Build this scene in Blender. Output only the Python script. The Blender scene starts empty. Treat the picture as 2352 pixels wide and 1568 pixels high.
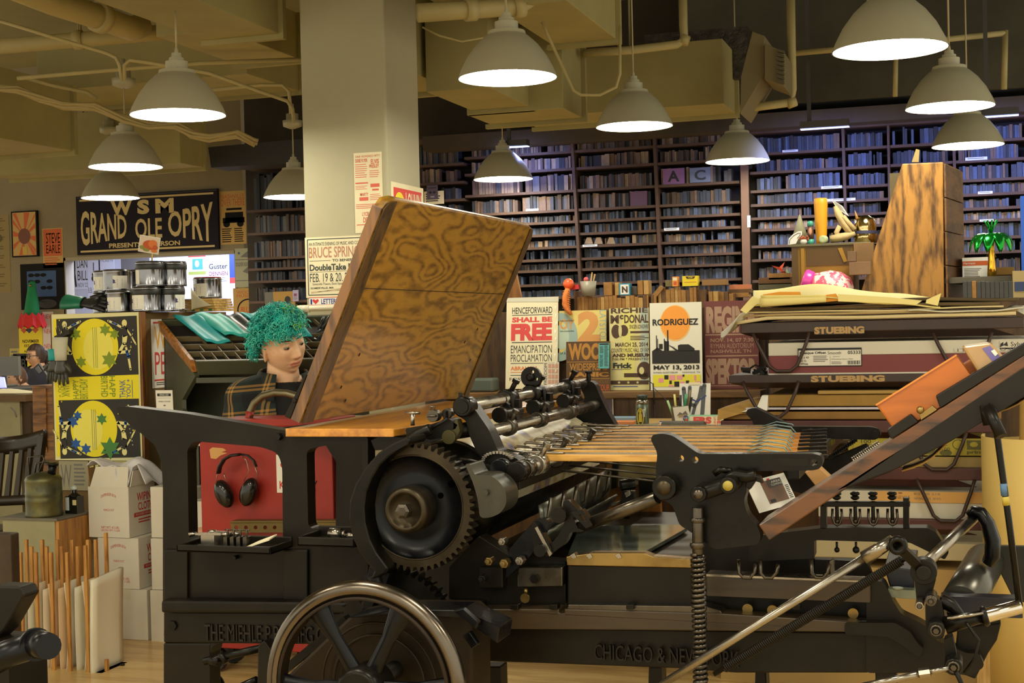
import bpy, bmesh, math, random
from math import sin, cos, pi, radians, sqrt, atan2, tan
from mathutils import Vector, Matrix
from mathutils.geometry import tessellate_polygon
random.seed(7)
S = bpy.context.scene
COL = S.collection
F = 3200.0; CX, CY = 1176.0, 784.0; H = 1.35
B = radians(18.0); PT = math.atan(44/F); RO = math.atan(0.0236)
C0 = Vector((0, 0, H))
_f0 = Vector((-sin(B), cos(B), 0)); _r0 = Vector((cos(B), sin(B), 0)); _u0 = Vector((0, 0, 1))
FW = _f0*cos(PT) - _u0*sin(PT); _u1 = _u0*cos(PT) + _f0*sin(PT)
UP = _u1*cos(RO) + _r0*sin(RO); RT = _r0*cos(RO) - _u1*sin(RO)
cam = bpy.data.cameras.new('camera'); cam.sensor_width = 36; cam.lens = F/2352*36; cam.clip_start = 0.05
co = bpy.data.objects.new('camera', cam); COL.objects.link(co); S.camera = co
m = Matrix.Identity(4)
for i in range(3):
    m[i][0] = RT[i]; m[i][1] = UP[i]; m[i][2] = -FW[i]; m[i][3] = C0[i]
co.matrix_world = m

def ray(x, y): return FW + RT*((x-CX)/F) + UP*((CY-y)/F)
def P(x, y, d): return C0 + ray(x, y)*d
def Pv(x, y, v): r = ray(x, y); return C0 + r*(v/r.y)
def Pu(x, y, u): r = ray(x, y); return C0 + r*(u/r.x)
def Pz(x, y, z): r = ray(x, y); return C0 + r*((z-H)/r.z)
def LV(pts, v): return [Pv(x, y, v) for x, y in pts]
def scale_at(p): return (p-C0).dot(FW)/F          # metres per pixel at a point
X, Y, Z = Vector((1,0,0)), Vector((0,1,0)), Vector((0,0,1))
def V(*a): return Vector(a)

def lin(c): 
    c = c/255.0
    return c/12.92 if c <= 0.04045 else ((c+0.055)/1.055)**2.4
def rgb(c): return (lin(c[0]), lin(c[1]), lin(c[2]), 1)
_M = {}
def M(name, c=(128,128,128), rough=.6, metal=0., noise=0., nscale=12., bump=0., c2=None, spec=None, wear=None, coat=0., alpha=1., trans=0.):
    if name in _M: return _M[name]
    mt = bpy.data.materials.new(name); mt.use_nodes = True; nt = mt.node_tree; b = nt.nodes['Principled BSDF']
    b.inputs['Base Color'].default_value = rgb(c); b.inputs['Roughness'].default_value = rough; b.inputs['Metallic'].default_value = metal
    if spec is not None: b.inputs['Specular IOR Level'].default_value = spec
    if coat: b.inputs['Coat Weight'].default_value = coat; b.inputs['Coat Roughness'].default_value = .12
    if alpha < 1: b.inputs['Alpha'].default_value = alpha
    if trans: b.inputs['Transmission Weight'].default_value = trans
    if noise or bump or c2 or wear:
        tc = nt.nodes.new('ShaderNodeTexCoord'); nz = nt.nodes.new('ShaderNodeTexNoise')
        nz.inputs['Scale'].default_value = nscale; nz.inputs['Detail'].default_value = 5; nz.inputs['Roughness'].default_value = .6
        nt.links.new(tc.outputs['Object'], nz.inputs['Vector'])
        if noise or c2:
            rp = nt.nodes.new('ShaderNodeValToRGB'); rp.color_ramp.elements[0].position = .35; rp.color_ramp.elements[1].position = .65
            a = rgb(c); d = rgb(c2) if c2 else tuple(min(1, q*(1+noise)) for q in a[:3])+(1,)
            a2 = a if c2 else tuple(q*(1-noise) for q in a[:3])+(1,)
            rp.color_ramp.elements[0].color = a2; rp.color_ramp.elements[1].color = d
            nt.links.new(nz.outputs['Fac'], rp.inputs['Fac']); nt.links.new(rp.outputs['Color'], b.inputs['Base Color'])
        if wear:
            mr = nt.nodes.new('ShaderNodeMapRange'); mr.inputs[3].default_value = max(.05, rough-wear); mr.inputs[4].default_value = min(1, rough+wear)
            mr.inputs[1].default_value = .3; mr.inputs[2].default_value = .7
            nt.links.new(nz.outputs['Fac'], mr.inputs[0]); nt.links.new(mr.outputs[0], b.inputs['Roughness'])
        if bump:
            bp = nt.nodes.new('ShaderNodeBump'); bp.inputs['Strength'].default_value = bump; bp.inputs['Distance'].default_value = .01
            nt.links.new(nz.outputs['Fac'], bp.inputs['Height']); nt.links.new(bp.outputs['Normal'], b.inputs['Normal'])
    _M[name] = mt; return mt
def WOOD(name, c1, c2, axis='X', scale=6., rough=.45, dist=6., coat=0., stretch=8.):
    if name in _M: return _M[name]
    mt = bpy.data.materials.new(name); mt.use_nodes = True; nt = mt.node_tree; b = nt.nodes['Principled BSDF']
    tc = nt.nodes.new('ShaderNodeTexCoord'); mp = nt.nodes.new('ShaderNodeMapping'); nt.links.new(tc.outputs['Object'], mp.inputs['Vector'])
    sc = [scale]*3; sc['XYZ'.index(axis)] = scale/stretch; mp.inputs['Scale'].default_value = sc
    n1 = nt.nodes.new('ShaderNodeTexNoise'); n1.inputs['Scale'].default_value = 1.3; n1.inputs['Detail'].default_value = 2; nt.links.new(mp.outputs[0], n1.inputs['Vector'])
    ma = nt.nodes.new('ShaderNodeMath'); ma.operation = 'MULTIPLY'; ma.inputs[1].default_value = dist; nt.links.new(n1.outputs['Fac'], ma.inputs[0])
    fr = nt.nodes.new('ShaderNodeMath'); fr.operation = 'PINGPONG'; fr.inputs[1].default_value = .5; nt.links.new(ma.outputs[0], fr.inputs[0])
    n2 = nt.nodes.new('ShaderNodeTexNoise'); n2.inputs['Scale'].default_value = 14; n2.inputs['Detail'].default_value = 4; nt.links.new(mp.outputs[0], n2.inputs['Vector'])
    mx = nt.nodes.new('ShaderNodeMath'); mx.operation = 'MULTIPLY_ADD'; mx.inputs[1].default_value = .9; nt.links.new(fr.outputs[0], mx.inputs[0]); nt.links.new(n2.outputs['Fac'], mx.inputs[2])
    rp = nt.nodes.new('ShaderNodeValToRGB'); rp.color_ramp.elements[0].position = .42; rp.color_ramp.elements[1].position = .85
    rp.color_ramp.elements[0].color = rgb(c1); rp.color_ramp.elements[1].color = rgb(c2)
    nt.links.new(mx.outputs[0], rp.inputs['Fac']); nt.links.new(rp.outputs['Color'], b.inputs['Base Color'])
    b.inputs['Roughness'].default_value = rough
    if coat: b.inputs['Coat Weight'].default_value = coat; b.inputs['Coat Roughness'].default_value = .15
    _M[name] = mt; return mt
def EMIT(name, c, s):
    if name in _M: return _M[name]
    mt = bpy.data.materials.new(name); mt.use_nodes = True; b = mt.node_tree.nodes['Principled BSDF']
    b.inputs['Base Color'].default_value = (.8,.8,.8,1); b.inputs['Emission Color'].default_value = rgb(c); b.inputs['Emission Strength'].default_value = s
    _M[name] = mt; return mt

_T = {}
def glyphs(s, bold=0.0, res=3):
    k = (s, bold, res)
    if k in _T: return _T[k]
    cu = bpy.data.curves.new('t', 'FONT'); cu.body = s; cu.size = 1; cu.resolution_u = res; cu.offset = bold; cu.fill_mode = 'BOTH' if hasattr(cu,'fill_mode') else cu.fill_mode
    o = bpy.data.objects.new('t', cu); COL.objects.link(o)
    dg = bpy.context.evaluated_depsgraph_get(); me = bpy.data.meshes.new_from_object(o.evaluated_get(dg))
    vs = [(v.co.x, v.co.y) for v in me.vertices]; fs = [tuple(p.vertices) for p in me.polygons]
    bpy.data.objects.remove(o); bpy.data.curves.remove(cu); bpy.data.meshes.remove(me)
    x0 = min(v[0] for v in vs); x1 = max(v[0] for v in vs); y0 = min(v[1] for v in vs); y1 = max(v[1] for v in vs)
    vs = [((x-x0)/(x1-x0), (y-y0)/(y1-y0)) for x, y in vs]
    _T[k] = (vs, fs, (x1-x0)/(y1-y0)); return _T[k]

def frame(ax):
    ax = ax.normalized(); t = Z if abs(ax.z) < .9 else X
    a = ax.cross(t).normalized(); return a, ax.cross(a).normalized()
SPLIT = set('small_bearing journal_block leg_loop brace loose_part frame_rib brake_linkage floor_foot flange base_leg track_stop plate_clip bearing_shim cover_lid cover_rib nail_mark web_hole guide_rod tape_wire wire_arm green_mark base_frame base_side drip_screw end_bracket rear_plate front_stile band_wire straps amber_inside fold_flap stake wheel'.split())
class MB:
    def __init__(s, mat=None): s.v = []; s.f = []; s.fm = []; s.sm = []; s.mats = []; s.cur = 0; s.use(mat) if mat else None
    def use(s, mat):
        if mat not in s.mats: s.mats.append(mat)
        s.cur = s.mats.index(mat); return s
    def add(s, vs, fs, smooth=False):
        n = len(s.v); s.v += [Vector(v) for v in vs]
        for f in fs: s.f.append(tuple(i+n for i in f)); s.fm.append(s.cur); s.sm.append(smooth)
        return s
    def box(s, a, b):
        x0,y0,z0 = [min(a[i],b[i]) for i in range(3)]; x1,y1,z1 = [max(a[i],b[i]) for i in range(3)]
        return s.add([(x0,y0,z0),(x1,y0,z0),(x1,y1,z0),(x0,y1,z0),(x0,y0,z1),(x1,y0,z1),(x1,y1,z1),(x0,y1,z1)],
                     [(0,3,2,1),(4,5,6,7),(0,1,5,4),(1,2,6,5),(2,3,7,6),(3,0,4,7)])
    def obox(s, c, ax, ay, az):
        vs = [c + ax*i + ay*j + az*k for k in (-1,1) for j in (-1,1) for i in (-1,1)]
        return s.add(vs, [(0,2,3,1),(4,5,7,6),(0,1,5,4),(1,3,7,5),(3,2,6,7),(2,0,4,6)])
    def beam(s, p0, p1, w, h, up=None):
        d = p1-p0; up = up or (Z if abs(d.normalized().z) < .95 else Y)
        a = d.cross(up).normalized(); u = a.cross(d).normalized()
        return s.obox((p0+p1)/2, d/2, a*w/2, u*h/2)
    def tube(s, p0, p1, r0, r1=None, n=16, smooth=True):
        r1 = r0 if r1 is None else r1
        a, b = frame(p1-p0); vs = []
        for p, r in ((p0,r0),(p1,r1)): vs += [p + a*(r*cos(2*pi*i/n)) + b*(r*sin(2*pi*i/n)) for i in range(n)]
        s.add(vs, [(i,(i+1)%n,n+(i+1)%n,n+i) for i in range(n)], smooth)
        k = len(s.v)-2*n
        for q in (range(n-1,-1,-1), range(n,2*n)): s.f.append(tuple(k+i for i in q)); s.fm.append(s.cur); s.sm.append(False)
        return s
    def path(s, pts, r, n=8, rs=None, flat=None):
        pts = [Vector(p) for p in pts]; vs = []; fs = []; a = None
        for i, p in enumerate(pts):
            t = (pts[min(i+1,len(pts)-1)] - pts[max(i-1,0)]).normalized()
            if a is None: a, b = frame(t)
            else: a = (a - t*a.dot(t)).normalized(); b = t.cross(a)
            q = rs[i] if rs else r; q2 = q*(flat or 1)
            vs += [p + a*(q*cos(2*pi*j/n)) + b*(q2*sin(2*pi*j/n)) for j in range(n)]
        for i in range(len(pts)-1): fs += [(i*n+j, i*n+(j+1)%n, (i+1)*n+(j+1)%n, (i+1)*n+j) for j in range(n)]
        fs += [tuple(range(n-1,-1,-1)), tuple(range((len(pts)-1)*n, len(pts)*n))]
        return s.add(vs, fs, True)
    def lathe(s, prof, o, ax=Z, n=24, smooth=True, cap=True):
        a, b = frame(ax); ax = ax.normalized(); vs = []; fs = []
        for r, t in prof: vs += [o + ax*t + a*(r*cos(2*pi*j/n)) + b*(r*sin(2*pi*j/n)) for j in range(n)]
        for i in range(len(prof)-1): fs += [(i*n+j, i*n+(j+1)%n, (i+1)*n+(j+1)%n, (i+1)*n+j) for j in range(n)]
        s.add(vs, fs, smooth)
        if cap:
            k = len(s.v)-len(vs); m_ = len(prof)-1
            for q, r in ((range(n-1,-1,-1),prof[0][0]), (range(m_*n,(m_+1)*n),prof[-1][0])):
                if r > 1e-5: s.f.append(tuple(k+i for i in q)); s.fm.append(s.cur); s.sm.append(False)
        return s
    def prism(s, outer, vec, holes=()):
        loops = [list(outer)] + [list(h) for h in holes]
        tri = tessellate_polygon(loops); pts = [p for l in loops for p in l]; n = len(pts)
        vs = [Vector(p) for p in pts] + [Vector(p)+vec for p in pts]; fs = []
        for t in tri: fs.append(tuple(t)); fs.append(tuple(i+n for i in reversed(t)))
        k = 0
        for l in loops:
            c = len(l); fs += [(k+i, k+(i+1)%c, n+k+(i+1)%c, n+k+i) for i in range(c)]; k += c
        return s.add(vs, fs)
    def ball(s, c, r, n=14, ax=None, squash=None):
        rx = r if isinstance(r, Vector) else Vector((r,r,r)); vs = []; fs = []; m_ = n//2
        for i in range(m_+1):
            th = pi*i/m_
            for j in range(n):
                ph = 2*pi*j/n; vs.append(c + Vector((rx.x*sin(th)*cos(ph), rx.y*sin(th)*sin(ph), rx.z*cos(th))))
        for i in range(m_): fs += [(i*n+j, (i+1)*n+j, (i+1)*n+(j+1)%n, i*n+(j+1)%n) for j in range(n)]
        return s.add(vs, fs, True)
    def torus(s, c, ax, R, r, n=40, k=10, sq=1.0):
        a, b = frame(ax); ax = ax.normalized(); vs = []; fs = []
        for i in range(n):
            d = a*cos(2*pi*i/n) + b*sin(2*pi*i/n)
            vs += [c + d*(R + r*cos(2*pi*j/k)) + ax*(r*sq*sin(2*pi*j/k)) for j in range(k)]
        for i in range(n): fs += [(i*k+j, i*k+(j+1)%k, ((i+1)%n)*k+(j+1)%k, ((i+1)%n)*k+j) for j in range(k)]
        return s.add(vs, fs, True)
    def coil(s, p0, p1, R, r, turns, n=6, per=10):
        a, b = frame(p1-p0); N = int(turns*per)
        return s.path([p0 + (p1-p0)*(i/N) + a*(R*cos(2*pi*i/per)) + b*(R*sin(2*pi*i/per)) for i in range(N+1)], r, n)
    def grid(s, fn, nu, nv, smooth=True):
        vs = [fn(i/nu, j/nv) for j in range(nv+1) for i in range(nu+1)]
        return s.add(vs, [(j*(nu+1)+i, j*(nu+1)+i+1, (j+1)*(nu+1)+i+1, (j+1)*(nu+1)+i) for j in range(nv) for i in range(nu)], smooth)
    def text(s, t, o, ax, ay, nrm=None, depth=0., bold=0.0):
        vs, fs, _ = glyphs(t, bold); n = len(vs)
        base = [o + ax*x + ay*y for x, y in vs]
        if not depth: return s.add(base, fs)
        top = [p + nrm*depth for p in base]
        s.add(base+top, [tuple(i+n for i in f) for f in fs])
        from collections import Counter
        cnt = Counter(tuple(sorted((f[i], f[(i+1)%len(f)]))) for f in fs for i in range(len(f)))
        k = len(s.v)-2*n
        for (i, j), c in cnt.items():
            if c == 1: s.f.append((k+i,k+j,k+j+n,k+i+n)); s.fm.append(s.cur); s.sm.append(False)
        return s
    def pieces(s):
        par = list(range(len(s.v)))
        def find(i):
            while par[i] != i: par[i] = par[par[i]]; i = par[i]
            return i
        for f in s.f:
            for i in f[1:]: par[find(i)] = find(f[0])
        grp = {}
        for k, f in enumerate(s.f): grp.setdefault(find(f[0]), []).append(k)
        out = []
        for ks in grp.values():
            m_ = MB(); m_.mats = s.mats; idx = {}
            for k in ks:
                g = []
                for i in s.f[k]:
                    if i not in idx: idx[i] = len(m_.v); m_.v.append(s.v[i])
                    g.append(idx[i])
                m_.f.append(tuple(g)); m_.fm.append(s.fm[k]); m_.sm.append(s.sm[k])
            out.append(m_)
        return out
    def build(s, name, *a, **k):
        if name in SPLIT:
            ps = s.pieces()
            if len(ps) > 1: return [p._build(name, *a, **k) for p in ps][0]
        return s._build(name, *a, **k)
    def _build(s, name, parent=None, label=None, cat=None, group=None, kind=None, bevel=0., origin=None, recalc=True, solid=0., subd=0, seg=2):
        if origin is None:
            if parent is not None: origin = ROOT[parent.name]
            else:
                xs = [v.x for v in s.v]; ys = [v.y for v in s.v]; zs = [v.z for v in s.v]
                origin = Vector(((min(xs)+max(xs))/2, (min(ys)+max(ys))/2, min(zs)))
        me = bpy.data.meshes.new(name); me.from_pydata([v-origin for v in s.v], [], s.f)
        for mt in s.mats: me.materials.append(mt)
        me.polygons.foreach_set('material_index', s.fm); me.polygons.foreach_set('use_smooth', s.sm)
        if recalc:
            bm = bmesh.new(); bm.from_mesh(me); bmesh.ops.recalc_face_normals(bm, faces=bm.faces); bm.to_mesh(me); bm.free()
        me.update()
        o = bpy.data.objects.new(name, me); COL.objects.link(o)
        if parent is not None: o.parent = parent
        else: o.location = origin
        ROOT[o.name] = origin if parent is None else ROOT[parent.name]
        if bevel:
            md = o.modifiers.new('bevel', 'BEVEL'); md.width = bevel; md.segments = seg; md.limit_method = 'ANGLE'; md.angle_limit = radians(40)
        if solid:
            md = o.modifiers.new('solid', 'SOLIDIFY'); md.thickness = solid; md.offset = 0
        if subd:
            md = o.modifiers.new('sub', 'SUBSURF'); md.levels = subd; md.render_levels = subd
        tag(o, label, cat, group, kind); return o
ROOT = {}
def tag(o, label=None, cat=None, group=None, kind=None):
    for k, v in (('label',label),('category',cat),('group',group),('kind',kind)):
        if v: o[k] = v
    return o
def thing(name, label, cat, loc=None, group=None):
    o = bpy.data.objects.new(name, None); COL.objects.link(o); loc = Vector(loc or (0,0,0)); o.location = loc; o.empty_display_size = .05
    ROOT[o.name] = loc; return tag(o, label, cat, group)
def dup(root, loc=None, rotz=None, label=None, group=None, rot=None, scale=None):
    r = root.copy(); COL.objects.link(r)
    if loc is not None: r.location = loc
    if rotz is not None: r.rotation_euler = (0,0,rotz)
    if rot is not None: r.rotation_euler = rot
    if scale is not None: r.scale = scale
    if label: r['label'] = label
    if group: r['group'] = group
    ROOT[r.name] = Vector(r.location)
    for ch in list(root.children):
        c = ch.copy(); COL.objects.link(c); c.parent = r; ROOT[c.name] = ROOT[r.name]
        for g in list(ch.children):
            d = g.copy(); COL.objects.link(d); d.parent = c; ROOT[d.name] = ROOT[r.name]
    return r

class Flat:
    """A sheet with its printing; o = top-left corner, ax/ay = full width / full height vectors, W x Hh = own units."""
    def __init__(s, o, ax, ay, W, Hh, paper, thick=.002, gap=.0006):
        s.o, s.ax, s.ay, s.W, s.H = Vector(o), Vector(ax), Vector(ay), W, Hh
        s.n = s.ax.cross(s.ay).normalized()
        if s.n.dot(C0 - s.o) < 0: s.n = -s.n
        s.gap = gap; s.mb = MB(paper)
        c = [s.pt(0,0), s.pt(W,0), s.pt(W,Hh), s.pt(0,Hh)]
        s.mb.prism([p - s.n*thick for p in c], s.n*thick)
    def pt(s, x, y, l=0): return s.o + s.ax*(x/s.W) + s.ay*(y/s.H) + s.n*(s.gap*l)
    def rect(s, x0, y0, x1, y1, mat, l=1): return s.poly([(x0,y0),(x1,y0),(x1,y1),(x0,y1)], mat, l)
    def poly(s, pts, mat, l=1):
        s.mb.use(mat); vs = [s.pt(x,y,l) for x, y in pts]
        s.mb.add(vs, [tuple(t) for t in tessellate_polygon([vs])]); return s
    def ell(s, cx, cy, rx, ry, mat, l=1, n=40, a0=0, a1=360):
        pts = [(cx+rx*cos(radians(a0+(a1-a0)*i/n)), cy+ry*sin(radians(a0+(a1-a0)*i/n))) for i in range(n if a1-a0 >= 360 else n+1)]
        return s.poly(pts, mat, l)
    def ring(s, cx, cy, rx, ry, w, mat, l=1, n=40):
        s.mb.use(mat); vs = []
        for k in (0, w): vs += [s.pt(cx+(rx-k)*cos(2*pi*i/n), cy+(ry-k)*sin(2*pi*i/n), l) for i in range(n)]
        s.mb.add(vs, [(i,(i+1)%n,n+(i+1)%n,n+i) for i in range(n)]); return s
    def line(s, pts, w, mat, l=1):
        for (x0,y0),(x1,y1) in zip(pts, pts[1:]):
            dx, dy = x1-x0, y1-y0; q = sqrt(dx*dx+dy*dy) or 1; a, b = -dy/q*w/2, dx/q*w/2
            s.poly([(x0+a,y0+b),(x1+a,y1+b),(x1-a,y1-b),(x0-a,y0-b)], mat, l)
        if w >= 3:
            for x, y in pts: s.ell(x, y, w/2, w/2, mat, l, 10)
        return s
    def star(s, cx, cy, r, mat, l=1, n=5, k=.45, rot=-90):
        return s.poly([(cx+(r if i%2==0 else r*k)*cos(radians(rot+180*i/n)), cy+(r if i%2==0 else r*k)*sin(radians(rot+180*i/n))) for i in range(2*n)], mat, l)
    def text(s, t, x0, y0, x1, y1, mat, bold=.02, l=1, rot=0, skew=None):
        """fit the line t into the box; rot 90 / -90 / 180 turns it; skew=f(x01,y01) -> (x01,y01) warps it"""
        vs, fs, _ = glyphs(t, bold); s.mb.use(mat); out = []
        for x, y in vs:
            y = 1-y
            if skew: x, y = skew(x, y)
            if rot == 90: x, y = 1-y, x
            elif rot == -90: x, y = y, 1-x
            elif rot == 180: x, y = 1-x, 1-y
            out.append(s.pt(x0+(x1-x0)*x, y0+(y1-y0)*y, l))
        s.mb.add(out, fs); return s
    def lines(s, x0, y0, x1, y1, n, mat, l=1, h=.45, jit=.3):
        r = random.Random(int(x0*7+y0*3)); st = (y1-y0)/n
        for i in range(n): s.rect(x0, y0+st*i, x1-(x1-x0)*jit*r.random(), y0+st*(i+h), mat, l)
        return s
    def build(s, name, *a, **k): k.setdefault('recalc', False); return s.mb.build(name, *a, **k)
def flat_px(x0, y0, x1, y1, v, W, Hh, paper, tilt=0., **k):
    """upright sheet parallel to the back wall: pixel corners (top-left, bottom-right); tilt leans the top back"""
    a = Pv(x0, y0, v); b = Pv(x1, y1, v); t = Pv(x1, y0 - .0236*(x1-x0), v)
    hgt = a.z - b.z + 0; 
    hgt = a.z - Pv(x0, y1 + .0*(x1-x0), v).z
    return Flat(a + Y*tilt, Vector((b.x-a.x, 0, 0)), Vector((0, -tilt, -hgt)), W, Hh, paper, **k)

# common materials
IRON = M('black_cast_iron', (19,17,12), .34, .25, noise=.35, nscale=9, wear=.12, bump=.12, spec=.25)
IRON2 = M('dark_machine_paint', (22,18,11), .4, .0, noise=.3, nscale=7, bump=.1, spec=.2)
IRONB = M('blue_black_iron', (11,12,15), .3, .2, spec=.28, noise=.3, nscale=10, wear=.1)
STEEL = M('worn_steel', (150,143,130), .26, .95, noise=.08, nscale=14, wear=.1)
DSTEEL = M('oily_dark_steel', (84,78,68), .3, .9, noise=.15, nscale=14, wear=.1)
BRASS = M('dull_brass', (134,112,66), .3, .9, noise=.25, nscale=10, wear=.1)
BRONZE = M('oiled_bronze_iron', (58,50,36), .36, .8, noise=.35, nscale=8, wear=.1)
CHROME = M('chrome', (205,200,190), .12, 1.)
RUST = M('brown_worn_iron', (38,28,15), .5, .6, noise=.4, nscale=6)
PAPER = M('white_paper', (226,224,214), .75)
CREAM = M('cream_paper', (222,212,176), .75, noise=.06, nscale=5)
INKK = M('black_ink', (24,23,22), .6)
INKG = M('grey_ink', (110,108,104), .7)
INKR = M('red_ink', (196,52,44), .6)
INKB = M('blue_ink', (38,60,140), .6)
KRAFT = M('kraft_card', (150,114,52), .8, noise=.1, nscale=6)
LAMP_E = 13.; WORLD_C = (255,246,220); WORLD_E = .5; LED_P = 5.5; INNER_P = 40
S.view_settings.view_transform = 'Standard'; S.view_settings.look = 'None'; S.view_settings.gamma = 1; S.view_settings.use_curve_mapping = False
S.view_settings.exposure = 1.6
cy = S.cycles; cy.max_bounces = 7; cy.diffuse_bounces = 3; cy.glossy_bounces = 3; cy.transmission_bounces = 4; cy.volume_bounces = 0; cy.caustics_reflective = False; cy.caustics_refractive = False
cy.adaptive_threshold = .03
# ================================================================ ROOM
CONC = M('painted_ceiling', (146,136,88), .85, noise=.08, nscale=2)
DUCT = M('painted_duct', (150,140,90), .75, noise=.07, nscale=3)
DARKC = M('unlit_ceiling_shade', (66,64,52), .9, noise=.2, nscale=2)  # darker than the ceiling paint: shade of its unlit part, put into the colour
WALLP = M('wall_paint_beige', (132,120,92), .85, noise=.05, nscale=3)
COLP = M('column_paint', (168,162,132), .6, noise=.03, nscale=3)
FLOORM = WOOD('maple_floor', (192,156,96), (222,190,126), 'X', 5., .35, 4., coat=.3)
VB = 11.75
mb = MB(FLOORM); mb.box((-14,-3,-.06),(4,18,0)); mb.build('floor', kind='structure')
mb = MB(CONC); mb.box((-14,-2,4.1),(4,18,4.2)); mb.build('ceiling', kind='structure')
DKW = M('dark_brown_wall', (54,46,36), .85, noise=.2, nscale=2)
mb = MB(DKW); mb.box((Pv(567,600,VB).x,VB+.02,0),(4,VB+.14,4.1)); mb.build('wall_back', kind='structure')
# left part of the back wall, with a lit pass-through window
WV = 12.2
wa = Pv(566, 780, WV); wa.z = 0; wb = Pv(-40, 780, WV); wb.z = 0
WD = -X; WN = -Y
def onwall(x, y, off=0.):                      # pixel -> point on the left wall
    r = ray(x, y); t = (wa + WN*off - C0).dot(WN)/r.dot(WN); return C0 + r*t
def wall_piece(mb, p0, p1, t=.12):            # p0,p1 opposite corners on wall
    a = Vector((p0.x,p0.y,0)); b = Vector((p1.x,p1.y,0)); z0, z1 = min(p0.z,p1.z), max(p0.z,p1.z)
    mb.prism([a+Z*z0, b+Z*z0, b+Z*z1, a+Z*z1], -WN*t)
w0 = onwall(147,585); w1 = onwall(541,582); wtop = (w0.z+w1.z)/2; wbot = .75
L = wb + WD*2; R_ = Vector(wa)
mb = MB(WALLP)
wall_piece(mb, Vector((L.x,L.y,0)), Vector((w0.x,w0.y,4.1)))
wall_piece(mb, Vector((w1.x,w1.y,0)), Vector((R_.x,R_.y,4.1)))
wall_piece(mb, Vector((w0.x,w0.y,0)), Vector((w1.x,w1.y,wbot)))
wall_piece(mb, Vector((w0.x,w0.y,wtop)), Vector((w1.x,w1.y,4.1)))
mb.build('wall_left', kind='structure')
# window lining + pane + the white room behind
fr = MB(M('window_trim_paint', (150,140,112), .6))
for a, b in ((Vector((w0.x,w0.y,wtop)), Vector((w1.x,w1.y,wtop-.03))),(Vector((w0.x,w0.y,wbot)), Vector((w1.x,w1.y,wbot+.03)))):
    wall_piece(fr, a, b, .14)
for q in (w0, w1):
    d = WD*(.015); wall_piece(fr, Vector((q.x,q.y,wbot))-d, Vector((q.x,q.y,wtop))+d, .14)
fr.build('window_1', kind='structure')
bw = -WN*1.5
mb = MB(M('white_room_wall', (196,200,214), .8)); 
a = Vector((w0.x,w0.y,0))+bw+WD*1.5; b = Vector((w1.x,w1.y,0))+bw-WD*1.2
mb.prism([a, b, b+Z*3, a+Z*3], -WN*.1); mb.build('wall_inner', kind='structure')
CV = 7.05
def colu(x, y=300): return Pv(x, y, CV).x
cl, cr = colu(686,0), colu(880,0); cw = cr-cl
mb = MB(COLP); mb.box((cl,CV,0),(cr,CV+cw*.96,4.1)); mb.build('column', kind='structure', bevel=.012)
def duct(name, label, px, py, z, du, dv, h, mat=DUCT, lip=.0, flange=True, right=True):
    """(px,py): far bottom corner on the right; du to the left (m), dv towards us (m)"""
    p = Pz(px, py, z)
    r = thing(name, label, 'duct', (p.x-du/2, p.y-dv/2, z))
    mb = MB(mat); mb.box((p.x-du, p.y-dv, z), (p.x, p.y, z+h)); mb.build('duct_body', r, bevel=.004)
    if flange:
        fm = MB(mat); n = max(1, int(dv/1.2))
        for i in range(n):
            y = p.y - .02 - i*dv/n
            t = .03
            fm.box((p.x-du-t,y-.02,z-t),(p.x+t,y+.02,z)); fm.box((p.x,y-.02,z),(p.x+t,y+.02,z+h))
        fm.build('flange', r)
    for q in (.15,.85):
        hm_ = MB(mat); hm_.tube(V(p.x-du/2,p.y-dv*q,z+h), V(p.x-du/2,p.y-dv*q,4.1), .008, n=8); hm_.build('hanger', r)
    return r
duct('air_duct', 'wide yellowish rectangular ceiling duct at the upper left, ending before the column', 647, 80, 3.02, .47, 4.5, .55)
duct('air_duct', 'short yellowish ceiling duct tucked against the left side of the column', 690, 137, 3.1, .45, 1.0, .3)
duct('air_duct', 'yellowish duct with slanting flat underside at top centre above the largest central lamp', 1418, 92, 3.1, .42, 5.0, .9)
duct('air_duct', 'stepped duct nearest the column, above the small central lamp', 1044, 208, 2.85, .3, .85, .5)
duct('air_duct', 'middle step of the ductwork right of the column', 1220, 246, 2.75, .4, .85, .45)
duct('air_duct', 'lowest step of the ductwork right of the column, above the shelves', 1340, 272, 2.72, .66, .5, .55)
duct('air_duct', 'long yellowish box duct hanging in front of the dark ceiling right of centre', 1690, 262, 2.86, 1.55, .55, .46)
duct('air_duct', 'low yellowish bulkhead duct at the far left edge over the framed poster', 172, 348, 2.72, 1.6, 1.2, .5)
duct('air_duct', 'grey yellow duct behind the twin left lamps above the long blue sign', 470, 385, 2.78, 2.0, .4, .5)
duct('air_duct', 'flat ceiling duct crossing behind the column top on the left', 690, 210, 3.3, 1.9, .9, .4)
# louvred grille unit on a sloping duct end (right of centre)
g = thing('vent_unit', 'box vent with louvred grille beside the long box duct under dark ceiling', 'vent', Pv(1760,190,9.2))
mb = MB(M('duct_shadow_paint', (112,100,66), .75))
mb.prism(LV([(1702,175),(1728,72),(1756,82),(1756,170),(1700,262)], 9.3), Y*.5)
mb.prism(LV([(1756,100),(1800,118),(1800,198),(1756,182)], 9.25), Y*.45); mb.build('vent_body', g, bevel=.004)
mb = MB(M('vent_slat', (84,76,52), .7))
for i in range(8): mb.prism(LV([(1784,112+i*10),(1801,116+i*10),(1801,122+i*10),(1784,118+i*10)], 9.22), Y*.03)
mb.build('louvre', g)
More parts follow.
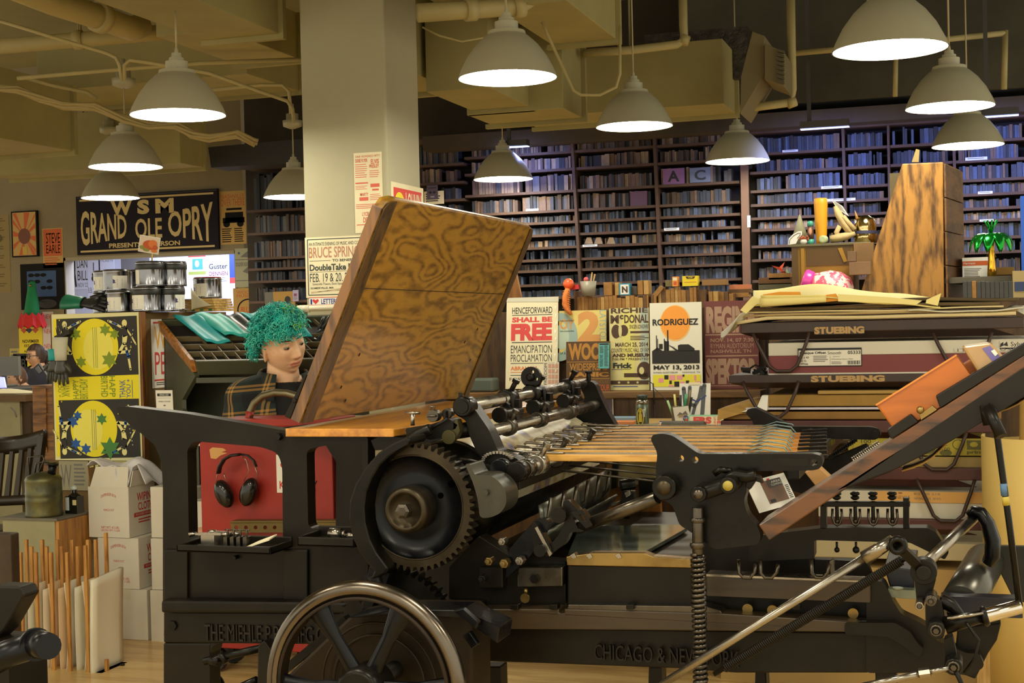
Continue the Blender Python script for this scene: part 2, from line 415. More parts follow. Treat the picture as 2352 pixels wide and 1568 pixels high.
# pipes
PIPE = M('painted_pipe', (164,150,100), .6, noise=.05, nscale=4)
def pipe(name, label, pts, r, cat='pipe', mat=PIPE, collar=()):
    mb = MB(mat); mb.path(pts, r, 14)
    for i in collar: mb.lathe([(r*1.25,-.03),(r*1.25,.03)], pts[i], pts[min(i+1,len(pts)-1)]-pts[max(i-1,0)], 14)
    o = mb.build(name, None, label, cat)
    if max(p.z for p in pts) > 2 and name == 'ceiling_pipe':
        q = Vector(pts[len(pts)//2]); hm_ = MB(mat); hm_.tube(q, V(q.x,q.y,4.1), .005, n=8); hm_.build('hanger', o)
    return o
pipe('ceiling_pipe', 'thick round pipe along the ceiling right of the column top', [P(960,30,7.4),P(1080,22,7.5),P(1190,15,7.6),P(1225,-10,7.6)], .05, collar=(1,2))
pipe('ceiling_pipe', 'fat insulated pipe crossing the upper left corner of the ceiling', [P(-20,-50,7.6),P(120,5,8),P(230,40,8.3),P(300,66,8.6),P(322,60,8.8)], .075, collar=(2,))
pipe('ceiling_pipe', 'long straight pipe under the fat pipe on the left ceiling', [P(-20,108,9),P(180,92,9),P(420,70,9)], .05, collar=(1,))
pipe('conduit', 'bent conduit looping down in a V beside the duct at top centre', [P(1245,50,8),P(1260,85,8),P(1318,208,8),P(1335,218,8),P(1378,218,8),P(1415,200,8),P(1424,170,8),P(1424,60,8)], .0085)
pipe('ceiling_pipe', 'horizontal pipe with elbow joint running into the dark ceiling', [P(1340,122,9.3),P(1450,115,9.3),P(1555,102,9.3),P(1572,92,9.3),P(1570,60,9.3),P(1568,-30,9.3)], .028, collar=(3,))
pipe('ceiling_pipe', 'vertical drop pipe by the vent unit in the dark ceiling', [P(1816,-20,9.6),P(1818,120,9.6),P(1820,205,9.6),P(1818,235,9.6),P(1700,250,9.6)], .03, collar=(3,))
pipe('conduit', 'thin straight conduit rising to the canopy of the upper left lamp', [P(-10,45,8.3),P(120,85,8.3),P(245,122,8.3),P(266,132,8.3),P(275,150,8.3),P(280,185,8.3)], .011)
pipe('conduit', 'small conduit arching right of the upper left lamp canopy', [P(286,185,8.3),P(285,150,8.3),P(298,138,8.3),P(350,145,8.3),P(480,168,8.3),P(620,218,8.3),P(660,232,8.3),P(672,250,8.3),P(675,282,8.3)], .011)
pipe('conduit', 'long thin rail pipe crossing behind the upper left lamp', [P(40,180,8.8),P(300,157,8.8),P(460,145,8.8),P(695,136,8.8)], .013)
pipe('conduit', 'thin pipe parallel below the lamp level near the column', [P(470,208,9.3),P(600,195,9.3),P(648,195,9.3),P(664,210,9.3),P(668,260,9.3)], .012)
pipe('conduit', 'sloping pipe over the cable bundle on the left', [P(55,178,9.6),P(120,196,9.6),P(200,212,9.6),P(222,226,9.6)], .013)
cab = [P(-10,202,9.2),P(38,205,9.2),P(90,225,9.2),P(145,243,9.2),P(220,246,9.2),P(290,275,9.2),P(345,288,9.2),P(405,287,9.2),P(440,308,9.2),P(480,318,9.2),P(545,308,9.2),P(588,328,9.2)]
mb = MB(M('cable_jacket', (160,142,92), .6))
for k in range(5):
    mb.path([p + V(.012*cos(k*1.3+i*.9), .012*sin(k*1.3), .018*sin(k*1.256+i)) for i, p in enumerate(cab)], .012, 7)
mb.build('cable_bundle', None, 'drooping bundle of pale cables strung across the left ceiling', 'cable')
pipe('conduit', 'slack white cord sagging right of the column below the round pipe', [P(970,62,7.9),P(1010,82,7.9),P(1060,95,7.9),P(1125,84,7.9)], .006)
for i, (x, y0, y1, d) in enumerate(((1180,0,0,9),)): pass
pipe('ceiling_rail', 'faint horizontal pipe high in the dark ceiling at the upper right', [P(1826,122,10.2),P(2100,98,10.2),P(2308,76,10.2)], .022)
pipe('ceiling_rail', 'faint vertical pipe dropping from the high rail near the right edge', [P(2309,70,10.2),P(2306,205,10.2)], .022)
pipe('ceiling_rail', 'faint short vertical pipe between the two right-hand lamps', [P(2058,100,10.3),P(2056,222,10.3)], .018)
mb = MB(M('crinkled_foil', (70,64,58), .35, .6, noise=.4, nscale=30, bump=1.)); mb.box(Pv(1480,80,10.3), Pv(1718,178,10.3)+Y*.3); mb.build('foil_wrapped_duct', None, 'dark crinkled foil duct behind the horizontal pipe in the dark ceiling', 'duct')
# dark box and sheet on the right: the unlit ceiling's shade put into colour
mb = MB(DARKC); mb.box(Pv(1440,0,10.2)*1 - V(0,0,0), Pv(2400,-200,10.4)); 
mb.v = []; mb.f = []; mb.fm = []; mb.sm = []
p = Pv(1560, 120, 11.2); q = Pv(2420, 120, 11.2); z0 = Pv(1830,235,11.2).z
mb.box((p.x, 11.2, z0), (q.x+.6, 11.7, 4.05)); mb.build('wall_shade_box', kind='structure')
mb = MB(DARKC); mb.box((Pv(1500,0,7).x, 1.5, 4.0),(3.5, 11.7, 4.09)); mb.build('ceiling_shade_sheet', kind='structure')  # dark sheet under the same ceiling, where that is only unlit
mb = MB(M('dark_timber_beam', (66,56,42), .8, noise=.2, nscale=3))
z1 = Pv(1700,300,11.3).z
mb.box((Pv(975,300,11.3).x, 11.25, z1),(Pv(2420,300,11.3).x+.5, 11.5, z1+.12)); mb.build('trim_3', kind='structure')
mb = MB(M('dark_steel_beam', (36,34,32), .6))
mb.prism(LV([(478,338),(698,318),(698,372),(485,385)], 10.9), Y*.3); mb.build('ceiling_beam', None, 'black steel beam above the small lamp left of the column', 'beam')
# ================================================================ LAMPS
SHADE = M('lamp_shade_enamel', (168,163,136), .45, noise=.03, nscale=4)
SHIN = M('lamp_shade_white_inside', (225,222,210), .5)
GLOW = EMIT('lamp_glow', (255,246,222), LAMP_E)
CORD = M('lamp_cord', (170,158,120), .6)
LR = .25
prof = [(1,0),(.985,.035),(.93,.17),(.8,.42),(.62,.66),(.45,.82),(.38,.87),(.36,.92)]
neck = [(.385,.865),(.37,.935),(.235,.94),(.235,1.12),(.16,1.13),(.155,1.2),(.11,1.21),(.10,1.30),(.045,1.31),(.03,1.40)]
def make_lamp(label):
    r = thing('pendant_lamp', label, 'lamp', (0,0,0), 'dome pendant lamps')
    mb = MB(SHADE); mb.lathe([(a*LR,b*LR) for a,b in prof], V(0,0,0), Z, 40, cap=False)
    mb.use(SHIN); mb.lathe([((a-.02)*LR,(b)*LR) for a,b in prof], V(0,0,0), Z, 40, cap=False); mb.build('lamp_shade', r, recalc=False)
    mb = MB(SHADE); mb.lathe([(a*LR,b*LR) for a,b in neck], V(0,0,0), Z, 28, smooth=False); mb.build('socket_cap', r)
    mb = MB(GLOW); mb.lathe([(.0001,.03*LR),(.965*LR,.03*LR)], V(0,0,0), Z, 40, cap=False); mb.build('diffuser', r, recalc=False)
    return r
lamps = [
 (409,265,219,None,'large dome lamp upper left, biggest of the four left of the column'),
 (289,384,168,(283,190),'middle-sized dome lamp directly above the half-hidden smaller lamp on the left'),
 (254,455,132,(248,300),'small far dome lamp overlapping the top of the long blue sign'),
 (676,453,142,(673,285),'dome lamp cut off by the left edge of the column'),
 (1166,180,230,None,'large dome lamp right of the column in front of the stepped ducts'),
 (1457,291,178,None,'dome lamp hanging in front of the long box duct'),
 (1156,412,138,None,'small far dome lamp above the raised wooden board'),
 (1694,371,148,None,'small dome lamp hanging before the main shelf post'),
 (2044,115,262,None,'largest dome lamp, cropped by the top edge at the right'),
 (2182,247,201,None,'right-hand dome lamp just above another, near the right edge'),
 (2223,335,162,None,'far right dome lamp below and behind a bigger one, before the shelves')]
proto = None
for x, y, w, can, lab in lamps:
    d = F*2*LR/w; p = P(x, y, d)
    if proto is None: proto = make_lamp(lab); l = proto
    else: l = dup(proto, label=lab); [bpy.data.objects.remove(c) for c in list(l.children) if c.name.split('.')[0] in ('cord','canopy')]
    l.location = p; ROOT[l.name] = p
    mb = MB(CORD); top = P(can[0],can[1],d).z if can else {409:3.02,1166:3.1}.get(x,4.1)
    mb.tube(p+Z*(1.38*LR), Vector((p.x,p.y,top)), .0055, n=8); mb.build('cord', l)
    if can:
        mb = MB(SHADE); mb.lathe([(.02,-.02),(.075,.0),(.08,.045),(.05,.05),(.05,.1),(.015,.11),(.015,.18)], Vector((p.x,p.y,top-.02)), Z, 20); mb.build('canopy', l)
# lamps of the same kind over the front of the press, just outside the picture
for x, y, lab in ((-1.9,2.7,'dome lamp over the delivery end of the press'),(-.35,2.5,'dome lamp over the feed end of the press'),(-3.4,2.2,'dome lamp over the paper rack'),(-2.6,.4,'dome lamp left of the viewer'),(-.9,.2,'dome lamp above the viewer'),(.9,1.0,'dome lamp right of the viewer'),(1.3,3.2,'dome lamp beyond the right end of the press'),(-.9,-1.6,'dome lamp behind the viewer')):
    l = dup(proto, loc=(x,y,2.62), label=lab)
    ROOT[l.name] = V(x,y,2.62)
    for c in list(l.children):
        if c.name.split('.')[0] == 'cord': bpy.data.objects.remove(c)
    mb = MB(CORD); mb.tube(V(x,y,2.62+1.38*LR), V(x,y,4.0), .0055, n=8); mb.build('cord', l)
# ================================================================ LIGHT
w = bpy.data.worlds.new('world'); S.world = w; w.use_nodes = True
w.node_tree.nodes['Background'].inputs[0].default_value = rgb(WORLD_C); w.node_tree.nodes['Background'].inputs[1].default_value = WORLD_E
def area(name, loc, target, sx, sy, power, c):
    l = bpy.data.lights.new(name, 'AREA'); l.shape = 'RECTANGLE'; l.size = sx; l.size_y = sy; l.energy = power; l.color = rgb(c)[:3]
    o = bpy.data.objects.new(name, l); COL.objects.link(o); o.location = loc
    o.rotation_euler = (Vector(target)-Vector(loc)).to_track_quat('-Z','Y').to_euler(); return o
# ================================================================ TYPE SHELVES along the back wall
SH = M('old_shelf_wood', (74,54,42), .7, noise=.15, nscale=6)
SHB = M('shelf_back_boards', (26,22,20), .85, noise=.2, nscale=4)
VF = 11.45
def zrow(x, y): return Pv(x, y, VF).z
LBL = M('shelf_label_paper', (206,214,230), .7)
TYPEM = {}
for k, c in dict(slate=(48,54,68), slate2=(62,70,88), ink=(28,30,38), blue=(70,84,112), tan=(104,82,66), pale=(140,120,98), brown=(70,54,44), grey=(84,82,84)).items():
    TYPEM[k] = M('type_block_'+k, c, .65, noise=.18, nscale=20)
MIX = {'tan': ['tan','tan','pale','brown','brown','grey','ink','pale'], 'mid': ['brown','ink','slate','tan','grey','slate'], 'blue': ['slate','slate2','ink','slate','blue','slate','ink','blue','slate2','tan'], 'lite': ['tan','grey','pale','slate2','tan','blue'], 'dark': ['ink','brown','ink','slate']}
stuff = MB(); indiv = []
rnd = random.Random(3)
def unit(name, label, x0, x1, rows, refx, posts, mixes, fill=.82, top=None):
    """a bookcase of open shelves; rows = picture y of the shelf edges at refx; posts = (x at top, x at bottom)"""
    r = thing(name, label, 'shelf unit', Vector(((Pv(x0,600,VF).x+Pv(x1,600,VF).x)/2, VB-.15, 0)))
    xa, xb = Pv(x0,600,VF).x, Pv(x1,600,VF).x
    zs = [zrow(refx, y) for y in rows]; ztop = zrow(refx, top or rows[0]-55)
    mb = MB(SHB); mb.box((xa,VB-.02,0),(xb,VB+.015,ztop+.05)); mb.build('back_panel', r)
    mb = MB(SH)
    for k, z in enumerate(zs): 
        mb = MB(SH); mb.box((xa,VF,z-.022),(xb,VB-.02,z)); mb.build('shelf_board', r)
    mb = MB(SH); mb.box((xa,VF-.02,ztop),(xb,VB-.02,ztop+.05)); mb.build('top_board', r)
    px = []
    for (ta, ba, w) in posts:
        a = Pv(ta, rows[0]-45, VF).x; b = Pv(ba, rows[-1], VF).x
        mb = MB(SH); mb.prism([V(a-w,VF-.012,ztop),V(a+w,VF-.012,ztop),V(b+w,VF-.012,zs[-1]-.4),V(b-w,VF-.012,zs[-1]-.4)], Y*(VB-VF-.02)); mb.build('upright', r)
        px.append((a, b))
    n = len(zs)
    for k, z in enumerate(zs):
        zt = (zs[k-1]-.022 if k else ztop); hh = zt - z
        tz = (ztop - z)/(ztop-zs[-1]+1e-6)
        bays = [xa+.02] + [a+(b-a)*tz for a, b in px] + [xb-.02]
        for i in range(len(bays)-1):
            x = bays[i]+.03; e = bays[i+1]-.03; mix = MIX[mixes[min(k,len(mixes)-1)]]
            h0 = hh*rnd.uniform(.68,.9); w0 = rnd.uniform(.016,.026); mode = rnd.random()
            while x < e:
                if rnd.random() < .045: x += rnd.uniform(.0,.06); h0 = hh*rnd.uniform(.6,.92); w0 = rnd.uniform(.012,.03); continue
                wd = min(w0*rnd.uniform(.7,1.5), .06); h = min(h0*rnd.uniform(.9,1.06), hh*.93)
                if x+wd > e: break
                mt = TYPEM[rnd.choice(mix)]; y0 = VF+.03+rnd.uniform(0,.03); 
                indiv.append((wd*h, x, y0, z+.0005, wd*.94, h, mt, k, name, label)); x += wd
    return r, zs
unitM = unit('type_shelf', 'long open bookcase of wood type behind the middle lamps, left of the main post', 1072, 1702, [338,378,429,474,501,530,559,588,613,646,676], 1430, [(1313,1338,.012),(1502,1522,.013)], ['tan','tan','tan','mid','blue','blue','lite','blue','mid','blue','blue'], top=310)
unitR = unit('type_shelf', 'open bookcase of blue-grey wood type right of the main post, behind the palm ornament', 1727, 2480, [346,389,432,464,495,522,560,592,640], 1830, [(1936,1948,.011),(2040,2046,.009),(2190,2200,.011)], ['blue','blue','blue','blue','blue','lite','blue','lite','mid'], top=302)
unitL = unit('type_shelf', 'dim bookcase of wood type between the column and the small central lamp', 955, 1070, [376,418,458,500,540], 1010, [], ['mid','tan','mid','dark','dark'], top=330)
unitA = unit('type_shelf', 'dark narrow bookcase of wood type left of the column above the green-haired person', 570, 705, [479,532,589,614,643,690], 640, [], ['dark','brown' if 0 else 'mid','mid','dark','dark','dark'], top=385)
mb = MB(M('main_post_wood', (98,72,54), .7, noise=.15, nscale=5))
a = Pv(1702,400,VF-.03); b = Pv(1729,690,VF-.03); mb.box((a.x,VF-.06,0),(b.x-.01,VF-.03+.0,zrow(1715,330))); po = mb.build('shelf_post', None, 'tall brown wooden post between the two large bookcases', 'post')
# the largest blocks stand as things of their own, the rest as one object
indiv.sort(key=lambda t: -t[0]); NBL = 150
words = ['topmost','second','third','fourth','fifth','sixth','seventh','eighth','ninth','tenth','lowest']
bm_cache = {}
for t in indiv[NBL:]:
    _, x, y, z, w_, h, mt, k, nm, lb = t; stuff.use(mt); stuff.box((x,y,z),(x+w_,y+.1,z+h))
stuff.build('type_blocks', None, 'remaining small wood type blocks lined up on all the bookcase shelves', 'type blocks', kind='stuff', recalc=False)
ulab = {unitM[0]['label']:'middle bookcase', unitR[0]['label']:'right-hand bookcase', unitL[0]['label']:'dim bookcase', unitA[0]['label']:'left bookcase'}
cnam = {mt.name: k for k, mt in TYPEM.items()}
cdesc = dict(slate='slate grey', slate2='light slate', ink='ink-black', blue='grey-blue', tan='tan', pale='pale wood', brown='brown', grey='grey')
def block(name, a, b, mt, label, group, cat='type block', bev=0):
    mb = MB(mt); mb.box(a, b); return mb.build(name, None, label, cat, group, recalc=False, bevel=bev)
for t in indiv[:NBL]:
    _, x, y, z, w_, h, mt, k, nm, lb = t
    col_ = cdesc[cnam[mt.name]]; sh = words[min(k,10)]
    block('type_block', (x,y,z), (x+w_,y+.1,z+h), mt, f'{col_} wood type block on the {sh} shelf of the {ulab[lb]}', f'{col_} type blocks, {sh} shelf, {ulab[lb]}')
# white label strips on shelf edges
def strip(x0, y0, x1, y1, n, v=VF-.004):
    f = flat_px(x0, y0, x1, y1, v, 60, 10, LBL, thick=.002); f.text('WOOD TYPE', 8, 3, 52, 7, INKG) if 0 else f.lines(6,3,54,8,1,INKG)
    f.build('shelf_label', None, n, 'label')
for a in ((1797,345,1833,350,'paper strip label on top shelf edge right of the main post'),(1886,428,1934,434,'paper strip label on third shelf edge right of the main post'),
          (1900,457,1965,463,'long paper strip label on fourth shelf edge behind the yellow bat'),(1208,480,1237,485,'paper strip label under the tan type above the wooden board corner'),
          (1338,562,1372,567,'paper strip label under the three letter A blocks'),(1525,524,1560,530,'paper strip label on shelf edge left of the main post'),
          (2217,362,2268,369,'paper strip label below the far right lamp'),(2246,440,2280,446,'paper strip label on shelf right of the tall wooden box'),(2250,504,2282,509,'paper strip label above the green palm')): strip(*a)
f = flat_px(1716,495,1724,522,VF-.0622,20,60,LBL); f.lines(4,6,16,54,8,INKG); f.build('paper_tag', None, 'small white paper tag taped on the main shelf post', 'label')
# large display letters on shelves
def letter_block(ch, x0, y0, x1, y1, mt, ink, label):
    f = flat_px(x0, y0, x1, y1, VF+.01, 40, 40, mt, thick=.025); f.text(ch, 9, 6, 31, 34, ink, .03); f.build('letter_block', None, label, 'type block')
for i, (x, n) in enumerate(((1342,'left of three'),(1364,'middle of three'),(1393,'right of three'))):
    mb = MB(TYPEM['pale']); mb.prism(LV([(x,560),(x+6,545),(x+15,545),(x+20,560)], VF+.02), Y*.03); q = mb.build('letter_block', None, f'tan triangular letter block A on shelf, {n}', 'type block', 'three letter A blocks')
PUR = M('purple_type_face', (122,84,134), .6); LBL2 = M('pale_blue_type_face', (104,118,146), .6)
letter_block('A', 1522, 388, 1572, 424, PUR, TYPEM['ink'], 'large purple letter A wood block on shelf left of the post')
letter_block('C', 1584, 386, 1632, 420, LBL2, TYPEM['slate'], 'large pale blue letter block beside the purple one')
mb = MB(M('purple_type_dark', (84,58,82), .6)); mb.prism(LV([(1448,440),(1486,438),(1486,473),(1448,475)], VF+.015), Y*.05); mb.build('large_type_block', None, 'large dull purple wood block lying under the letter shelf', 'type block')
# LED strip fixtures
LED = EMIT('led_strip', (150,170,255), 1.6)
def ledbar(x0, y0, x1, y1, v, label, power):
    a = Pv(x0,y0,v); b = Pv(x1,y1,v); b.z = a.z
    r = thing('strip_light', label, 'lamp', (a+b)/2)
    mb = MB(M('strip_housing', (60,58,56), .5)); mb.box((a.x,v-.04,a.z),(b.x,v+.06,a.z+.05)); mb.build('housing', r)
    mb = MB(LED); mb.box((a.x,v+.0,a.z-.006),(b.x,v+.05,a.z-.0005)); mb.build('diffuser', r)
    mb = MB(M('strip_housing')); mb.box((a.x+.05,v+.02,a.z+.05),(a.x+.08,v+.04,4.1)); mb.build('bracket', r)
    area('strip_lamp', ((a.x+b.x)/2, v+.02, a.z-.03), ((a.x+b.x)/2, VF+.1, a.z-1.6), b.x-a.x, .08, power, (150,165,255))
ledbar(1838,296,1950,290,10.7,'bluish strip light under the beam over the right bookcase',LED_P*1.0)
ledbar(2245,268,2340,262,10.7,'bluish strip light at the far right top of the shelves',LED_P*1.0)
ledbar(1150,338,1212,334,11.1,'thin bluish strip light over the middle bookcase',LED_P*.55)
# dim things on the left-hand bookcase and wall shelves
f = flat_px(627,670,677,705,11.428,50,36,M('tan_card',(150,116,56),.8),thick=.02); f.ell(34,20,7,9,INKK); f.rect(28,27,41,36,M('skin_print',(150,110,80),.8)); f.build('framed_picture', None, 'tan framed picture of a dark-haired head on the dark bookcase', 'picture')
f = flat_px(608,671,628,705,11.44,20,34,M('grey_card',(92,92,84),.8),thick=.02); f.build('grey_board', None, 'plain grey board leaning beside the tan picture', 'board')
f = flat_px(672,666,686,692,11.425,14,26,M('violet_card',(150,140,170),.8)); f.rect(3,8,10,14,M('red_violet',(120,60,80),.8)); f.lines(2,16,12,24,3,INKG); f.build('small_card', None, 'small violet card right of the tan picture', 'card')
# ================================================================ LEFT WALL posters
def wflat(x0, y0, x1, y1, W, Hh, paper, off=.0025, yb=None, **k):
    a = onwall(x0,y0,off); b = onwall(x1,yb or y0-0.05*(x1-x0),off); c = onwall(x0,y1,off)
    if yb is None: b.z = a.z
    return Flat(a, b-a, Vector((0,0,c.z-a.z)), W, Hh, paper, **k)
NAVY = M('navy_sign', (32,28,36), .85, spec=.2); SIGNC = M('sign_gold', (196,172,112), .6)
f = wflat(174,452,499,586,327,126,NAVY,thick=.03,yb=433,off=.031)
f.rect(3,2,324,4,INKK); f.rect(8,7,318,11,SIGNC); f.rect(8,117,318,121,SIGNC)
f.text('W',82,14,132,45,SIGNC,.05); f.text('S',144,14,172,45,SIGNC,.06); f.text('M',186,14,228,45,SIGNC,.05)
def vflag(l, r): return lambda x, y: (x, .5+(y-.5)*(l+(r-l)*x))
f.text('GRAND',10,32,118,106,SIGNC,.02,skew=vflag(1.05,.64)); f.text('OLE',138,54,200,97,SIGNC,.02); f.text('OPRY',214,30,316,108,SIGNC,.02,skew=vflag(.62,1.12))
f.text('PRESENTS IN PERSON',76,104,240,114,SIGNC,.03)
f.build('music_sign', None, 'long navy sign with big gold lettering on the left wall', 'sign')
def wposter(label, x0, y0, x1, y1, paper, fn, name='poster', **k):
    f = wflat(x0,y0,x1,y1,x1-x0,y1-y0,paper,**k); fn(f, x1-x0, y1-y0); return f.build(name, None, label, 'poster')
ORN = M('print_orange', (190,88,36), .7); TANP = M('tan_print', (186,150,84), .75); DBL = M('print_deep_blue', (44,74,120), .7); BLK = M('poster_black', (22,20,20), .85, spec=.2)
def p1(f,w,h):
    f.rect(3,3,w-3,h-3,TANP); cx,cy=w*.5,h*.55
    for i in range(12):
        a=2*pi*i/12
        f.poly([(cx,cy),(max(4,min(w-4,cx+cos(a)*60)),max(4,min(h-4,cy+sin(a)*60))),(max(4,min(w-4,cx+cos(a+.22)*60)),max(4,min(h-4,cy+sin(a+.22)*60)))],ORN,2)
    f.ell(cx,cy,14,18,M('print_brown',(110,60,36),.7),3); f.rect(w*.42,h*.78,w*.6,h-5,M('print_yellow',(190,160,60),.7),4)
wposter('black framed poster with orange sun rays high on the left wall',25,486,84,591,BLK,p1,'framed_poster',thick=.03,off=.031)
def p2(f,w,h):
    f.rect(2,2,w-2,h*.7,ORN); f.text('STEVE',8,h*.12,w-6,h*.38,TANP,0); f.text('EARLE',8,h*.42,w-6,h*.63,TANP,0); f.lines(4,h*.74,w-4,h*.95,4,ORN,2)
wposter('orange and tan concert poster between the framed poster and the long sign',97,525,143,616,TANP,p2)
def p3(f,w,h):
    f.rect(w*.15,h*.16,w*.82,h*.72,DBL); 
    for i in range(9): f.ell(w*(.25+.07*(i%4)*2),h*(.25+.14*(i//3)),w*.07,h*.04,BLK,2)
    f.ell(w*.6,h*.88,w*.22,h*.1,M('print_charcoal',(52,48,46),.7))
wposter('large black poster with blue portrait behind the elf hat',46,607,146,712,BLK,p3)
def p4(f,w,h):
    f.text('NASHVILLE',2,h*.06,w-2,h*.14,ORN,0); f.text('OVER THERE',2,h*.15,w-2,h*.28,ORN,0)
    f.rect(w*.2,h*.4,w*.9,h*.58,BLK); f.rect(w*.1,h*.5,w*.95,h*.6,BLK); f.ell(w*.25,h*.62,w*.13,h*.06,BLK); f.ell(w*.78,h*.62,w*.13,h*.06,BLK); f.rect(w*.25,h*.32,w*.85,h*.36,BLK)
    f.lines(w*.06,h*.7,w*.48,h*.98,7,BLK); f.lines(w*.54,h*.7,w*.96,h*.98,7,BLK)
wposter('tan poster with orange heading and black motor coach right of the long sign',504,440,563,562,TANP,p4)
def p5(f,w,h):
    f.rect(0,h*.28,w,h*.3,INKG); f.star(w*.3,h*.12,4,DBL); f.poly([(w*.4,h*.22),(w,h*.06),(w,h*.24)],INKG); f.poly([(w*.55,h*.6),(w,h*.46),(w,h*.66)],INKG); f.text('SOLDIER RIDE',w*.05,h*.36,w*.95,h*.46,INKG); f.rect(0,h*.82,w,h*.84,INKG)
wposter('pale greenish poster with grey triangles at the left wall end',539,571,570,660,M('pale_green_paper',(168,168,140),.75),p5)
def p6(f,w,h):
    f.text('WOOL',w*.2,h*.06,w,h*.14,ORN,0); f.text('MUSIC',w*.2,h*.15,w,h*.22,ORN,0); f.ring(w*.8,h*.52,w*.6,h*.27,3,BLK); f.text('BLUE',w*.4,h*.44,w*1.0,h*.58,ORN)
wposter('tan poster with black ring behind the green hair',535,662,578,760,TANP,p6)
def p7(f,w,h):
    for i in range(8): f.lines(3,h*(.04+.12*i),w*.8,h*(.1+.12*i),2,M('brown_print',(104,88,50),.8))
    f.ell(w*.4,h*.3,w*.22,h*.05,M('brown_print2',(90,80,46),.8),2)
wposter('worn brownish poster at the far left edge of the wall',-20,495,20,672,M('old_paper',(140,122,76),.8),p7)
def p8(f,w,h):
    f.poly([(4,6),(12,0),(20,6),(12,14)],ORN); f.poly([(16,6),(24,0),(32,6),(24,14)],M('print_navy',(46,46,80),.7)); f.poly([(30,6),(38,0),(46,6),(38,14)],ORN)
    f.text('NOVEMBER',8,h*.3,w-8,h*.38,BLK); f.text('EST 1912',12,h*.42,w-12,h*.48,BLK); f.text('NORAH',12,h*.56,w-12,h*.62,BLK); f.text('NORTH',12,h*.64,w-12,h*.7,BLK)
YEL = M('print_bright_yellow', (226,204,34), .7)
# the yellow poster and hat rest on a stand in front of the wall
def at_flat(x0,y0,x1,y1,d,W,Hh,paper,**k):           # sheet facing the room's front at depth d
    return flat_px(x0,y0,x1,y1,Pv2v((x0+x1)/2,y1,d),W,Hh,paper,**k)
def Pv2v(x,y,d): return P(x,y,d).y
def p9(f,w,h):
    for i in range(5): f.text('NEW',3,6+i*34,w-2,16+i*34,INKR,0)
wposter('white poster strip with repeated red word behind the elf hat',97,716,122,880,M('white_red_print',(210,196,190),.7),p9,'red_print_poster')
f = wflat(43,752,97,846,54,94,YEL); p8(f,54,94); f.build('yellow_poster', None, 'yellow poster headed NOVEMBER under the elf hat', 'poster')
wposter('tan paper sheet low on the wall beside the person with glasses',22,800,44,846,M('olive_tan_sheet',(178,164,90),.75),lambda f,w,h: f.lines(3,6,w-3,h-6,4,INKG),'wall_sheet')
wposter('yellow and black strip low on the wall behind the person with glasses',30,812,62,850,M('print_bright_yellow'),lambda f,w,h: (f.rect(0,0,w,5,INKK),f.text('LIB',3,12,w-3,h-4,INKK,.03)),'wall_strip')
HAT = M('green_felt', (26,122,74), .9, noise=.1); HATR = M('red_felt', (196,44,44), .9, noise=.1)
c = Pv(74,752,WV-.16); r = thing('elf_hat', 'pointed green felt elf hat with a red zigzag brim hung on the wall', 'hat', c)
s_ = scale_at(c); mb = MB(HAT)
mb.tube(c+Z*(60*s_), Vector((c.x,WV-.002,c.z+60*s_)), .006); mb.path([c+Z*(10*s_), c+Z*(40*s_)+X*(1*s_), c+Z*(75*s_)+X*2*s_, c+Z*(100*s_)+X*3*s_, c+Z*(106*s_)+X*6*s_], 1, 14, rs=[22*s_,17*s_,12*s_,8*s_,5*s_]); mb.build('cone', r)
mb = MB(HATR); n = 10
vs = []; 
for i in range(n*2):
    a = 2*pi*i/(n*2); q = 33*s_ if i%2 else 29*s_
    vs += [c+V(cos(a)*25*s_, sin(a)*22*s_, (34 if i%2 else 27)*s_), c+V(cos(a)*q*1.05, sin(a)*q*.9, (6 if i%2 else -3)*s_)]
mb.add(vs, [(2*i,(2*i+2)%(4*n),(2*i+3)%(4*n),2*i+1) for i in range(2*n)]); mb.build('brim', r, solid=.004)
mb = MB(BRASS); mb.ball(c+Z*96*s_-Y*.04+X*6*s_, 3.5*s_); mb.build('bell', r)
# posters behind the pass-through window
def inpt(x, y): 
    q = wa + bw + WN*.0025; rr = ray(x,y); t = (q-C0).dot(WN)/rr.dot(WN); return C0+rr*t
def iposter(label, x0,y0,x1,y1,paper,fn):
    a=inpt(x0,y0); b=inpt(x1,y0-.05*(x1-x0)); c=inpt(x0,y1); b.z=a.z
    f=Flat(a,Vector((b.x-a.x,b.y-a.y,0)),Vector((0,0,c.z-a.z)),x1-x0,y1-y0,paper); fn(f,x1-x0,y1-y0); f.build('poster',None,label,'poster','posters seen through the window')
WP = M('cool_white_print',(214,218,232),.7)
def q1(f,w,h): f.text('DAN',8,8,w,28,INKK,0); f.text('BILL',9,34,w,56,INKK,0); f.text('NOV 22',9,62,w,72,INKG,0); f.path if 0 else f.poly([(0,0),(5,2),(4,40),(7,70),(3,72),(0,40)],INKK)
iposter('white poster with black lettering at the left of the window',168,588,200,665,WP,q1)
def q2(f,w,h):
    f.ell(w*.5,h*.5,5,7,INKK); f.ell(w*.5,h*.4,4,5,INKK); f.rect(w*.48,h*.1,w*.54,h*.42,INKK); f.text('B.B. KING',2,h*.72,w-2,h*.86,INKG,0)
iposter('pale poster with a dark guitar seen through the window',199,594,229,686,WP,q2)
def q3(f,w,h):
    f.rect(2,4,w-2,h*.14,INKR); f.rect(w*.25,h*.22,w*.8,h*.72,M('cyan_print',(60,130,170),.7)); f.ell(w*.5,h*.45,5,8,M('pale_cyan',(150,190,200),.7),2); f.rect(2,h*.8,w-2,h*.95,M('olive_print',(130,140,60),.7))
iposter('cream poster with blue portrait square in the window',430,584,474,634,CREAM,q3)
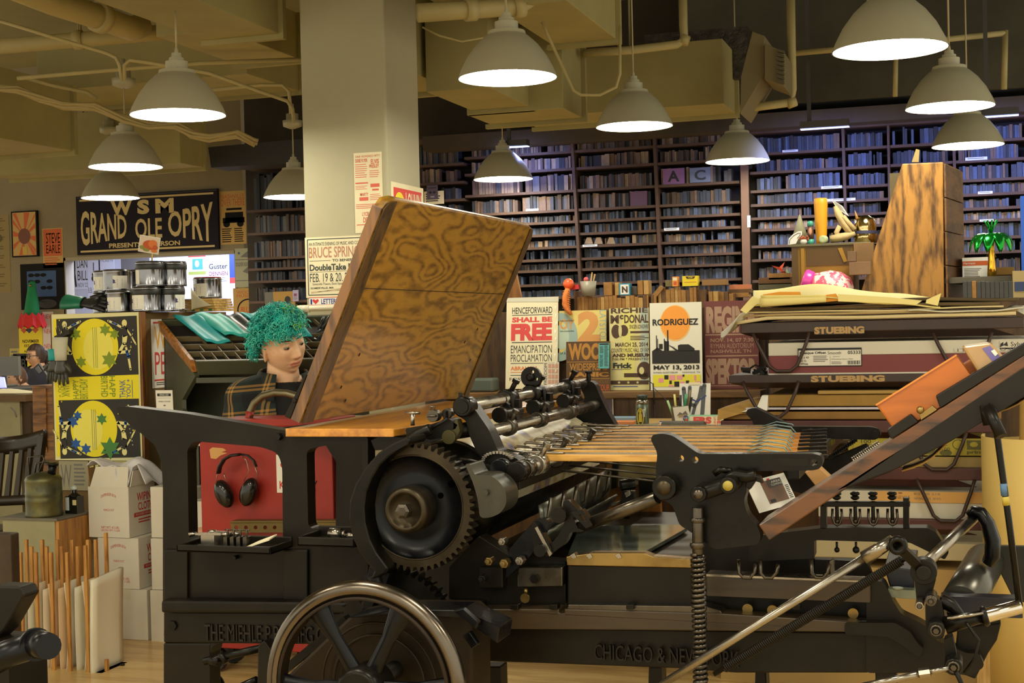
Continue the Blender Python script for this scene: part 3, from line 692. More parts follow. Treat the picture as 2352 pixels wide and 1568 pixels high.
def q4(f,w,h):
    f.ring(w*.5,h*.02,18,12,1.5,TANP); f.text('Guster',3,h*.34,w-4,h*.52,INKK); f.text('DENNEN',3,h*.6,w-4,h*.74,M('maroon_print',(110,50,70),.7)); f.lines(3,h*.8,w-4,h*.96,3,INKG)
iposter('white poster with black and maroon words right of the blue square poster',476,582,526,652,WP,q4)
def q5(f,w,h): f.rect(0,0,w,h*.82,INKB); f.rect(0,h*.82,w,h,INKR)
iposter('narrow blue and red poster at the window edge',526,582,540,650,WP,q5)
def q6(f,w,h): f.rect(1,1,w-1,9,INKR); f.text('TICKETS',3,h*.3,w-3,h*.45,INKG,0)
iposter('small red-headed paper strip seen above the ink cans',226,585,262,622,WP,q6)
def q7(f,w,h): f.rect(2,2,w-2,h*.6,INKG); f.text('4.20.23',w*.1,h*.66,w*.9,h*.86,M('light_blue_ink',(80,120,200),.7),0)
iposter('grey photo poster with a blue date above the tall cans',275,583,345,660,WP,q7)
# lamp of the room behind the window
o = bpy.data.lights.new('inner_room_lamp','AREA'); o.energy = INNER_P; o.color = rgb((196,208,255))[:3]; o.size = 1.2
ol = bpy.data.objects.new('inner_room_lamp', o); COL.objects.link(ol); q = (Vector((w0.x,w0.y,2.6))+Vector((w1.x,w1.y,2.6)))/2 - WN*.75; ol.location = q
# ================================================================ COLUMN posters
f = flat_px(700,546,838,684,CV-.0035,138,140,CREAM,thick=.003)
INKT = M('dark_teal_ink',(50,60,58),.7); PINKB = M('dusty_red_ink',(176,122,98),.7)
for a,b in (((6,5),(136,5)),((6,5),(6,134)),((6,134),(136,134))): f.line([a,b],2,INKT)
f.text('AN INTIMATE EVENING OF MUSIC AND CONVERSATION',9,11,200,19,INKT,0) if 0 else f.text('AN INTIMATE EVENING OF MUSIC AND CONV',9,12,134,20,INKT,0)
f.text('BRUCE SPRINGS',9,23,136,48,PINKB,.01); f.line([(10,55),(60,55)],1,INKT); f.text('TO BENEFIT',64,52,118,58,INKT); f.text('DoubleTake Ma',10,63,122,78,INKT,.03); f.line([(10,81),(126,80)],.7,INKT)
f.text('FEB. 19 & 20. 2003',10,84,120,104,INKT,0); f.text('Somerville Theatre, Davis Square',16,106,90,113,INKT,0); f.text('SOMERVILLE, MA',11,116,66,121,INKT)
for i in range(5): f.poly([(12,130-i*1),(130,112+i*3),(130,113+i*3),(12,130.6-i*1)],M('pale_brown_ink',(196,176,140),.7))
f.build('column_poster', None, 'wide cream poster with dusty red headline on the column front', 'poster')
f = flat_px(710,683,800,702,CV-.0062,90,19,PAPER)
f.rect(0,0,90,1.5,INKR); f.rect(0,17.5,90,19,INKR); f.text('I',3,4,7,16,INKB); f.text('LETTERPRESS',28,4,98 if 0 else 88,16,INKB,.02)
f.poly([(15,16),(8,9),(8,6),(11,4),(15,7),(19,4),(22,6),(22,9)],INKR); f.build('bumper_sticker', None, 'white sticker reading I heart LETTERPRESS on the column', 'sticker')
f = flat_px(812,352,881,536,CV-.0025,69,184,CREAM,thick=.002)
R2 = M('poster_red',(206,96,74),.7)
f.text('ONE HUNDRED FIFTY',4,6,65,11,R2,0); f.text('DIXIE FLYER',4,14,34,22,R2); f.text('ELVIS',42,16,62,27,R2); f.text('PRESLEY',38,28,62,36,R2)
f.lines(3,26,34,60,7,R2,h=.3); f.lines(38,42,66,60,4,R2,h=.3); f.rect(3,68,34,71,R2); f.rect(40,72,62,80,R2); f.rect(44,84,60,88,R2); f.lines(3,76,34,86,3,R2,h=.3)
f.text('MARTY',14,92,34,99,R2); f.rect(12,102,34,110,R2); f.lines(38,96,66,112,4,R2,h=.3); f.lines(3,118,66,130,3,R2,h=.35); f.text('LYCEUM',18,136,42,145,R2); f.text('DIXIE',20,148,42,160,R2); f.lines(4,164,60,168,1,R2); f.build('column_poster', None, 'tall cream poster with many red lines, high on the column front', 'poster')
# poster on the right face of the column
cxr = cr+.0024
a = Pu(898,416,cxr); b = Pu(972,434,cxr); h = .5
f = Flat(a, Vector((0,b.y-a.y,0)), Vector((0,0,-h)), 74, 90, CREAM)
f.rect(5,5,69,48,M('poster_scarlet',(204,50,36),.6)); f.ell(18,24,12,15,YEL,2); f.ell(14,20,2,3,INKK,3); f.ell(22,20,2,3,INKK,3); f.poly([(12,29),(24,29),(18,33)],INKR,3); f.text('LOUVIN',32,8,68,27,CREAM,.02,2); f.text('BROTHERS',36,32,68,44,CREAM,.0,2); f.lines(8,54,66,84,5,INKK)
f.build('column_poster', None, 'red poster with a yellow face on the side of the column', 'poster')
f = flat_px(980,426,1006,459,11.43,28,36, M('dusk_violet_card',(88,76,92),.7)); f.rect(4,6,24,8,INKK); f.ell(9,18,4,3,INKK); f.ell(19,18,4,3,INKK); f.rect(9,27,19,31,M('grey_violet',(150,140,150),.7)); f.build('mask_card', None, 'small violet card with drooping eyes peeking over the wooden board', 'card')
f = flat_px(974,440,1020,470,11.436,50,34,CREAM); f.text('HATS',4,6,46,14,INKK) if 0 else f.lines(4,6,46,30,4,INKK); f.build('small_sign', None, 'small pale sign behind the violet card', 'sign')
# white pipe rail at the foot of the column posters
pipe('grab_rail', 'short white painted rail fixed across the column below the sticker', [Pv(684,708,6.95),Pv(700,709,6.95),Pv(830,704,6.95)], .017, 'rail', M('white_gloss_paint',(206,200,174),.4), collar=(1,))
# ================================================================ POSTER CABINET
CBV = 5.55; CBU = Pv(322,715,CBV).x; CBL = Pv(114,718,CBV).x; CBB = Pu(520,712,CBU).y; CBZ = Pv(322,716,CBV).z
BRN = M('brown_cabinet_board', (104,80,40), .75, noise=.1, nscale=5)
r = thing('poster_cabinet', 'tall brown plywood cabinet plastered with yellow posters, cans on top', 'cabinet', ((CBL+CBU)/2,(CBV+CBB)/2,0))
mb = MB(BRN); mb.box((CBL,CBV,.0),(CBU,CBB,CBZ)); mb.build('body', r, bevel=.004)
mb = MB(WOOD('cabinet_edge_wood',(96,58,24),(140,92,44),'Z',8)); mb.box((CBU-.012,CBV-.006,0),(CBU+.008,CBV+.03,CBZ)); mb.build('corner_edge', r)
# yellow poster proof sheet on front
f = flat_px(118,722,327,1056,CBV-.012,209,334,M('cream_sheet',(226,222,170),.7),thick=.004)
SY = M('lemon_print',(236,222,30),.65); SG = M('leaf_print',(128,150,36),.65); SB = M('cobalt_print',(24,84,160),.65); SK = M('press_black',(34,32,28),.6); SG2 = M('fir_print',(70,130,62),.65)
f.rect(4,10,206,326,SY)
def panel(y0, flip):
    f.poly([(12,y0+3),(205,y0),(206,y0+132),(13,y0+137)], SK, 2)
    cx, cy = (104 if not flip else 96), y0+68
    f.ell(cx,cy,56,64,SY,3); f.ell(cx+(8 if not flip else -14),cy+4,36,48,M('pale_lemon_print',(238,230,96),.65),4)
    for dx,dy,sz,mt in (((-46,-30,15,SG),(26,-38,15,SG),(48,-28,13,SG),(-34,34,14,SG),(34,30,20,SG)) if not flip else ((-50,-16,15,SB),(-38,-30,12,SB),(20,-22,14,SG2),(-20,46,14,SB),(38,44,26,SG2),(-44,34,14,SB))): f.star(cx+dx,cy+dy,sz,mt,5,n=6 if not flip else 6,k=.55)
    for k in (-4,1,5): f.line([(cx+k,cy-44),(cx+k+1,cy+48)],.8,SG if not flip else INKG,6)
    # acrobat figures holding the hoop
    for sx in (-1,1):
        q = lambda x,y: (cx+sx*x, cy+(y if not flip else -y))
        sk = M('figure_cream',(232,224,150),.65)
        f.line([q(34,-58),q(52,-50),q(66,-42),q(72,-44)],5,sk,4); f.ell(*q(72,-52),6,8,sk,4); f.poly([q(66,-44),q(78,-44),q(80,-24),q(68,-20)],SK,5); f.poly([q(67,-24),q(79,-24),q(76,-8),q(66,-8)],sk,5)
        f.line([q(76,-40),q(88,-22),q(98,-4)],3.5,sk,5); f.line([q(70,-6),q(58,14),q(80,12)],7,sk,5); f.line([q(74,0),q(80,26),q(84,52)],5,sk,5); f.line([q(76,12),q(80,24)],6,SB,6); f.line([q(44,-54),q(54,-49)],4,SB,6)
        for k in range(7): f.ell(*q(92-k*1.5,-36+k*9),1.1,1.3,CREAM,5)
    for k in range(6): f.star(20+34*k,y0+6+((k*37)%120),2.2,SY,5)
panel(8, False); panel(194, True)
f.text('THANK',20,152,40,190,SG,.0,3,rot=90); f.text('YOU +',12,152,20,190,SG,.0,3,rot=90)
f.text('HAPPY',48,150,62,194,SG,.01,3,rot=-90); f.text('BIRTHDAY',64,148,84,194,SG,.01,3,rot=-90); f.text('BIRTHD',116,142,132,190,SG,.01,3,rot=90); f.text('HAPP',136,142,150,190,SG,.01,3,rot=90)
f.text('THANK',160,152,174,192,SB,.0,3,rot=-90); f.text('YOU +',176,150,186,192,SB,.0,3,rot=-90); f.line([(190,152),(190,192)],1.2,SB,3)
f.build('proof_sheet', r)
f = flat_px(135,1058,204,1125,CBV-.012,70,60,M('grey_old_print',(150,146,120),.7)); f.text('W',4,8,30,54,INKG,0); f.lines(36,6,64,54,6,INKG); f.build('old_print', r)
f = flat_px(205,1058,328,1160,CBV-.012,120,90,M('yellow_old_print',(206,196,110),.7)); f.text('LO',10,4,40,14,INKK); f.lines(6,24,60,70,7,INKK); f.build('old_print', r)
# posters on the side face
def sideflat(x0,y0,x1,y1,W,Hh,paper,off=.004):
    a=Pu(x0,y0,CBU+off); b=Pu(x1,y0,CBU+off); c=Pu(x0,y1,CBU+off); return Flat(a,Vector((0,b.y-a.y,0)),Vector((0,0,c.z-a.z)),W,Hh,paper)
for x0,x1,k in ((347,430,0),(430,508,1)):
    f = sideflat(x0,733,x1,892,84,160,PAPER); YO = M('poster_amber',(222,160,44),.7)
    f.rect(4,6,80,10,INKR); f.text('WASH',6,16,80,70,YO,0); f.text('PEACE',6,76,80,130,YO if k else INKR,0); f.rect(4,140,80,144,INKR); f.lines(8,147,60,156,2,INKK); f.build('poster_pair', r)
# things on top
CANM = M('tin_can_metal', (128,129,134), .18, 1., wear=.06, nscale=20); CANB = M('black_can_band', (30,30,28), .4); CANL = M('can_label', (236,236,226), .7); CANY = M('can_label_yellow',(216,204,30),.7)
def can_proto(name, label, R, h, band, lid):
    r = thing(name, label, 'can', (0,0,0))
    mb = MB(CANM); mb.lathe([(R,0),(R*1.03,.004),(R,.010),(R,h-.012),(R*1.03,h-.006),(R,h)], V(0,0,0), Z, 28); mb.build('can_body', r)
    if band:
        mb = MB(CANB); mb.lathe([(R*1.015,h-.036),(R*1.045,h-.030),(R*1.045,h-.012),(R*1.015,h-.008)], V(0,0,0), Z, 28, cap=False); mb.build('black_band', r)
    mb = MB(CANM if not lid else lid); mb.lathe([(R*.97,h),(R*.97,h+.004),(R*.88,h+.004),(R*.86,h-.003)], V(0,0,0), Z, 28); mb.build('lid', r)
    mb = MB(CANL); a0, a1 = -130, -62
    n = 8; pts = [(R*1.006*cos(radians(a0+(a1-a0)*i/n)), R*1.006*sin(radians(a0+(a1-a0)*i/n))) for i in range(n+1)]
    mb.add([V(x,y,z) for z in (h*.1,h*.72) for x,y in pts], [(i,i+1,n+2+i,n+1+i) for i in range(n)])
    mb.use(INKG)
    pt2 = lambda t,z: V(R*1.012*cos(radians(a0+(a1-a0)*t)), R*1.012*sin(radians(a0+(a1-a0)*t)), h*.1+h*.62*z)
    for z in (.86,.7,.62,.54,.42,.34,.26,.14): mb.add([pt2(.25,z),pt2(.6 if z<.8 else .9,z),pt2(.6 if z<.8 else .9,z+.035),pt2(.25,z+.035)],[(0,1,2,3)])
    mb.use(M('violet_star',(70,60,120),.7)); mb.add([pt2(0,.75),pt2(.16,.62),pt2(.1,.55),pt2(.2,.45),pt2(0,.4)],[(0,1,2,3,4)])
    mb.build('paper_label', r, recalc=False)
    return r
sc = scale_at(Pv(350,700,CBV+.1))
pA = can_proto('ink_can', 'ink can with black band, lower tier, second from right on cabinet', .0655, .113, True, None)
pB = can_proto('ink_can', 'plain ink can with paper label, lower tier centre', .062, .098, False, None)
GC = 'ink cans stacked on the poster cabinet'
def putcan(p, x, y, v, label, rz, first=False):
    q = Pv(x, y, v); o = p if first else dup(p, label=label); o['label'] = label; o['group'] = GC; o.location = (q.x, q.y, q.z); o.rotation_euler = (0,0,rz); ROOT[o.name] = Vector(o.location); return o
zt = CBZ
def oncab(x, v): r_ = Pv(x, 712, v); return Vector((r_.x, v, CBZ+.0005))
def place(p, x, v, z, label, rz, first=False):
    q = oncab(x, v); q.z = z; o = p if first else dup(p, label=label); o['label'] = label; o['group'] = GC; o.location = q; o.rotation_euler = (0,0,rz); ROOT[o.name]=Vector(q); return o
z1 = CBZ+.001; z2 = CBZ+.1185; z2b = CBZ+.104
place(pA, 337, CBV+.09, z1, 'ink can with black band, lower tier left, white label turned to us', -.1, True)
place(pA, 392, CBV+.19, z1, 'ink can with black band, lower tier right end', 1.6)
place(pA, 347, CBV+.11, z2, 'ink can with black band, upper tier, carrying the turkey card', -.75)
place(pA, 398, CBV+.21, z2, 'ink can with black band, upper tier right end', -.95)
place(pB, 275, CBV+.09, z1, 'plain ink can with white label, lower tier left of the black banded ones', .2, True)
place(pB, 245, CBV+.24, z1, 'plain ink can half hidden behind the rubber glove', 1.2)
place(pB, 247, CBV+.20+.02, z2b, 'plain ink can with white label, upper tier left end', .05)
place(pB, 270, CBV+.10+.05, z2b, 'plain ink can with yellow sticker, upper tier second from left', 1.0)
place(pB, 303, CBV+.26, z2b, 'plain ink can wedged in the upper tier behind the banded can', -.3)
place(pB, 300, CBV+.27, z1, 'plain ink can deep in the lower tier behind the labelled one', 2.)
# turkey card on a stick
q = oncab(352, CBV+.11); zc = z2+.118
r = thing('turkey_card', 'little card with a roast turkey picture on a stick above the cans', 'card', (q.x,q.y,zc))
mb = MB(M('light_stick',(206,178,110),.6)); mb.beam(V(q.x,q.y,zc), V(q.x+.005,q.y,zc+.06), .006, .004, Y); mb.build('stick', r)
a = V(q.x-.055,q.y-.006,zc+.125); f = Flat(a, V(.108,0,-.02), V(-.015,0,-.077), 56, 42, PAPER); TK = M('roast_brown',(190,84,30),.6); TG = M('garnish_green',(140,140,70),.7)
f.ell(30,22,19,12,TK,2); f.ell(38,18,12,10,M('roast_light',(214,116,48),.6),3); f.ell(46,26,7,6,TK,4); f.rect(2,2,54,40,M('card_backdrop',(216,200,180),.7),1); f.ell(10,30,7,5,TG,3); f.ell(22,35,9,4,TG,3); f.ell(44,35,8,4,M('carrot',(214,120,40),.7),3); f.build('picture', r)
# red-lidded can, rolled sheet and wooden furniture stack
q = oncab(478, CBV+.5); q.z = CBZ
CR = M('red_lid', (206,52,40), .45)
r = thing('wood_strip_stack', 'stack of yellowed wooden strips with green squares under the red-lidded can', 'wood strips', q)
WST = WOOD('strip_wood',(150,112,52),(204,168,92),'X',10)
for k in range(5):
    mb = MB(WST); mb.box((q.x-.1+.006*(k%2),q.y-.1,CBZ+.001+.0125*k),(q.x+.1-.004*k,q.y+.08,CBZ+.012+.0125*k)); mb.build('strip', r)
mb = MB(M('green_square',(60,120,60),.7)); 
for k in range(4): mb.box((q.x-.08+.047*k,q.y-.1015,CBZ+.002),(q.x-.062+.047*k,q.y-.1,CBZ+.012))
mb.build('green_mark', r)
r = can_proto('red_lid_can', 'shiny can with red lid and handwritten tape, right end of cabinet top', .068, .1, False, CR); r.location = q+Z*.0645; ROOT[r.name]=q+Z*.0645
mb = MB(CR); mb.lathe([(.0695,.08),(.0715,.082),(.0715,.099),(.069,.101)], V(0,0,0), Z, 28, cap=False); mb.build('red_rim', r); 
r = thing('paper_scroll', 'curled cream sheet leaning on the red-lidded can', 'paper', oncab(437,CBV+.4)+Z*.0)
q0 = oncab(440,CBV+.36)
mb = MB(CREAM); mb.grid(lambda a,b: q0+V(.0+.1*a*a, .02*a, .12*(1-a)*b+.006+.02*a), 10, 4); mb.build('sheet', r, solid=.0015)
# ================================================================ left foreground: boxes, cabinet, chair, rack, type case
BOXM = M('white_carton', (214,208,190), .75, noise=.03, nscale=6); BOXIN = M('carton_inside', (150,112,66), .85); TAPE = M('carton_tape', (206,198,172), .4); REDP = M('carton_red_print', (190,52,46), .7)
BW, BD, BH = .205, .205, .222
def carton(x, v, z, label, kind=0, open_=False, w=BW, d=BD, h=BH):
    """x,v = front left corner (m)"""
    r = thing('cloth_carton', label, 'box', (x+w/2, v+d/2, z), 'white cartons of wiping cloths')
    mb = MB(BOXM)
    if open_:
        t = .004
        for a, b in (((x,v,z),(x+w,v+d,z+t)),((x,v,z),(x+w,v+t,z+h)),((x,v+d-t,z),(x+w,v+d,z+h)),((x,v,z),(x+t,v+d,z+h)),((x+w-t,v,z),(x+w,v+d,z+h))): mb.box(a,b)
    else: mb.box((x,v,z),(x+w,v+d,z+h))
    mb.build('carton_body', r, bevel=.003)
    if open_:
        mb = MB(BOXM); mb.prism([V(x+.01,v,z+h),V(x+w-.005,v,z+h),V(x+w-.02,v+.035,z+h+.085),V(x+.018,v+.035,z+h+.085)], V(0,.004,.0)); mb.build('flap', r)
        mb = MB(BOXIN); mb.prism([V(x,v+.01,z+h),V(x,v+d-.01,z+h),V(x-.015,v+d-.02,z+h+.08),V(x-.015,v+.02,z+h+.08)], V(.004,0,0)); mb.build('flap', r)
        mb = MB(BOXM); mb.prism([V(x+w,v+.01,z+h),V(x+w,v+d,z+h),V(x+w+.01,v+d,z+h+.07),V(x+w+.01,v+.02,z+h+.07)], V(.004,0,0)); mb.build('flap', r)
    else:
        mb = MB(TAPE); mb.box((x+w*.4,v-.0006,z+h*.8),(x+w*.6,v,z+h+.0006)); mb.box((x+w*.4,v,z+h),(x+w*.6,v+d,z+h+.0007)); mb.build('tape', r)
    f = Flat(V(x,v-.001,z+h), V(w,0,0), V(0,0,-h), 100, 108, BOXM, thick=.0005)
    if kind != 2:
        f.text('DISPENSER BOX',32,14,70,20,REDP,.0,1,skew=lambda a,b:(a,b-.9*(1-(2*a-1)**2)+.7)); f.text('PUNCH OUT',38,47,64,51.5,REDP,.0); f.text('NET WT. 4.5 LBS.',31,84,76,89,REDP,.0); f.text('GROSS WT. 5 LBS.',30,90.5,78,95,REDP,.0)
        f.build('front_print', r)
    g = Flat(V(x+w+.001,v,z+h), V(0,d,0), V(0,0,-h), 100, 108, BOXM, thick=.0005)
    if kind != 2:
        g.text('WIPING',30,16,98,34,REDP,.02); g.text('CLOTHS',34,37,98,54,REDP,.02); g.rect(18,58,100,67,REDP); g.text('PROCESSED FOR QUALITY',24,60,98,65,BOXM,0,2); g.lines(34,72,90,84,2,REDP)
        g.build('side_print', r)
    return r
def at_floor(x, y): return Pz(x, y, 0)
q7 = at_floor(247,1466); zb = [0, .224, .448]
x0, v0 = q7.x, q7.y
carton(x0, v0, 0, 'white carton at the floor, left column of the stack', 2)
carton(x0-.035, v0+.0, zb[1], 'white carton in the middle of the left column, torn top shadow', 0)
carton(x0-.075, v0-.005, zb[2], 'open white carton on top with rags hanging out', 0, True)
qx = x0+BW+.018
carton(qx, v0+.0, 0, 'white carton at the floor beside the press leg', 1)
carton(qx+.004, v0+.01, zb[1], 'white carton in the middle beside the press leg', 1)
carton(qx+.0, v0+.02, zb[2], 'white carton on top beside the press leg, barcode on face', 2, w=.23)
carton(x0-.27, v0+.12, zb[1]-.03, 'white carton half hidden behind the wooden rack sticks', 1, h=.25)
carton(x0-.26, v0+.13, 0, 'white carton at the floor behind the paper rack', 2, h=.192)
# rags on the open carton
rg = M('white_rag', (222,220,222), .9, noise=.03, nscale=8)
cx_, cv_, cz_ = x0-.075, v0, zb[2]+BH
def ragf(a, b):
    x = cx_-.03+.30*a; y = cv_+.03+.17*b; z = cz_+.088+.022*sin(9*a+3*b)*.6+.012*sin(17*a-8*b)
    d = max(0, (a-.42))*max(0, .75-b)
    if b < .4 and .5 < a < .85: z -= (.4-b)*.36*(1-abs(a-.68)/.18); y -= (.4-b)*.06
    if a > .82: z -= (a-.82)*.4
    return V(x, y, z)
mb = MB(rg); mb.grid(ragf, 36, 24); mb.build('wiping_rag', None, 'crumpled white rags draped over the open carton', 'rag', solid=.003)
# grey painted cabinet with orange side, gas can and bottle
GC0 = Pz(14,1194,.62); 
gv = Pv(10,1194,5.05).y; 
gz = Pv(128,1190,5.05).z; gx0 = Pv(6,1194,5.05).x; gx1 = Pv(128,1190,5.05).x; gb = Pu(203,1172,gx1).y
r = thing('paint_cabinet', 'low grey-green cabinet with orange wooden side, gas can on top', 'cabinet', ((gx0+gx1)/2,(gv+gb)/2,0))
GREYG = M('grey_green_paint', (150,146,112), .7, noise=.08, nscale=6)
mb = MB(GREYG); mb.box((gx0,gv,0),(gx1-.006,gb,gz-.01)); mb.build('body', r)
mb = MB(WOOD('orange_side_wood',(142,92,34),(184,130,58),'Z',5)); mb.box((gx1-.006,gv+.003,0),(gx1+.012,gb,gz-.012)); mb.build('side_panel', r)
mb = MB(M('grey_top', (104,100,88), .6, noise=.1)); mb.box((gx0-.01,gv-.01,gz-.01),(gx1+.012,gb,gz)); mb.build('top', r)
q = Pz(102,1184,gz); R = 41*scale_at(q); k = scale_at(q)
r = thing('safety_can', 'dented dark metal solvent can with spout and wire handle', 'can', q)
CANP = M('smeared_can_paint', (72,76,64), .42, .6, c2=(112,106,60), nscale=14, bump=.1); 
mb = MB(CANP); mb.lathe([(R,0),(R*1.02,4*k),(R,8*k),(R,34*k),(R*1.03,38*k),(R,42*k),(R,48*k),(R*1.03,52*k),(R,56*k),(R,80*k),(R*1.02,84*k),(R*.9,92*k),(R*.5,99*k),(R*.3,101*k)], q, Z, 32); mb.build('can_body', r)
mb = MB(IRONB); mb.tube(q+V(22*k,0,94*k), q+V(26*k,0,118*k), 9*k, 10*k); mb.lathe([(13*k,0),(13*k,5*k)], q+V(26*k,0,117*k), V(.2,0,1)); mb.beam(q+V(8*k,0,124*k), q+V(30*k,0,120*k), 14*k, 4*k); mb.build('spout', r)
mb = MB(DSTEEL); mb.path([q+V(-36*k,0,88*k),q+V(-40*k,0,134*k),q+V(0,0,138*k),q+V(4*k,0,130*k),q+V(-12*k,0,96*k)], 2*k, 6); mb.path([q+V(-24*k,0,92*k),q+V(-18*k,0,120*k),q+V(8*k,0,126*k)], 2*k, 6); mb.build('wire_handle', r)
q = Pz(172,1178,gz); k = scale_at(q)
r = thing('ink_bottle', 'small dark square bottle with clear stopper beside the solvent can', 'bottle', q)
mb = MB(M('dark_bottle_glass',(26,24,20),.15)); mb.box(q+V(-17*k,-13*k,0), q+V(17*k,13*k,40*k)); mb.lathe([(17*k,40*k),(6*k,47*k),(6*k,54*k)], q, Z, 16); mb.build('bottle_body', r, bevel=.003)
mb = MB(M('clear_plastic',(190,200,196),.15)); mb.lathe([(7*k,0),(8*k,4*k),(3*k,10*k)], q+Z*54*k, Z, 14); mb.box(q+V(-14*k,-15*k,8*k), q+V(-5*k,-13.2*k,38*k)); mb.build('stopper', r)
mb = MB(M('small_cream_label',(206,190,130),.7)); mb.box(q+V(4*k,-13.6*k,20*k), q+V(14*k,-13.1*k,32*k)); mb.build('bottle_label', r)
# oak chair with slatted back
CHW = M('dark_chair_wood', (44,34,24), .35, noise=.25, nscale=8, wear=.1)
cd = 6.7
r = thing('slat_chair', 'dark wooden chair with slatted curved back at the left edge', 'chair', P(40,1320,cd))
def cp(x,y,dd=0): return P(x,y,cd+dd)
mb = MB(CHW); mb.grid(lambda a,b: cp(-15+118*a, 1004+40*b-18*a*a + 0, .05*sin(pi*a)), 14, 3); mb.build('top_rail', r, solid=.03)
for i, x in enumerate((14,36,58,78,94)):
    mb = MB(CHW); mb.prism([cp(x-16+2,1040-6*i*.6),cp(x-6,1040-6*i*.6),cp(x-16-3*i*.2,1150),cp(x-28-3*i*.2,1150)], Y*.016); mb.build('slat', r)
for x0_,x1_,nm in ((-30,-22,'back_post'),(98,84,'back_post')):
    mb = MB(CHW); mb.beam(cp(x0_,1000), cp(x1_-14,1215), .03, .035); mb.build(nm, r)
mb = MB(CHW); mb.grid(lambda a,b: cp(-20+86*a,1140+22*b-4*a), 8, 2); mb.build('lower_rail', r, solid=.03)
se = Pz(20,1200,.46)
mb = MB(CHW); zc = cp(20,1205).z; a = cp(-60,1175); b = cp(66,1185); mb.box((a.x,a.y-.30,zc-.03),(b.x,b.y+.0,zc)); mb.build('seat', r, bevel=.01)
for dx, dy in ((a.x+.03,a.y-.27),(b.x-.03,b.y-.27),(a.x+.03,b.y-.04),(b.x-.03,b.y-.04)):
    mb = MB(CHW); mb.box((dx-.018,dy-.018,0),(dx+.018,dy+.018,zc-.03)); mb.build('leg', r)
# desk / flat file behind the chair with the wooden drawer unit
q = P(0,915,8.2); q2 = P(74,905,8.2)
r = thing('work_desk', 'grey-fronted desk with brown top at the left edge behind the chair', 'desk', P(-20,1300,8.2))
TOPW = M('desk_brown_top',(92,66,34),.6,noise=.15)
mb = MB(TOPW); mb.box((q.x-.6,q.y,q2.z-.04),(q2.x,q.y+.6,q2.z)); mb.build('top', r)
mb = MB(GREYG); e = P(48,1000,8.2); mb.box((q.x-.55,q.y+.03,0),(e.x,q.y+.58,q2.z-.041)); mb.build('pedestal', r)
mb = MB(M('desk_dark_side',(62,44,22),.7)); mb.box((e.x,q.y+.05,0),(q2.x-.01,q.y+.56,q2.z-.041)); mb.build('side_panel', r)
mb = MB(INKG); mb.path([P(24,935,8.1),P(34,945,8.1),P(38,958,8.1)], .004, 6) ; mb.build('drawer_pull', r)
r = thing('drawer_chest', 'brown wooden drawer chest between the desk and the poster cabinet', 'chest', P(92,1200,7.8))
a = P(74,885,7.8); b = P(114,885,7.8); OAK = WOOD('worn_oak',(84,52,22),(142,96,44),'X',7)
mb = MB(OAK); mb.box((a.x,a.y,0),(b.x+.1,a.y+.5,a.z)); mb.build('body', r)
for y0_,y1_ in ((892,948),(952,1038)):
    c0 = P(75,y0_,7.79); c1 = P(113,y1_,7.79); mb = MB(OAK); mb.box((c0.x,a.y-.012,c1.z),(c1.x,a.y-.001,c0.z)); mb.build('drawer_front', r, bevel=.003)
# paper sheets on desk
mb = MB(CREAM); qq = P(20,893,8.5); mb.grid(lambda a,b: V(qq.x-.22+.44*a, q.y+.06+.3*b, q2.z+.006+.012*sin(5*a)*b), 8, 4); mb.build('paper_sheets', None, 'loose cream sheets on the desk at the left edge', 'paper', solid=.006)
# laptop and screen on the desk
r = thing('laptop', 'open laptop with blue screen in front of the reclining head', 'laptop', P(-4,880,9.2))
mb = MB(M('laptop_grey',(90,92,96),.4,.5)); a = P(-25,892,9.2); mb.box((a.x,a.y,a.z-.012),(a.x+.3,a.y+.2,a.z)); mb.build('base', r)
mb = MB(EMIT('blue_screen',(60,80,220),.9)); mb.prism([P(-30,864,9.25),P(8,866,9.25),P(13,890,9.2),P(-30,892,9.2)], Y*.012); mb.build('screen', r)
mb = MB(M('grey_monitor_back',(112,112,108),.5)); mb.prism([P(-30,820,9.9),P(41,818,9.9),P(43,862,9.9),P(-30,864,9.9)], Y*.03); 
r = thing('monitor', 'grey flat monitor seen from behind at the left edge', 'monitor', P(10,880,9.9)); mb.build('display', r)
mb2 = MB(M('grey_monitor_back')); mb2.tube(P(10,862,9.95), P(10,884,9.95), .02); mb2.lathe([(.09,0),(.09,.01)], P(10,886,9.95), Z, 16); mb2.build('stand', r)
r = thing('counter', 'dark counter carrying the monitor and laptop at the left', 'counter', P(20,950,9.8))
a = P(-60,886,9.4); a2 = P(112,888,9.4); mb = MB(M('dark_counter',(56,44,30),.7)); zc2 = P(10,893,9.4).z; mb.box((a.x-1.2,a.y-.25,0),(a2.x,a.y+.62,zc2-.0)); mb.build('body', r)
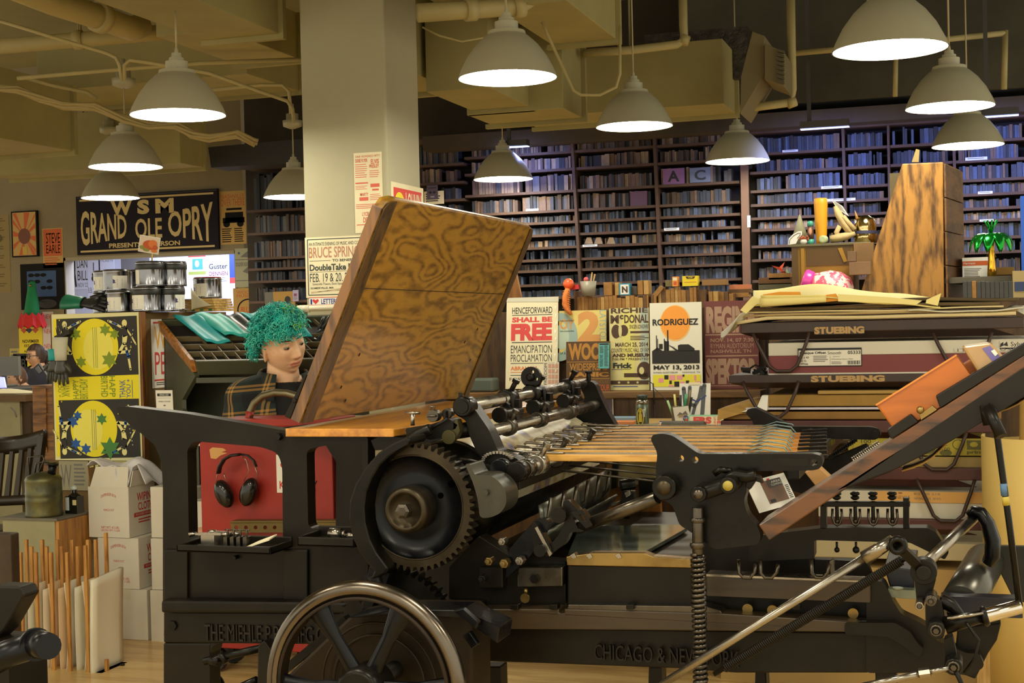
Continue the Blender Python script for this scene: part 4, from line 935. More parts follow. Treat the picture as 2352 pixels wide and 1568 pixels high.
# hanging work glove on the proof sheet
def hand_glove(name, label, base, up, side, nrm, L, cols, spread=.16, curl=.2, cuffs=True, fl=(.44,.5,.46,.36), group=None, thumb=1, flat=.5, wf=.42, cl=1.):
    """glove: base = wrist, up = finger direction, side = across the palm (thumb side), nrm = palm normal; L = length"""
    r = thing(name, label, 'glove', base, group)
    up, side, nrm = up.normalized(), side.normalized(), nrm.normalized(); Wd = L*wf
    mb = MB(cols[0])
    n = 14; prof = [(0,.30),(.15,.29),(.3,.36),(.42,.40),(.54,.36)]
    vs = []
    for t, w_ in prof:
        vs += [base + up*(L*t) + side*(cos(2*pi*i/n)*w_*Wd) + nrm*(sin(2*pi*i/n)*w_*Wd*flat) for i in range(n)]
    mb.add(vs, [(j*n+i, j*n+(i+1)%n, (j+1)*n+(i+1)%n, (j+1)*n+i) for j in range(len(prof)-1) for i in range(n)] + [tuple(range((len(prof)-1)*n, len(prof)*n)), tuple(range(n-1,-1,-1))], True)
    for i in range(4):
        o = base + up*(L*.50) + side*((1.5-i)*.2*Wd); d = (up + side*((1.5-i)*spread)).normalized(); fl_ = fl[i]*L
        mb.path([o, o+d*fl_*.35-nrm*(fl_*.02), o+d*fl_*.7-nrm*(fl_*curl*.5), o+d*fl_-nrm*(fl_*curl)], 1, 10, rs=[.105*Wd,.105*Wd,.095*Wd,.06*Wd])
    o = base + up*(L*.2) + side*(.3*Wd*thumb); d = (up*.75 + side*.75*thumb).normalized()
    mb.path([o, o+d*L*.15, o+d*L*.28+up*.03*L, o+d*L*.34+up*.07*L], 1, 10, rs=[.14*Wd,.125*Wd,.105*Wd,.06*Wd])
    mb.build('glove_hand', r)
    if cuffs:
        mb = MB(cols[1]); prof = [(.06,.34),(-.12,.36),(-.30,.42),(-.42,.46)]; vs = []
        for t, w_ in prof: vs += [base + up*(L*t*(cl if t < 0 else 1)) + side*(cos(2*pi*i/n)*w_*Wd*(1+.06*sin(3*i))) + nrm*(sin(2*pi*i/n)*w_*Wd*flat*1.1) for i in range(n)]
        mb.add(vs, [(j*n+i, j*n+(i+1)%n, (j+1)*n+(i+1)%n, (j+1)*n+i) for j in range(len(prof)-1) for i in range(n)], True); mb.build('cuff', r, solid=.004)
    return r
GLV = M('grey_rubber_glove', (62,64,60), .42, noise=.15, nscale=20); GLD = M('black_rubber_glove', (38,40,40), .38, noise=.15, nscale=20); TEAL = M('teal_rubber', (22,160,166), .55, noise=.12, nscale=10); LINER = M('glove_liner_white', (196,196,176), .8); GRNR = M('green_rubber', (28,112,84), .35, noise=.15, nscale=12)
gb_ = Pv(139,824,CBV-.085)
hand_glove('hanging_glove','grey glove with white cuff hung by a clip on the yellow proof sheet', gb_, -Z, X, -Y, .125, (GLV, LINER), .12, .05, wf=.66, cl=1.9)
gb_ = Pv(122,824,CBV-.04)
hand_glove('hanging_glove','darker grey glove behind the white-cuffed glove on the proof sheet', gb_, V(-.12,0,-1), -X, -Y, .11, (GLV, TEAL), .05, .05, wf=.6)
r = thing('binder_clip', 'black binder clip with wire arms holding the gloves', 'clip', Pv(140,768,CBV-.05)); mb = MB(INKK); mb.prism(LV([(124,772),(158,758),(160,766),(126,780)], CBV-.05), Y*.03); mb.build('clip_body', r)
mb = MB(STEEL); mb.path(LV([(132,772),(128,752),(134,748),(140,766)], CBV-.05), .0016, 5); mb.path(LV([(146,766),(144,748),(150,744),(152,762)], CBV-.05), .0016, 5); mb.build('wire_arm', r)
# gloves lying on the cabinet top
q = oncab(196, CBV+.06); hand_glove('lying_glove','black rubber glove with green cuff lying on the cabinet left of the cans', V(q.x-.02,q.y,CBZ+.052), V(1,.05,-.06), V(0,.8,.6), V(0,-.6,.8), .165, (GLD, GRNR), .14, .25, wf=.62, cl=1.3)
q = oncab(172, CBV+.2); hand_glove('lying_glove','green-black glove fingertips showing behind the front glove', V(q.x,q.y,CBZ+.04), V(.3,.6,.35), V(1,-.3,0), V(0,-.2,1), .1, (GLD, GRNR), .12, .25, False)
TD = 6.15
GRN = M('dark_green_cabinet_paint', (64,66,46), .5, noise=.1, nscale=6); CASEW = M('case_divider_wood', (104,90,60), .6, noise=.15, nscale=20); CASED = M('case_bottom_dark', (30,26,20), .8)
def tp(x, y, d): return P(x, y, d)
A = tp(376,748,6.48); Bc = tp(449,838,6.05)                # back-top-left, front-bottom-left of the case
E = tp(800,736,6.30)-A; E = Vector((E.x, E.y, E.z*.0+.0))
E = E.normalized()*.98; D_ = Bc-A
r = thing('type_case_stand', 'dark green type cabinet with slanting open case of small compartments', 'type cabinet', (A.x+.4, A.y-.2, 0))
nrm = E.cross(D_).normalized(); nrm = nrm if nrm.z > 0 else -nrm
mb = MB(CASED); mb.prism([A, A+E, A+E+D_, A+D_], -nrm*.012); mb.build('case_bottom', r)
mb = MB(CASEW)
rows_ = [0,.42,.62,.8,1.0]
for t in rows_: mb.obox(A+E*.5+D_*t+nrm*.012, E*.5, D_.normalized()*.0025, nrm*.012)
for i, n_ in enumerate((8,8,12,18)):
    for j in range(n_+1): mb.obox(A+E*(j/n_)+D_*((rows_[i]+rows_[i+1])/2)+nrm*.011, E.normalized()*.002, D_*((rows_[i+1]-rows_[i])/2), nrm*.011)
mb.build('case_divider', r)
mb = MB(WOOD('case_end_wood',(112,66,22),(176,116,48),'Y',8)); mb.obox(A-E.normalized()*.012+D_*.5+nrm*-.004, E.normalized()*.012, D_*.51, nrm*.03); mb.build('case_end', r, bevel=.004)
mb = MB(GRN); mb.obox(A+E*.5+D_*1.015+nrm*-.01, E*.5, D_.normalized()*.010, nrm*.034); mb.obox(A+E*.5+D_*-.015, E*.5, D_.normalized()*.012, nrm*.03); mb.build('case_rail', r, bevel=.003)
En = E.normalized(); Dn = Vector((D_.x,D_.y,0)).normalized()
side = [A+V(0,0,-.03), Bc+V(0,0,-.045), tp(458,850,6.05), tp(452,880,6.2), tp(440,905,6.3), tp(468,955,6.1), Vector((tp(468,955,6.1).x, tp(468,955,6.1).y, 0)), Vector((A.x, A.y, 0))]
mb = MB(GRN)
# side profile in the (Dn, z) plane
def sp(x, z): return Vector((A.x,A.y,0)) + Dn*x + Z*z
dl = Vector((D_.x,D_.y,0)).length
prof_ = [sp(0,A.z-.02), sp(dl*.9,Bc.z-.02), sp(dl*.98,Bc.z-.05), sp(dl*.55,Bc.z-.16), sp(dl*.55,Bc.z-.20), sp(dl*.9,Bc.z-.30), sp(dl*.9,0), sp(-.05,0), sp(-.05,Bc.z-.20), sp(-.02,Bc.z-.15)]
mb.prism(prof_, En*.02); mb.build('end_panel', r)
mb = MB(GRN); mb.prism([sp(-.04,Bc.z-.31), sp(dl*.8,Bc.z-.31), sp(dl*.8,.02), sp(-.04,.02)], En*.55); mb.build('drawer_body', r)
mb = MB(M('green_shelf_top',(84,82,60),.45)); mb.prism([sp(-.03,Bc.z-.255), sp(dl*1.3,Bc.z-.30), sp(dl*1.3,Bc.z-.325), sp(-.03,Bc.z-.28)], En*.62); mb.build('copy_shelf', r, bevel=.003)
mb = MB(GRN); mb.prism([sp(.0,A.z-.05), sp(.015,A.z-.05), sp(.015,Bc.z-.25), sp(.0,Bc.z-.25)], E); mb.build('back_board', r)
mb = MB(GRN); mb.prism([sp(dl*1.02,Bc.z-.055),sp(dl*1.05,Bc.z-.055),sp(dl*1.05,Bc.z-.078),sp(dl*1.0,Bc.z-.078)], E); mb.build('front_lip', r)
# invitation card on its end
ce = tp(357,896,6.0); f = Flat(ce, V(.083,0.0,0), V(0.004,0,-.155), 42, 78, PAPER); f.rect(4,7,38,13,INKK); f.text('SPRING 2023',10,8,32,12,PAPER,0,2); f.line([(4,17),(38,17)],.5,INKG); f.text('ANNIKA WAGNER',6,23,36,26,INKK,0); f.ell(21,33,3,1.6,INKG); f.text('MADISON KLAUS',6,41,36,44,INKK,0); f.rect(20,52,23,55,INKR); f.lines(8,60,34,72,3,INKG)
f.build('invitation_card', None, 'white invitation card standing by the dark green type cabinet', 'card')
mb = MB(M('white_plate',(226,222,206),.5)); c = P(470,978,5.72); mb.lathe([(.0001,0),(.062,.0),(.066,.006),(.062,.012),(.0001,.012)], c+V(0,0,-.02), V(.1,-1,.2), 32); mb.build('white_disc', None, 'round white disc peeking over the press frame', 'disc')
# teal gloves draped over the case
def drape(name, label, s, t0, t1, w_, mat, seed, lift=.03):
    rr = random.Random(seed); ph = rr.uniform(0,6)
    def fn(a, b):
        t = t0+(t1-t0)*b; p = A + E*(s+(a-.5)*w_*(1-.12*b)+.05*b) + D_*t
        return p + nrm*(lift + .006*sin(7*a+ph)+.008*sin(5*b+ph)*a) - (Z*.0)
    mb = MB(mat); mb.grid(fn, 10, 12); return mb.build(name, None, label, 'glove', solid=.009)
drape('draped_glove','teal glove cuff draped over the left end of the type case', .13, -.06, .62, .13, TEAL, 1, .034)
drape('draped_glove','second teal glove cuff lying across the first on the type case', .24, -.06, .50, .13, M('teal_rubber_light',(40,170,160),.55,noise=.1), 2, .046)
drape('draped_glove','black glove between the two groups of teal cuffs on the type case', .35, -.05, .68, .10, GLD, 3, .034)
drape('draped_glove','teal folded cuff right of the black glove on the type case', .46, -.05, .45, .11, TEAL, 4, .04)
p0 = A+E*.83+D_*.2+nrm*.03
hand_glove('draped_glove','black rubber gloves lying on the type case behind the green hair, fingers up', P(722,796,6.17), P(742,735,6.17)-P(722,796,6.17)+X*.03, X, -Y, .17, (GLD, GLD), .22, .3, False)
hand_glove('draped_glove','dark glove hanging down over the case right of the green hair', P(705,770,6.15), P(740,806,6.1)-P(705,770,6.15), X, -Y, .14, (GLD, TEAL), .1, .1, True)
STK = WOOD('rack_stick_wood',(150,98,40),(190,138,66),'Z',10); RKB = M('rack_board_wood',(196,160,96),.55,noise=.1)
RVN = 4.72
r = thing('paper_rack', 'wooden floor rack with upright sticks dividing standing boards', 'rack', at_floor(140,1600))
fx = []
bz_ = Pv(215,1552,RVN).z
for xs_, ys_, dv_ in (((200,158,121,86,51,14),1268,0),((205,165,130,96,58,30),1254,.07),((209,167,132,102,67,36),1238,.14)):
    for i, x_ in enumerate(xs_):
        a = Pv(x_, ys_-(16 if i == 0 else 0), RVN+dv_); a.x = Pv(xs_[i],1400,RVN+dv_).x
        if dv_ == 0: fx.append(a)
        mb = MB(STK); mb.box((fx[i].x-.007,RVN+dv_-.006,bz_),(fx[i].x+.007,RVN+dv_+.006,a.z)); mb.build('stick', r, bevel=.001)
mb = MB(RKB); mb.box((fx[-1].x-.25,RVN-.02,bz_-.07),(fx[0].x+.10,RVN+.20,bz_)); mb.build('base_plank', r, bevel=.004)
for x_ in (fx[-1].x-.2, fx[0].x): mb = MB(RKB); mb.box((x_,RVN,0),(x_+.06,RVN+.18,bz_-.07)); mb.build('foot', r)
tone = [M('sheet_cream_white',(226,220,196),.7), M('sheet_warm_white',(228,214,184),.7), M('sheet_peach',(222,190,148),.7)]
slotw = ('first','second','third','fourth','fifth')
for i in range(len(fx)-1):
    g_ = fx[i].x-fx[i+1].x
    for j in range(2):
        xx_ = fx[i+1].x+.016+(g_-.040)*(.15+.75*j); hh = Pv(180,1352+4*i-14*j,RVN).z
        def fn(s,t,xx_=xx_,hh=hh,j=j,g_=g_): return V(xx_ + (.010 if j else -.002)*sin(pi*t)*(g_/.06) , RVN+.012+.165*s, bz_+.001+(hh-bz_)*t*(1+.02*s))
        mb = MB(tone[(i*2+j)%3]); mb.grid(fn, 4, 10)
        mb.build('standing_board', None, f'{"left" if j==0 else "right"} pale sheet in the {slotw[i]} slot from the right of the paper rack', 'board', 'boards standing in the paper rack', solid=.004)
def fn(s,t): return V(fx[0].x+.022+.012*t*t+.004*s, RVN-.01+.20*s, bz_+.001+(Pv(203,1332,RVN).z-bz_)*t*(1+.05*s))
mb = MB(tone[0]); mb.grid(fn, 6, 12); mb.build('standing_board', None, 'large pale board outside the last stick at the right end of the paper rack', 'board', solid=.016)
q = Pv(245,1522,RVN+.1); r = thing('disc_weight', 'flat black weight with knob on the rack base', 'weight', V(fx[0].x+.068,RVN+.09,bz_)); mb = MB(IRON2); mb.lathe([(.030,0),(.030,.006),(.016,.010),(.010,.011),(.010,.018)], V(fx[0].x+.068,RVN+.13,bz_+.0005), Z, 24); mb.build('disc', r)
mb = MB(STK); mb.box((fx[0].x+.052,RVN+.03,bz_+.0005),(fx[0].x+.064,RVN+.045,bz_+.06)); mb.build('peg', None, 'short wooden peg at the end of the rack base', 'peg')
# dark things at the left edge, nearer than the rack
mb = MB(M('dark_worn_wood',(58,44,24),.6,noise=.3,nscale=8)); a = Pv(-60,1225,4.2); b = Pv(24,1226,4.2); mb.box((a.x,4.2,0),(b.x,4.25,b.z)); mb.build('dark_crate', None, 'dark paint-stained wooden crate corner at the left edge', 'crate', bevel=.006)
r = thing('proof_press', 'black cast handle and plate of another press at the lower left corner', 'press', P(-10,1600,2.6))
mb = MB(IRONB); mb.path([P(-60,1540,2.6),P(20,1500,2.6),P(85,1478,2.6)], 1, 16, rs=[.028,.026,.026]); mb.tube(P(84,1478,2.6), P(112,1484,2.55), .027, .024); mb.lathe([(.031,0),(.031,.008)], P(80,1479,2.6), P(112,1484,2.55)-P(84,1478,2.6), 20); mb.build('handle', r)
mb = MB(IRON2); mb.prism([P(-20,1345,2.8),P(46,1347,2.8),P(56,1368,2.8),P(8,1450,2.8),P(-20,1475,2.8)], Y*.05); mb.build('plate', r, bevel=.004)
mb = MB(IRON2); a = P(-30,1480,2.75); mb.box((a.x-.1,a.y+.0,0),(a.x+.05,a.y+.12,a.z)); mb.build('stand', r)
# ================================================================ THE PRINTING PRESS (one machine, parts as children)
vN, vF = 3.5, 4.72
press = thing('printing_press', 'big black cast-iron cylinder printing press with wooden boards filling the foreground', 'printing press', (Pv(1100,1560,vN).x, (vN+vF)/2, 0))
def part(mb, name, bevel=.003, parent=None, label=None, **k): return mb.build(name, parent or press, label, None, None, None, bevel, **k)
def rnd_corner(pts, r=14, n=4):
    """round the corners of a picture polygon"""
    out = []
    for i, p in enumerate(pts):
        a, b = Vector(pts[i-1]), Vector(pts[(i+1)%len(pts)]); p = Vector(p)
        q = min(r, (a-p).length*.45, (b-p).length*.45); s, e = p+(a-p).normalized()*q, p+(b-p).normalized()*q
        for k in range(n+1):
            t = k/n; out.append(tuple(s*(1-t)**2 + p*2*t*(1-t) + e*t*t))
    return out
def slab(pts, v, t, mat, holes=(), r=6):
    mb = MB(mat); mb.prism(LV(rnd_corner(pts, r), v), Y*t, [LV(rnd_corner(h, 16), v) for h in holes]); return mb
# --- delivery-end side frame
up = [(266,936),(290,933),(430,950),(640,986),(700,994),(845,1004),(845,1384),(374,1384),(374,1120),(371,1060),(355,1022),(312,985),(275,957)]
h1 = [(430,1030),(446,1013),(640,1033),(692,1050),(704,1085),(707,1200),(707,1243),(434,1243)]
h2 = [(704,1030),(830,1006),(832,1214),(710,1214)]
h1 = [(430,1030),(446,1013),(600,1026),(638,1040),(648,1070),(650,1243),(434,1243)]
h2 = [(704,1031),(832,1008),(834,1214),(708,1214)]
fr_ = slab(up, vN, .05, IRON2, [h1, h2]); sf = part(fr_, 'side_frame', .006)
mb = MB(IRON2)
for x0_,x1_ in ((376,430),(650,706)): mb.prism(LV([(x0_,1262),(x1_,1262),(x1_,1384),(x0_,1384)], vN-.012), Y*.012)
part(mb, 'frame_rib', .004, sf)
mb = MB(IRON2); mb.prism(LV([(369,1378),(1100,1385),(1100,1410),(369,1408)], vN-.045), Y*.10); part(mb, 'frame_ledge', .008)
low = [(375,1404),(1110,1408),(1110,1700),(1060,1700),(1060,1520),(780,1512),(770,1495),(712,1490),(708,1700),(700,1700)]
mb = MB(IRON2)
mb.prism(LV([(375,1404),(1110,1408),(1110,1484),(375,1476)], vN-.01), Y*.06)
mb.prism(LV([(375,1476),(483,1476),(483,1790),(375,1790)], vN-.01), Y*.06)
mb.prism(LV([(588,1478),(726,1482),(718,1790),(700,1790),(588,1560)], vN-.01), Y*.06) if 0 else mb.prism(LV([(704,1480),(726,1482),(722,1790),(700,1790)], vN-.01), Y*.06)
mb.prism(LV([(483,1476),(502,1477),(488,1484),(484,1500),(483,1500)], vN-.01), Y*.06)
part(mb, 'base_frame', .005)
mb = MB(M('raised_letter_iron', (30,25,17), .45, .4)); a = Pv(472,1470,vN-.0105); b = Pv(772,1478,vN-.0105); c = Pv(472,1432,vN-.0105)
mb.text('THE MIEHLE P.P.& MFG.CO.', a, V(b.x-a.x,0,b.z-a.z+.0), V(0,0,c.z-a.z), -Y, .006, .0); part(mb, 'raised_lettering', 0, label='raised cast lettering')
for (x,y,rr) in ((638,1003,9),(397,1436,12),(540,1280,5)):
    mb = MB(IRON); p = Pv(x,y,vN-.012); mb.lathe([(rr*1.0*scale_at(p),0),(rr*scale_at(p),.018)], p+Y*.012, -Y, 6, smooth=False); part(mb, 'bolt', .001)
# far side frame of the delivery end
mb = slab([(620,985),(700,975),(1040,960),(1100,1000),(1100,1384),(770,1384),(772,1060),(740,1010)], vF, .05, IRON2, [[(835,1020),(960,1015),(960,1214),(836,1214)]]); part(mb, 'far_frame', .004)
mb = MB(IRON2); a = Pv(372,1384,vN); b = Pv(1000,1384,vF); 
mb.box((Pv(430,1384,vN).x, vN+.05, Pv(430,1262,vN).z-.20), (Pv(845,1384,vN).x, vN+.06, Pv(430,1262,vN).z)); part(mb, 'apron_plate', .002)
# --- tool trays (part of the press) 
def tray(name, x0,y0,x1,y1, dep, proud):
    a = Pv(x0,y0,vN-proud); b = Pv(x1,y1,vN-proud); t=.008
    mb = MB(IRON2); z1,z0 = a.z,b.z
    mb.box((a.x,vN-proud,z0),(b.x,vN-.001,z0+t)); mb.box((a.x,vN-proud,z0),(b.x,vN-proud+t,z1)); mb.box((a.x,vN-t,z0),(b.x,vN-.001,z1+.01)); mb.box((a.x,vN-proud,z0),(a.x+t,vN-.001,z1)); mb.box((b.x-t,vN-proud,z0),(b.x,vN-.001,z1))
    part(mb, name, .003); return a, b
ta, tb = tray('tool_tray',404,1250,622,1274,0,.13)
ua, ub = tray('tool_tray',681,1232,815,1258,0,.14)
# tools in the trays: separate things
def tool(name, label, mk, cat='tool'): return mk.build(name, None, label, cat)
zt_ = tb.z+.0085; y_ = vN-.07
def wrench(label, x, L, ang, dy=0.):
    mb = MB(STEEL); c = V(x,y_+dy,zt_+.034); d = V(cos(ang),sin(ang),.0)
    mb.beam(c-d*L/2, c+d*L/2, .012, .006); mb.lathe([(.006,-.004),(.014,-.004),(.014,.004),(.006,.004)], c+d*L/2, Z, 14, cap=False); mb.lathe([(.005,-.004),(.012,-.004),(.012,.004),(.005,.004)], c-d*L/2, Z, 14, cap=False)
    mb.prism([c-d*.02-Y*.01-Z*.034, c+d*.02-Y*.01-Z*.034, c+d*.02+Y*.01-Z*.034, c-d*.02+Y*.01-Z*.034], Z*.031)
    return tool('wrench', label, mb)
def z_in(t): return t
wrench('long steel spanner at the left in the front tool tray', ta.x+.07, .10, .1)
wrench('second steel spanner lying crosswise in the front tool tray', ta.x+.10, .09, -.25, .03)
for i in range(4):
    mb = MB(DSTEEL); x = ta.x+.125+.02*i; mb.box((x,y_-.02,zt_),(x+.012,y_+.01,zt_+.03)); mb.tube(V(x+.006,y_-.005,zt_+.03), V(x+.006,y_-.005,zt_+.05), .003, n=8); mb.tube(V(x-.004,y_-.005,zt_+.048), V(x+.016,y_-.005,zt_+.048), .002, n=6)
    mb.build('quoin_clamp', None, 'small thumbscrew clamp standing in the front tool tray', 'clamp', 'row of small clamps in the tray', bevel=.001)
mb = MB(CREAM); mb.prism([V(ta.x+.20,y_-.03,zt_+.002),V(ta.x+.262,y_-.01,zt_+.022),V(ta.x+.265,y_+.03,zt_+.03),V(ta.x+.215,y_+.02,zt_+.012)], Z*.004); mb.build('folded_slip', None, 'folded cream paper slips at the right end of the front tool tray', 'paper')
mb = MB(STEEL); zc_ = ub.z+.0085+.016; mb.tube(V(ua.x+.065,y_,zc_), V(ua.x+.10,y_,zc_), .016); mb.tube(V(ua.x+.10,y_,zc_-.004), V(ua.x+.165,y_+.01,zc_-.006), .007); mb.lathe([(.010,0),(.010,.012)], V(ua.x+.10,y_,zc_), X, 12); mb.build('socket_wrench', None, 'steel socket wrench lying in the rear tool tray', 'tool')
# --- wooden delivery table and raised wooden board
OAKT = WOOD('honey_table_wood', (160,100,16), (200,136,34), 'Y', 5., .3, 5., coat=.5)
BRD = WOOD('board_figured_wood', (98,66,14), (158,116,36), 'Y', 4.0, .36, 17., coat=.15, stretch=3.2)
EDGEW = WOOD('board_edge_wood', (74,46,18), (120,80,34), 'Z', 6., .35, 5., coat=.4); CLEAT = WOOD('board_cleat_dark', (52,36,18), (86,62,30), 'Z', 7., .4, 5.)
ha = Pv(690,972,vN+.02); tpn = Pv(889,452,vN+.02); 
tb_far = vF+.02
mb = MB(OAKT); z0 = Pv(655,984,vN-.03).z; xr = Pv(905,1000,vN-.03).x
mb.box((Pv(655,984,vN-.03).x, vN-.03, z0-.022), (xr+.30, vF+.02, z0)) if 0 else mb.prism([V(Pv(655,984,vN-.03).x,vN-.03,z0), V(xr,vN-.03,z0-.0), V(xr+.02,vN+.1,z0), V(xr+.10,vF,z0), V(Pv(655,984,vN-.03).x,vF,z0)], Z*-.022)
part(mb, 'delivery_table', .003, label='honey-coloured wooden table')
dv = V(0, 1, 0); upv = (tpn-ha); L_ = upv.length; upd = upv.normalized(); nb = upd.cross(Y).normalized()     # nb: face towards +x side
if nb.x < 0: nb = -nb
wid = vF+.18-(vN+.02)
def bpt(s, t, o=0): return ha + upd*(t*L_) + Y*(s*wid) + nb*o
mb = MB(BRD); th = .03
outer = [(0,0),(1,0),(1,.94),(.985,.985),(.95,1),(.05,1),(.012,.985),(0,.95)]
mb.prism([bpt(s,t,0) for s,t in outer], -nb*th); bd = part(mb, 'raised_board', .006, label='large raised wooden board with figured grain')
mb = MB(CLEAT); mb.prism([bpt(.0,0,.002),bpt(.05,0,.002),bpt(.05,.99,.002),bpt(.012,.975,.002),bpt(.0,.95,.002)], nb*.003)
part(mb, 'end_cleat', .001, bd); mb = MB(CLEAT); mb.prism([bpt(.965,0,.002),bpt(1,0,.002),bpt(1,.94,.002),bpt(.985,.98,.002),bpt(.965,.985,.002)], nb*.003); part(mb, 'end_cleat', .001, bd)
mb = MB(M('board_seam',(40,24,8),.8)); mb.prism([bpt(.05,.604,.0022),bpt(.965,.602,.0022),bpt(.965,.605,.0022),bpt(.05,.607,.0022)], nb*.0006); part(mb, 'board_seam', 0, bd)
mb = MB(EDGEW); mb.prism([bpt(-.0045,.0,-th),bpt(-.0045,.95,-th),bpt(-.0045,.95,0),bpt(-.0045,.0,0)], Y*.004); part(mb, 'edge_strip', .001, bd)
mb = MB(IRON2); mb.prism([bpt(-.006,-.0,-th-.001),bpt(-.006,.20,-th-.001),bpt(-.006,.20,-th-.006),bpt(-.006,0,-th-.020)], Y*.03); mb.tube(bpt(-.012,.08,-th-.006), bpt(.0,.08,-th-.006), .006); part(mb, 'board_hinge', .002, bd)
mb = MB(M('board_knot',(34,22,10),.8)); rr = random.Random(5)
for (s,t) in ((.16,.30),(.13,.15),(.18,.08),(.80,.33),(.86,.40),(.9,.22)): mb.lathe([(.0001,.0024),(.006,.0024)], bpt(s,t), nb, 8, cap=False)
part(mb, 'nail_mark', 0, bd, recalc=False)
# --- big gear, hub and guards
GV = 3.34
gc = Pv(962,1163,GV+.10); g0 = Pv(950,1165,GV); GR = 148*scale_at(g0)
gc = Vector((g0.x, GV, g0.z)); NT = 52
mb = MB(BRONZE); pts = []
for i in range(NT):
    for k, q in ((0,.93),(.2,.93),(.36,1),(.62,1),(.8,.93)):
        a = 2*pi*(i+k)/NT; pts.append(gc + V(cos(a)*GR*q, 0, sin(a)*GR*q))
hole = [gc + V(cos(2*pi*i/48)*GR*.80, 0, sin(2*pi*i/48)*GR*.80) for i in range(48)]
mb.prism(pts, Y*.05, [hole]); gear = part(mb, 'drive_gear', .001)
mb = MB(IRONB); mb.lathe([(.0001,.012),(GR*.30,.012),(GR*.5,.016),(GR*.78,.016),(GR*.80,.002),(GR*.81,.0)], gc, Y, 64, cap=False); 
mb.lathe([(GR*.815,.0),(GR*.815,.05)], gc, Y, 64, cap=False); part(mb, 'gear_web', 0, gear, recalc=False)
mb = MB(BRONZE); mb.torus(gc, Y, GR*.815, GR*.012, 64, 8); part(mb, 'gear_rim', 0, gear)
mb = MB(BRONZE); mb.lathe([(GR*.36,.012),(GR*.36,-.05),(GR*.33,-.058),(GR*.30,-.062),(GR*.26,-.060),(GR*.24,-.052),(GR*.10,-.052)], gc, Y, 40); part(mb, 'gear_hub', 0, gear)
mb = MB(DSTEEL); mb.lathe([(GR*.12,-.052),(GR*.12,-.078),(GR*.07,-.080)], gc, Y, 6, smooth=False); part(mb, 'hub_nut', .001, gear)
mb = MB(M('hole_black',(3,3,3),.95,spec=.0)); mb.lathe([(.0001,-.0005),(.008,-.0005)], gc+V(GR*.42,.014,GR*.18), Y, 12, cap=False); mb.lathe([(.0001,-.0005),(.009,-.0005)], gc+V(GR*.6,.014,GR*.36), Y, 12, cap=False); part(mb, 'web_hole', 0, gear, recalc=False)
cres = [(936,1002),(900,1018),(868,1040),(838,1074),(815,1112),(802,1152),(800,1192),(808,1232),(824,1268),(846,1298),(858,1312),(850,1330),(868,1326),(886,1316),(893,1306),(884,1294),(866,1270),(850,1238),(840,1200),(838,1165),(842,1132),(854,1100),(872,1070),(895,1048),(920,1032),(938,1022),(941,1010)]
mb = MB(IRON); mb.prism(LV(cres, GV-.05), Y*.12); part(mb, 'gear_guard', .008)
hm = [(1068,1066),(1078,1064),(1084,1078),(1092,1092),(1122,1090),(1146,1104),(1162,1128),(1163,1158),(1150,1178),(1128,1188),(1102,1190),(1098,1150),(1088,1112)]
mb = MB(M('grey_guard_iron',(62,60,50),.38,.6,noise=.2)); mb.prism(LV(rnd_corner(hm,20,9), GV-.06), Y*.10); mb.lathe([(.008,0),(.008,.012)], Pv(1118,1130,GV-.06), -Y, 6, smooth=False); part(mb, 'gear_guard', .008)
gp = Pv(905,1445,GV+.08); R2_ = 140*scale_at(gp); mb = MB(IRON); pts = []
for i in range(48):
    for k, q in ((0,.93),(.2,.93),(.36,1),(.62,1),(.8,.93)): a = 2*pi*(i+k)/48; pts.append(gp + V(cos(a)*R2_*q,0,sin(a)*R2_*q))
mb.prism(pts, Y*.05); part(mb, 'lower_gear', .001)
mb = MB(IRONB); mb.path([Pv(858,1320,GV),Pv(870,1345,GV),Pv(840,1380,GV+.05)], .02, 10); mb.prism(LV([(848,1300),(896,1316),(885,1345),(850,1400),(830,1400)],GV+.0), Y*.05); part(mb, 'guard_arm', .004)
# --- flywheel
FV = 2.96; fc = Pv(838,1580,FV); fs_ = scale_at(fc); FR = 229*fs_
FWM = M('polished_handwheel_rim', (100,92,82), .22, 1., noise=.12, nscale=10, wear=.08)
mb = MB(FWM); mb.torus(fc, Y, FR, 20*fs_, 72, 14); fwl = part(mb, 'flywheel_rim', 0)
mb = MB(RUST); mb.lathe([(FR*.90,-.02),(FR*.93,-.022),(FR*.93,.022),(FR*.90,.02)], fc, Y, 72, cap=False); mb.lathe([(FR*.90,-.02),(FR*.90,.02)], fc, Y, 72, cap=False); part(mb, 'rim_web', 0, fwl)
mb = MB(IRON); mb.lathe([(.045,-.05),(.055,-.045),(.055,.05),(.045,.055)], fc, Y, 28); part(mb, 'wheel_hub', 0, fwl)
for k in range(6):
    a = radians(62+60*k); d = V(cos(a),0,sin(a)); t = V(-sin(a),0,cos(a))
    p0 = fc + d*.05; p1 = fc + d*FR*.93; w0_, w1_ = .017, .022
    mb = MB(IRONB); vs = []
    for p, w_ in ((p0,w0_*1.2),(p0.lerp(p1,.5),w0_),(p1,w1_*1.5)):
        vs += [p+t*(w_*cos(2*pi*i/10))+Y*(.011*sin(2*pi*i/10)) for i in range(10)]
    mb.add(vs, [(j*10+i, j*10+(i+1)%10, (j+1)*10+(i+1)%10, (j+1)*10+i) for j in range(2) for i in range(10)], True); part(mb, 'spoke', 0, fwl)
mb = MB(IRON); mb.tube(fc, fc+Y*.6, .022); part(mb, 'drive_shaft', 0)
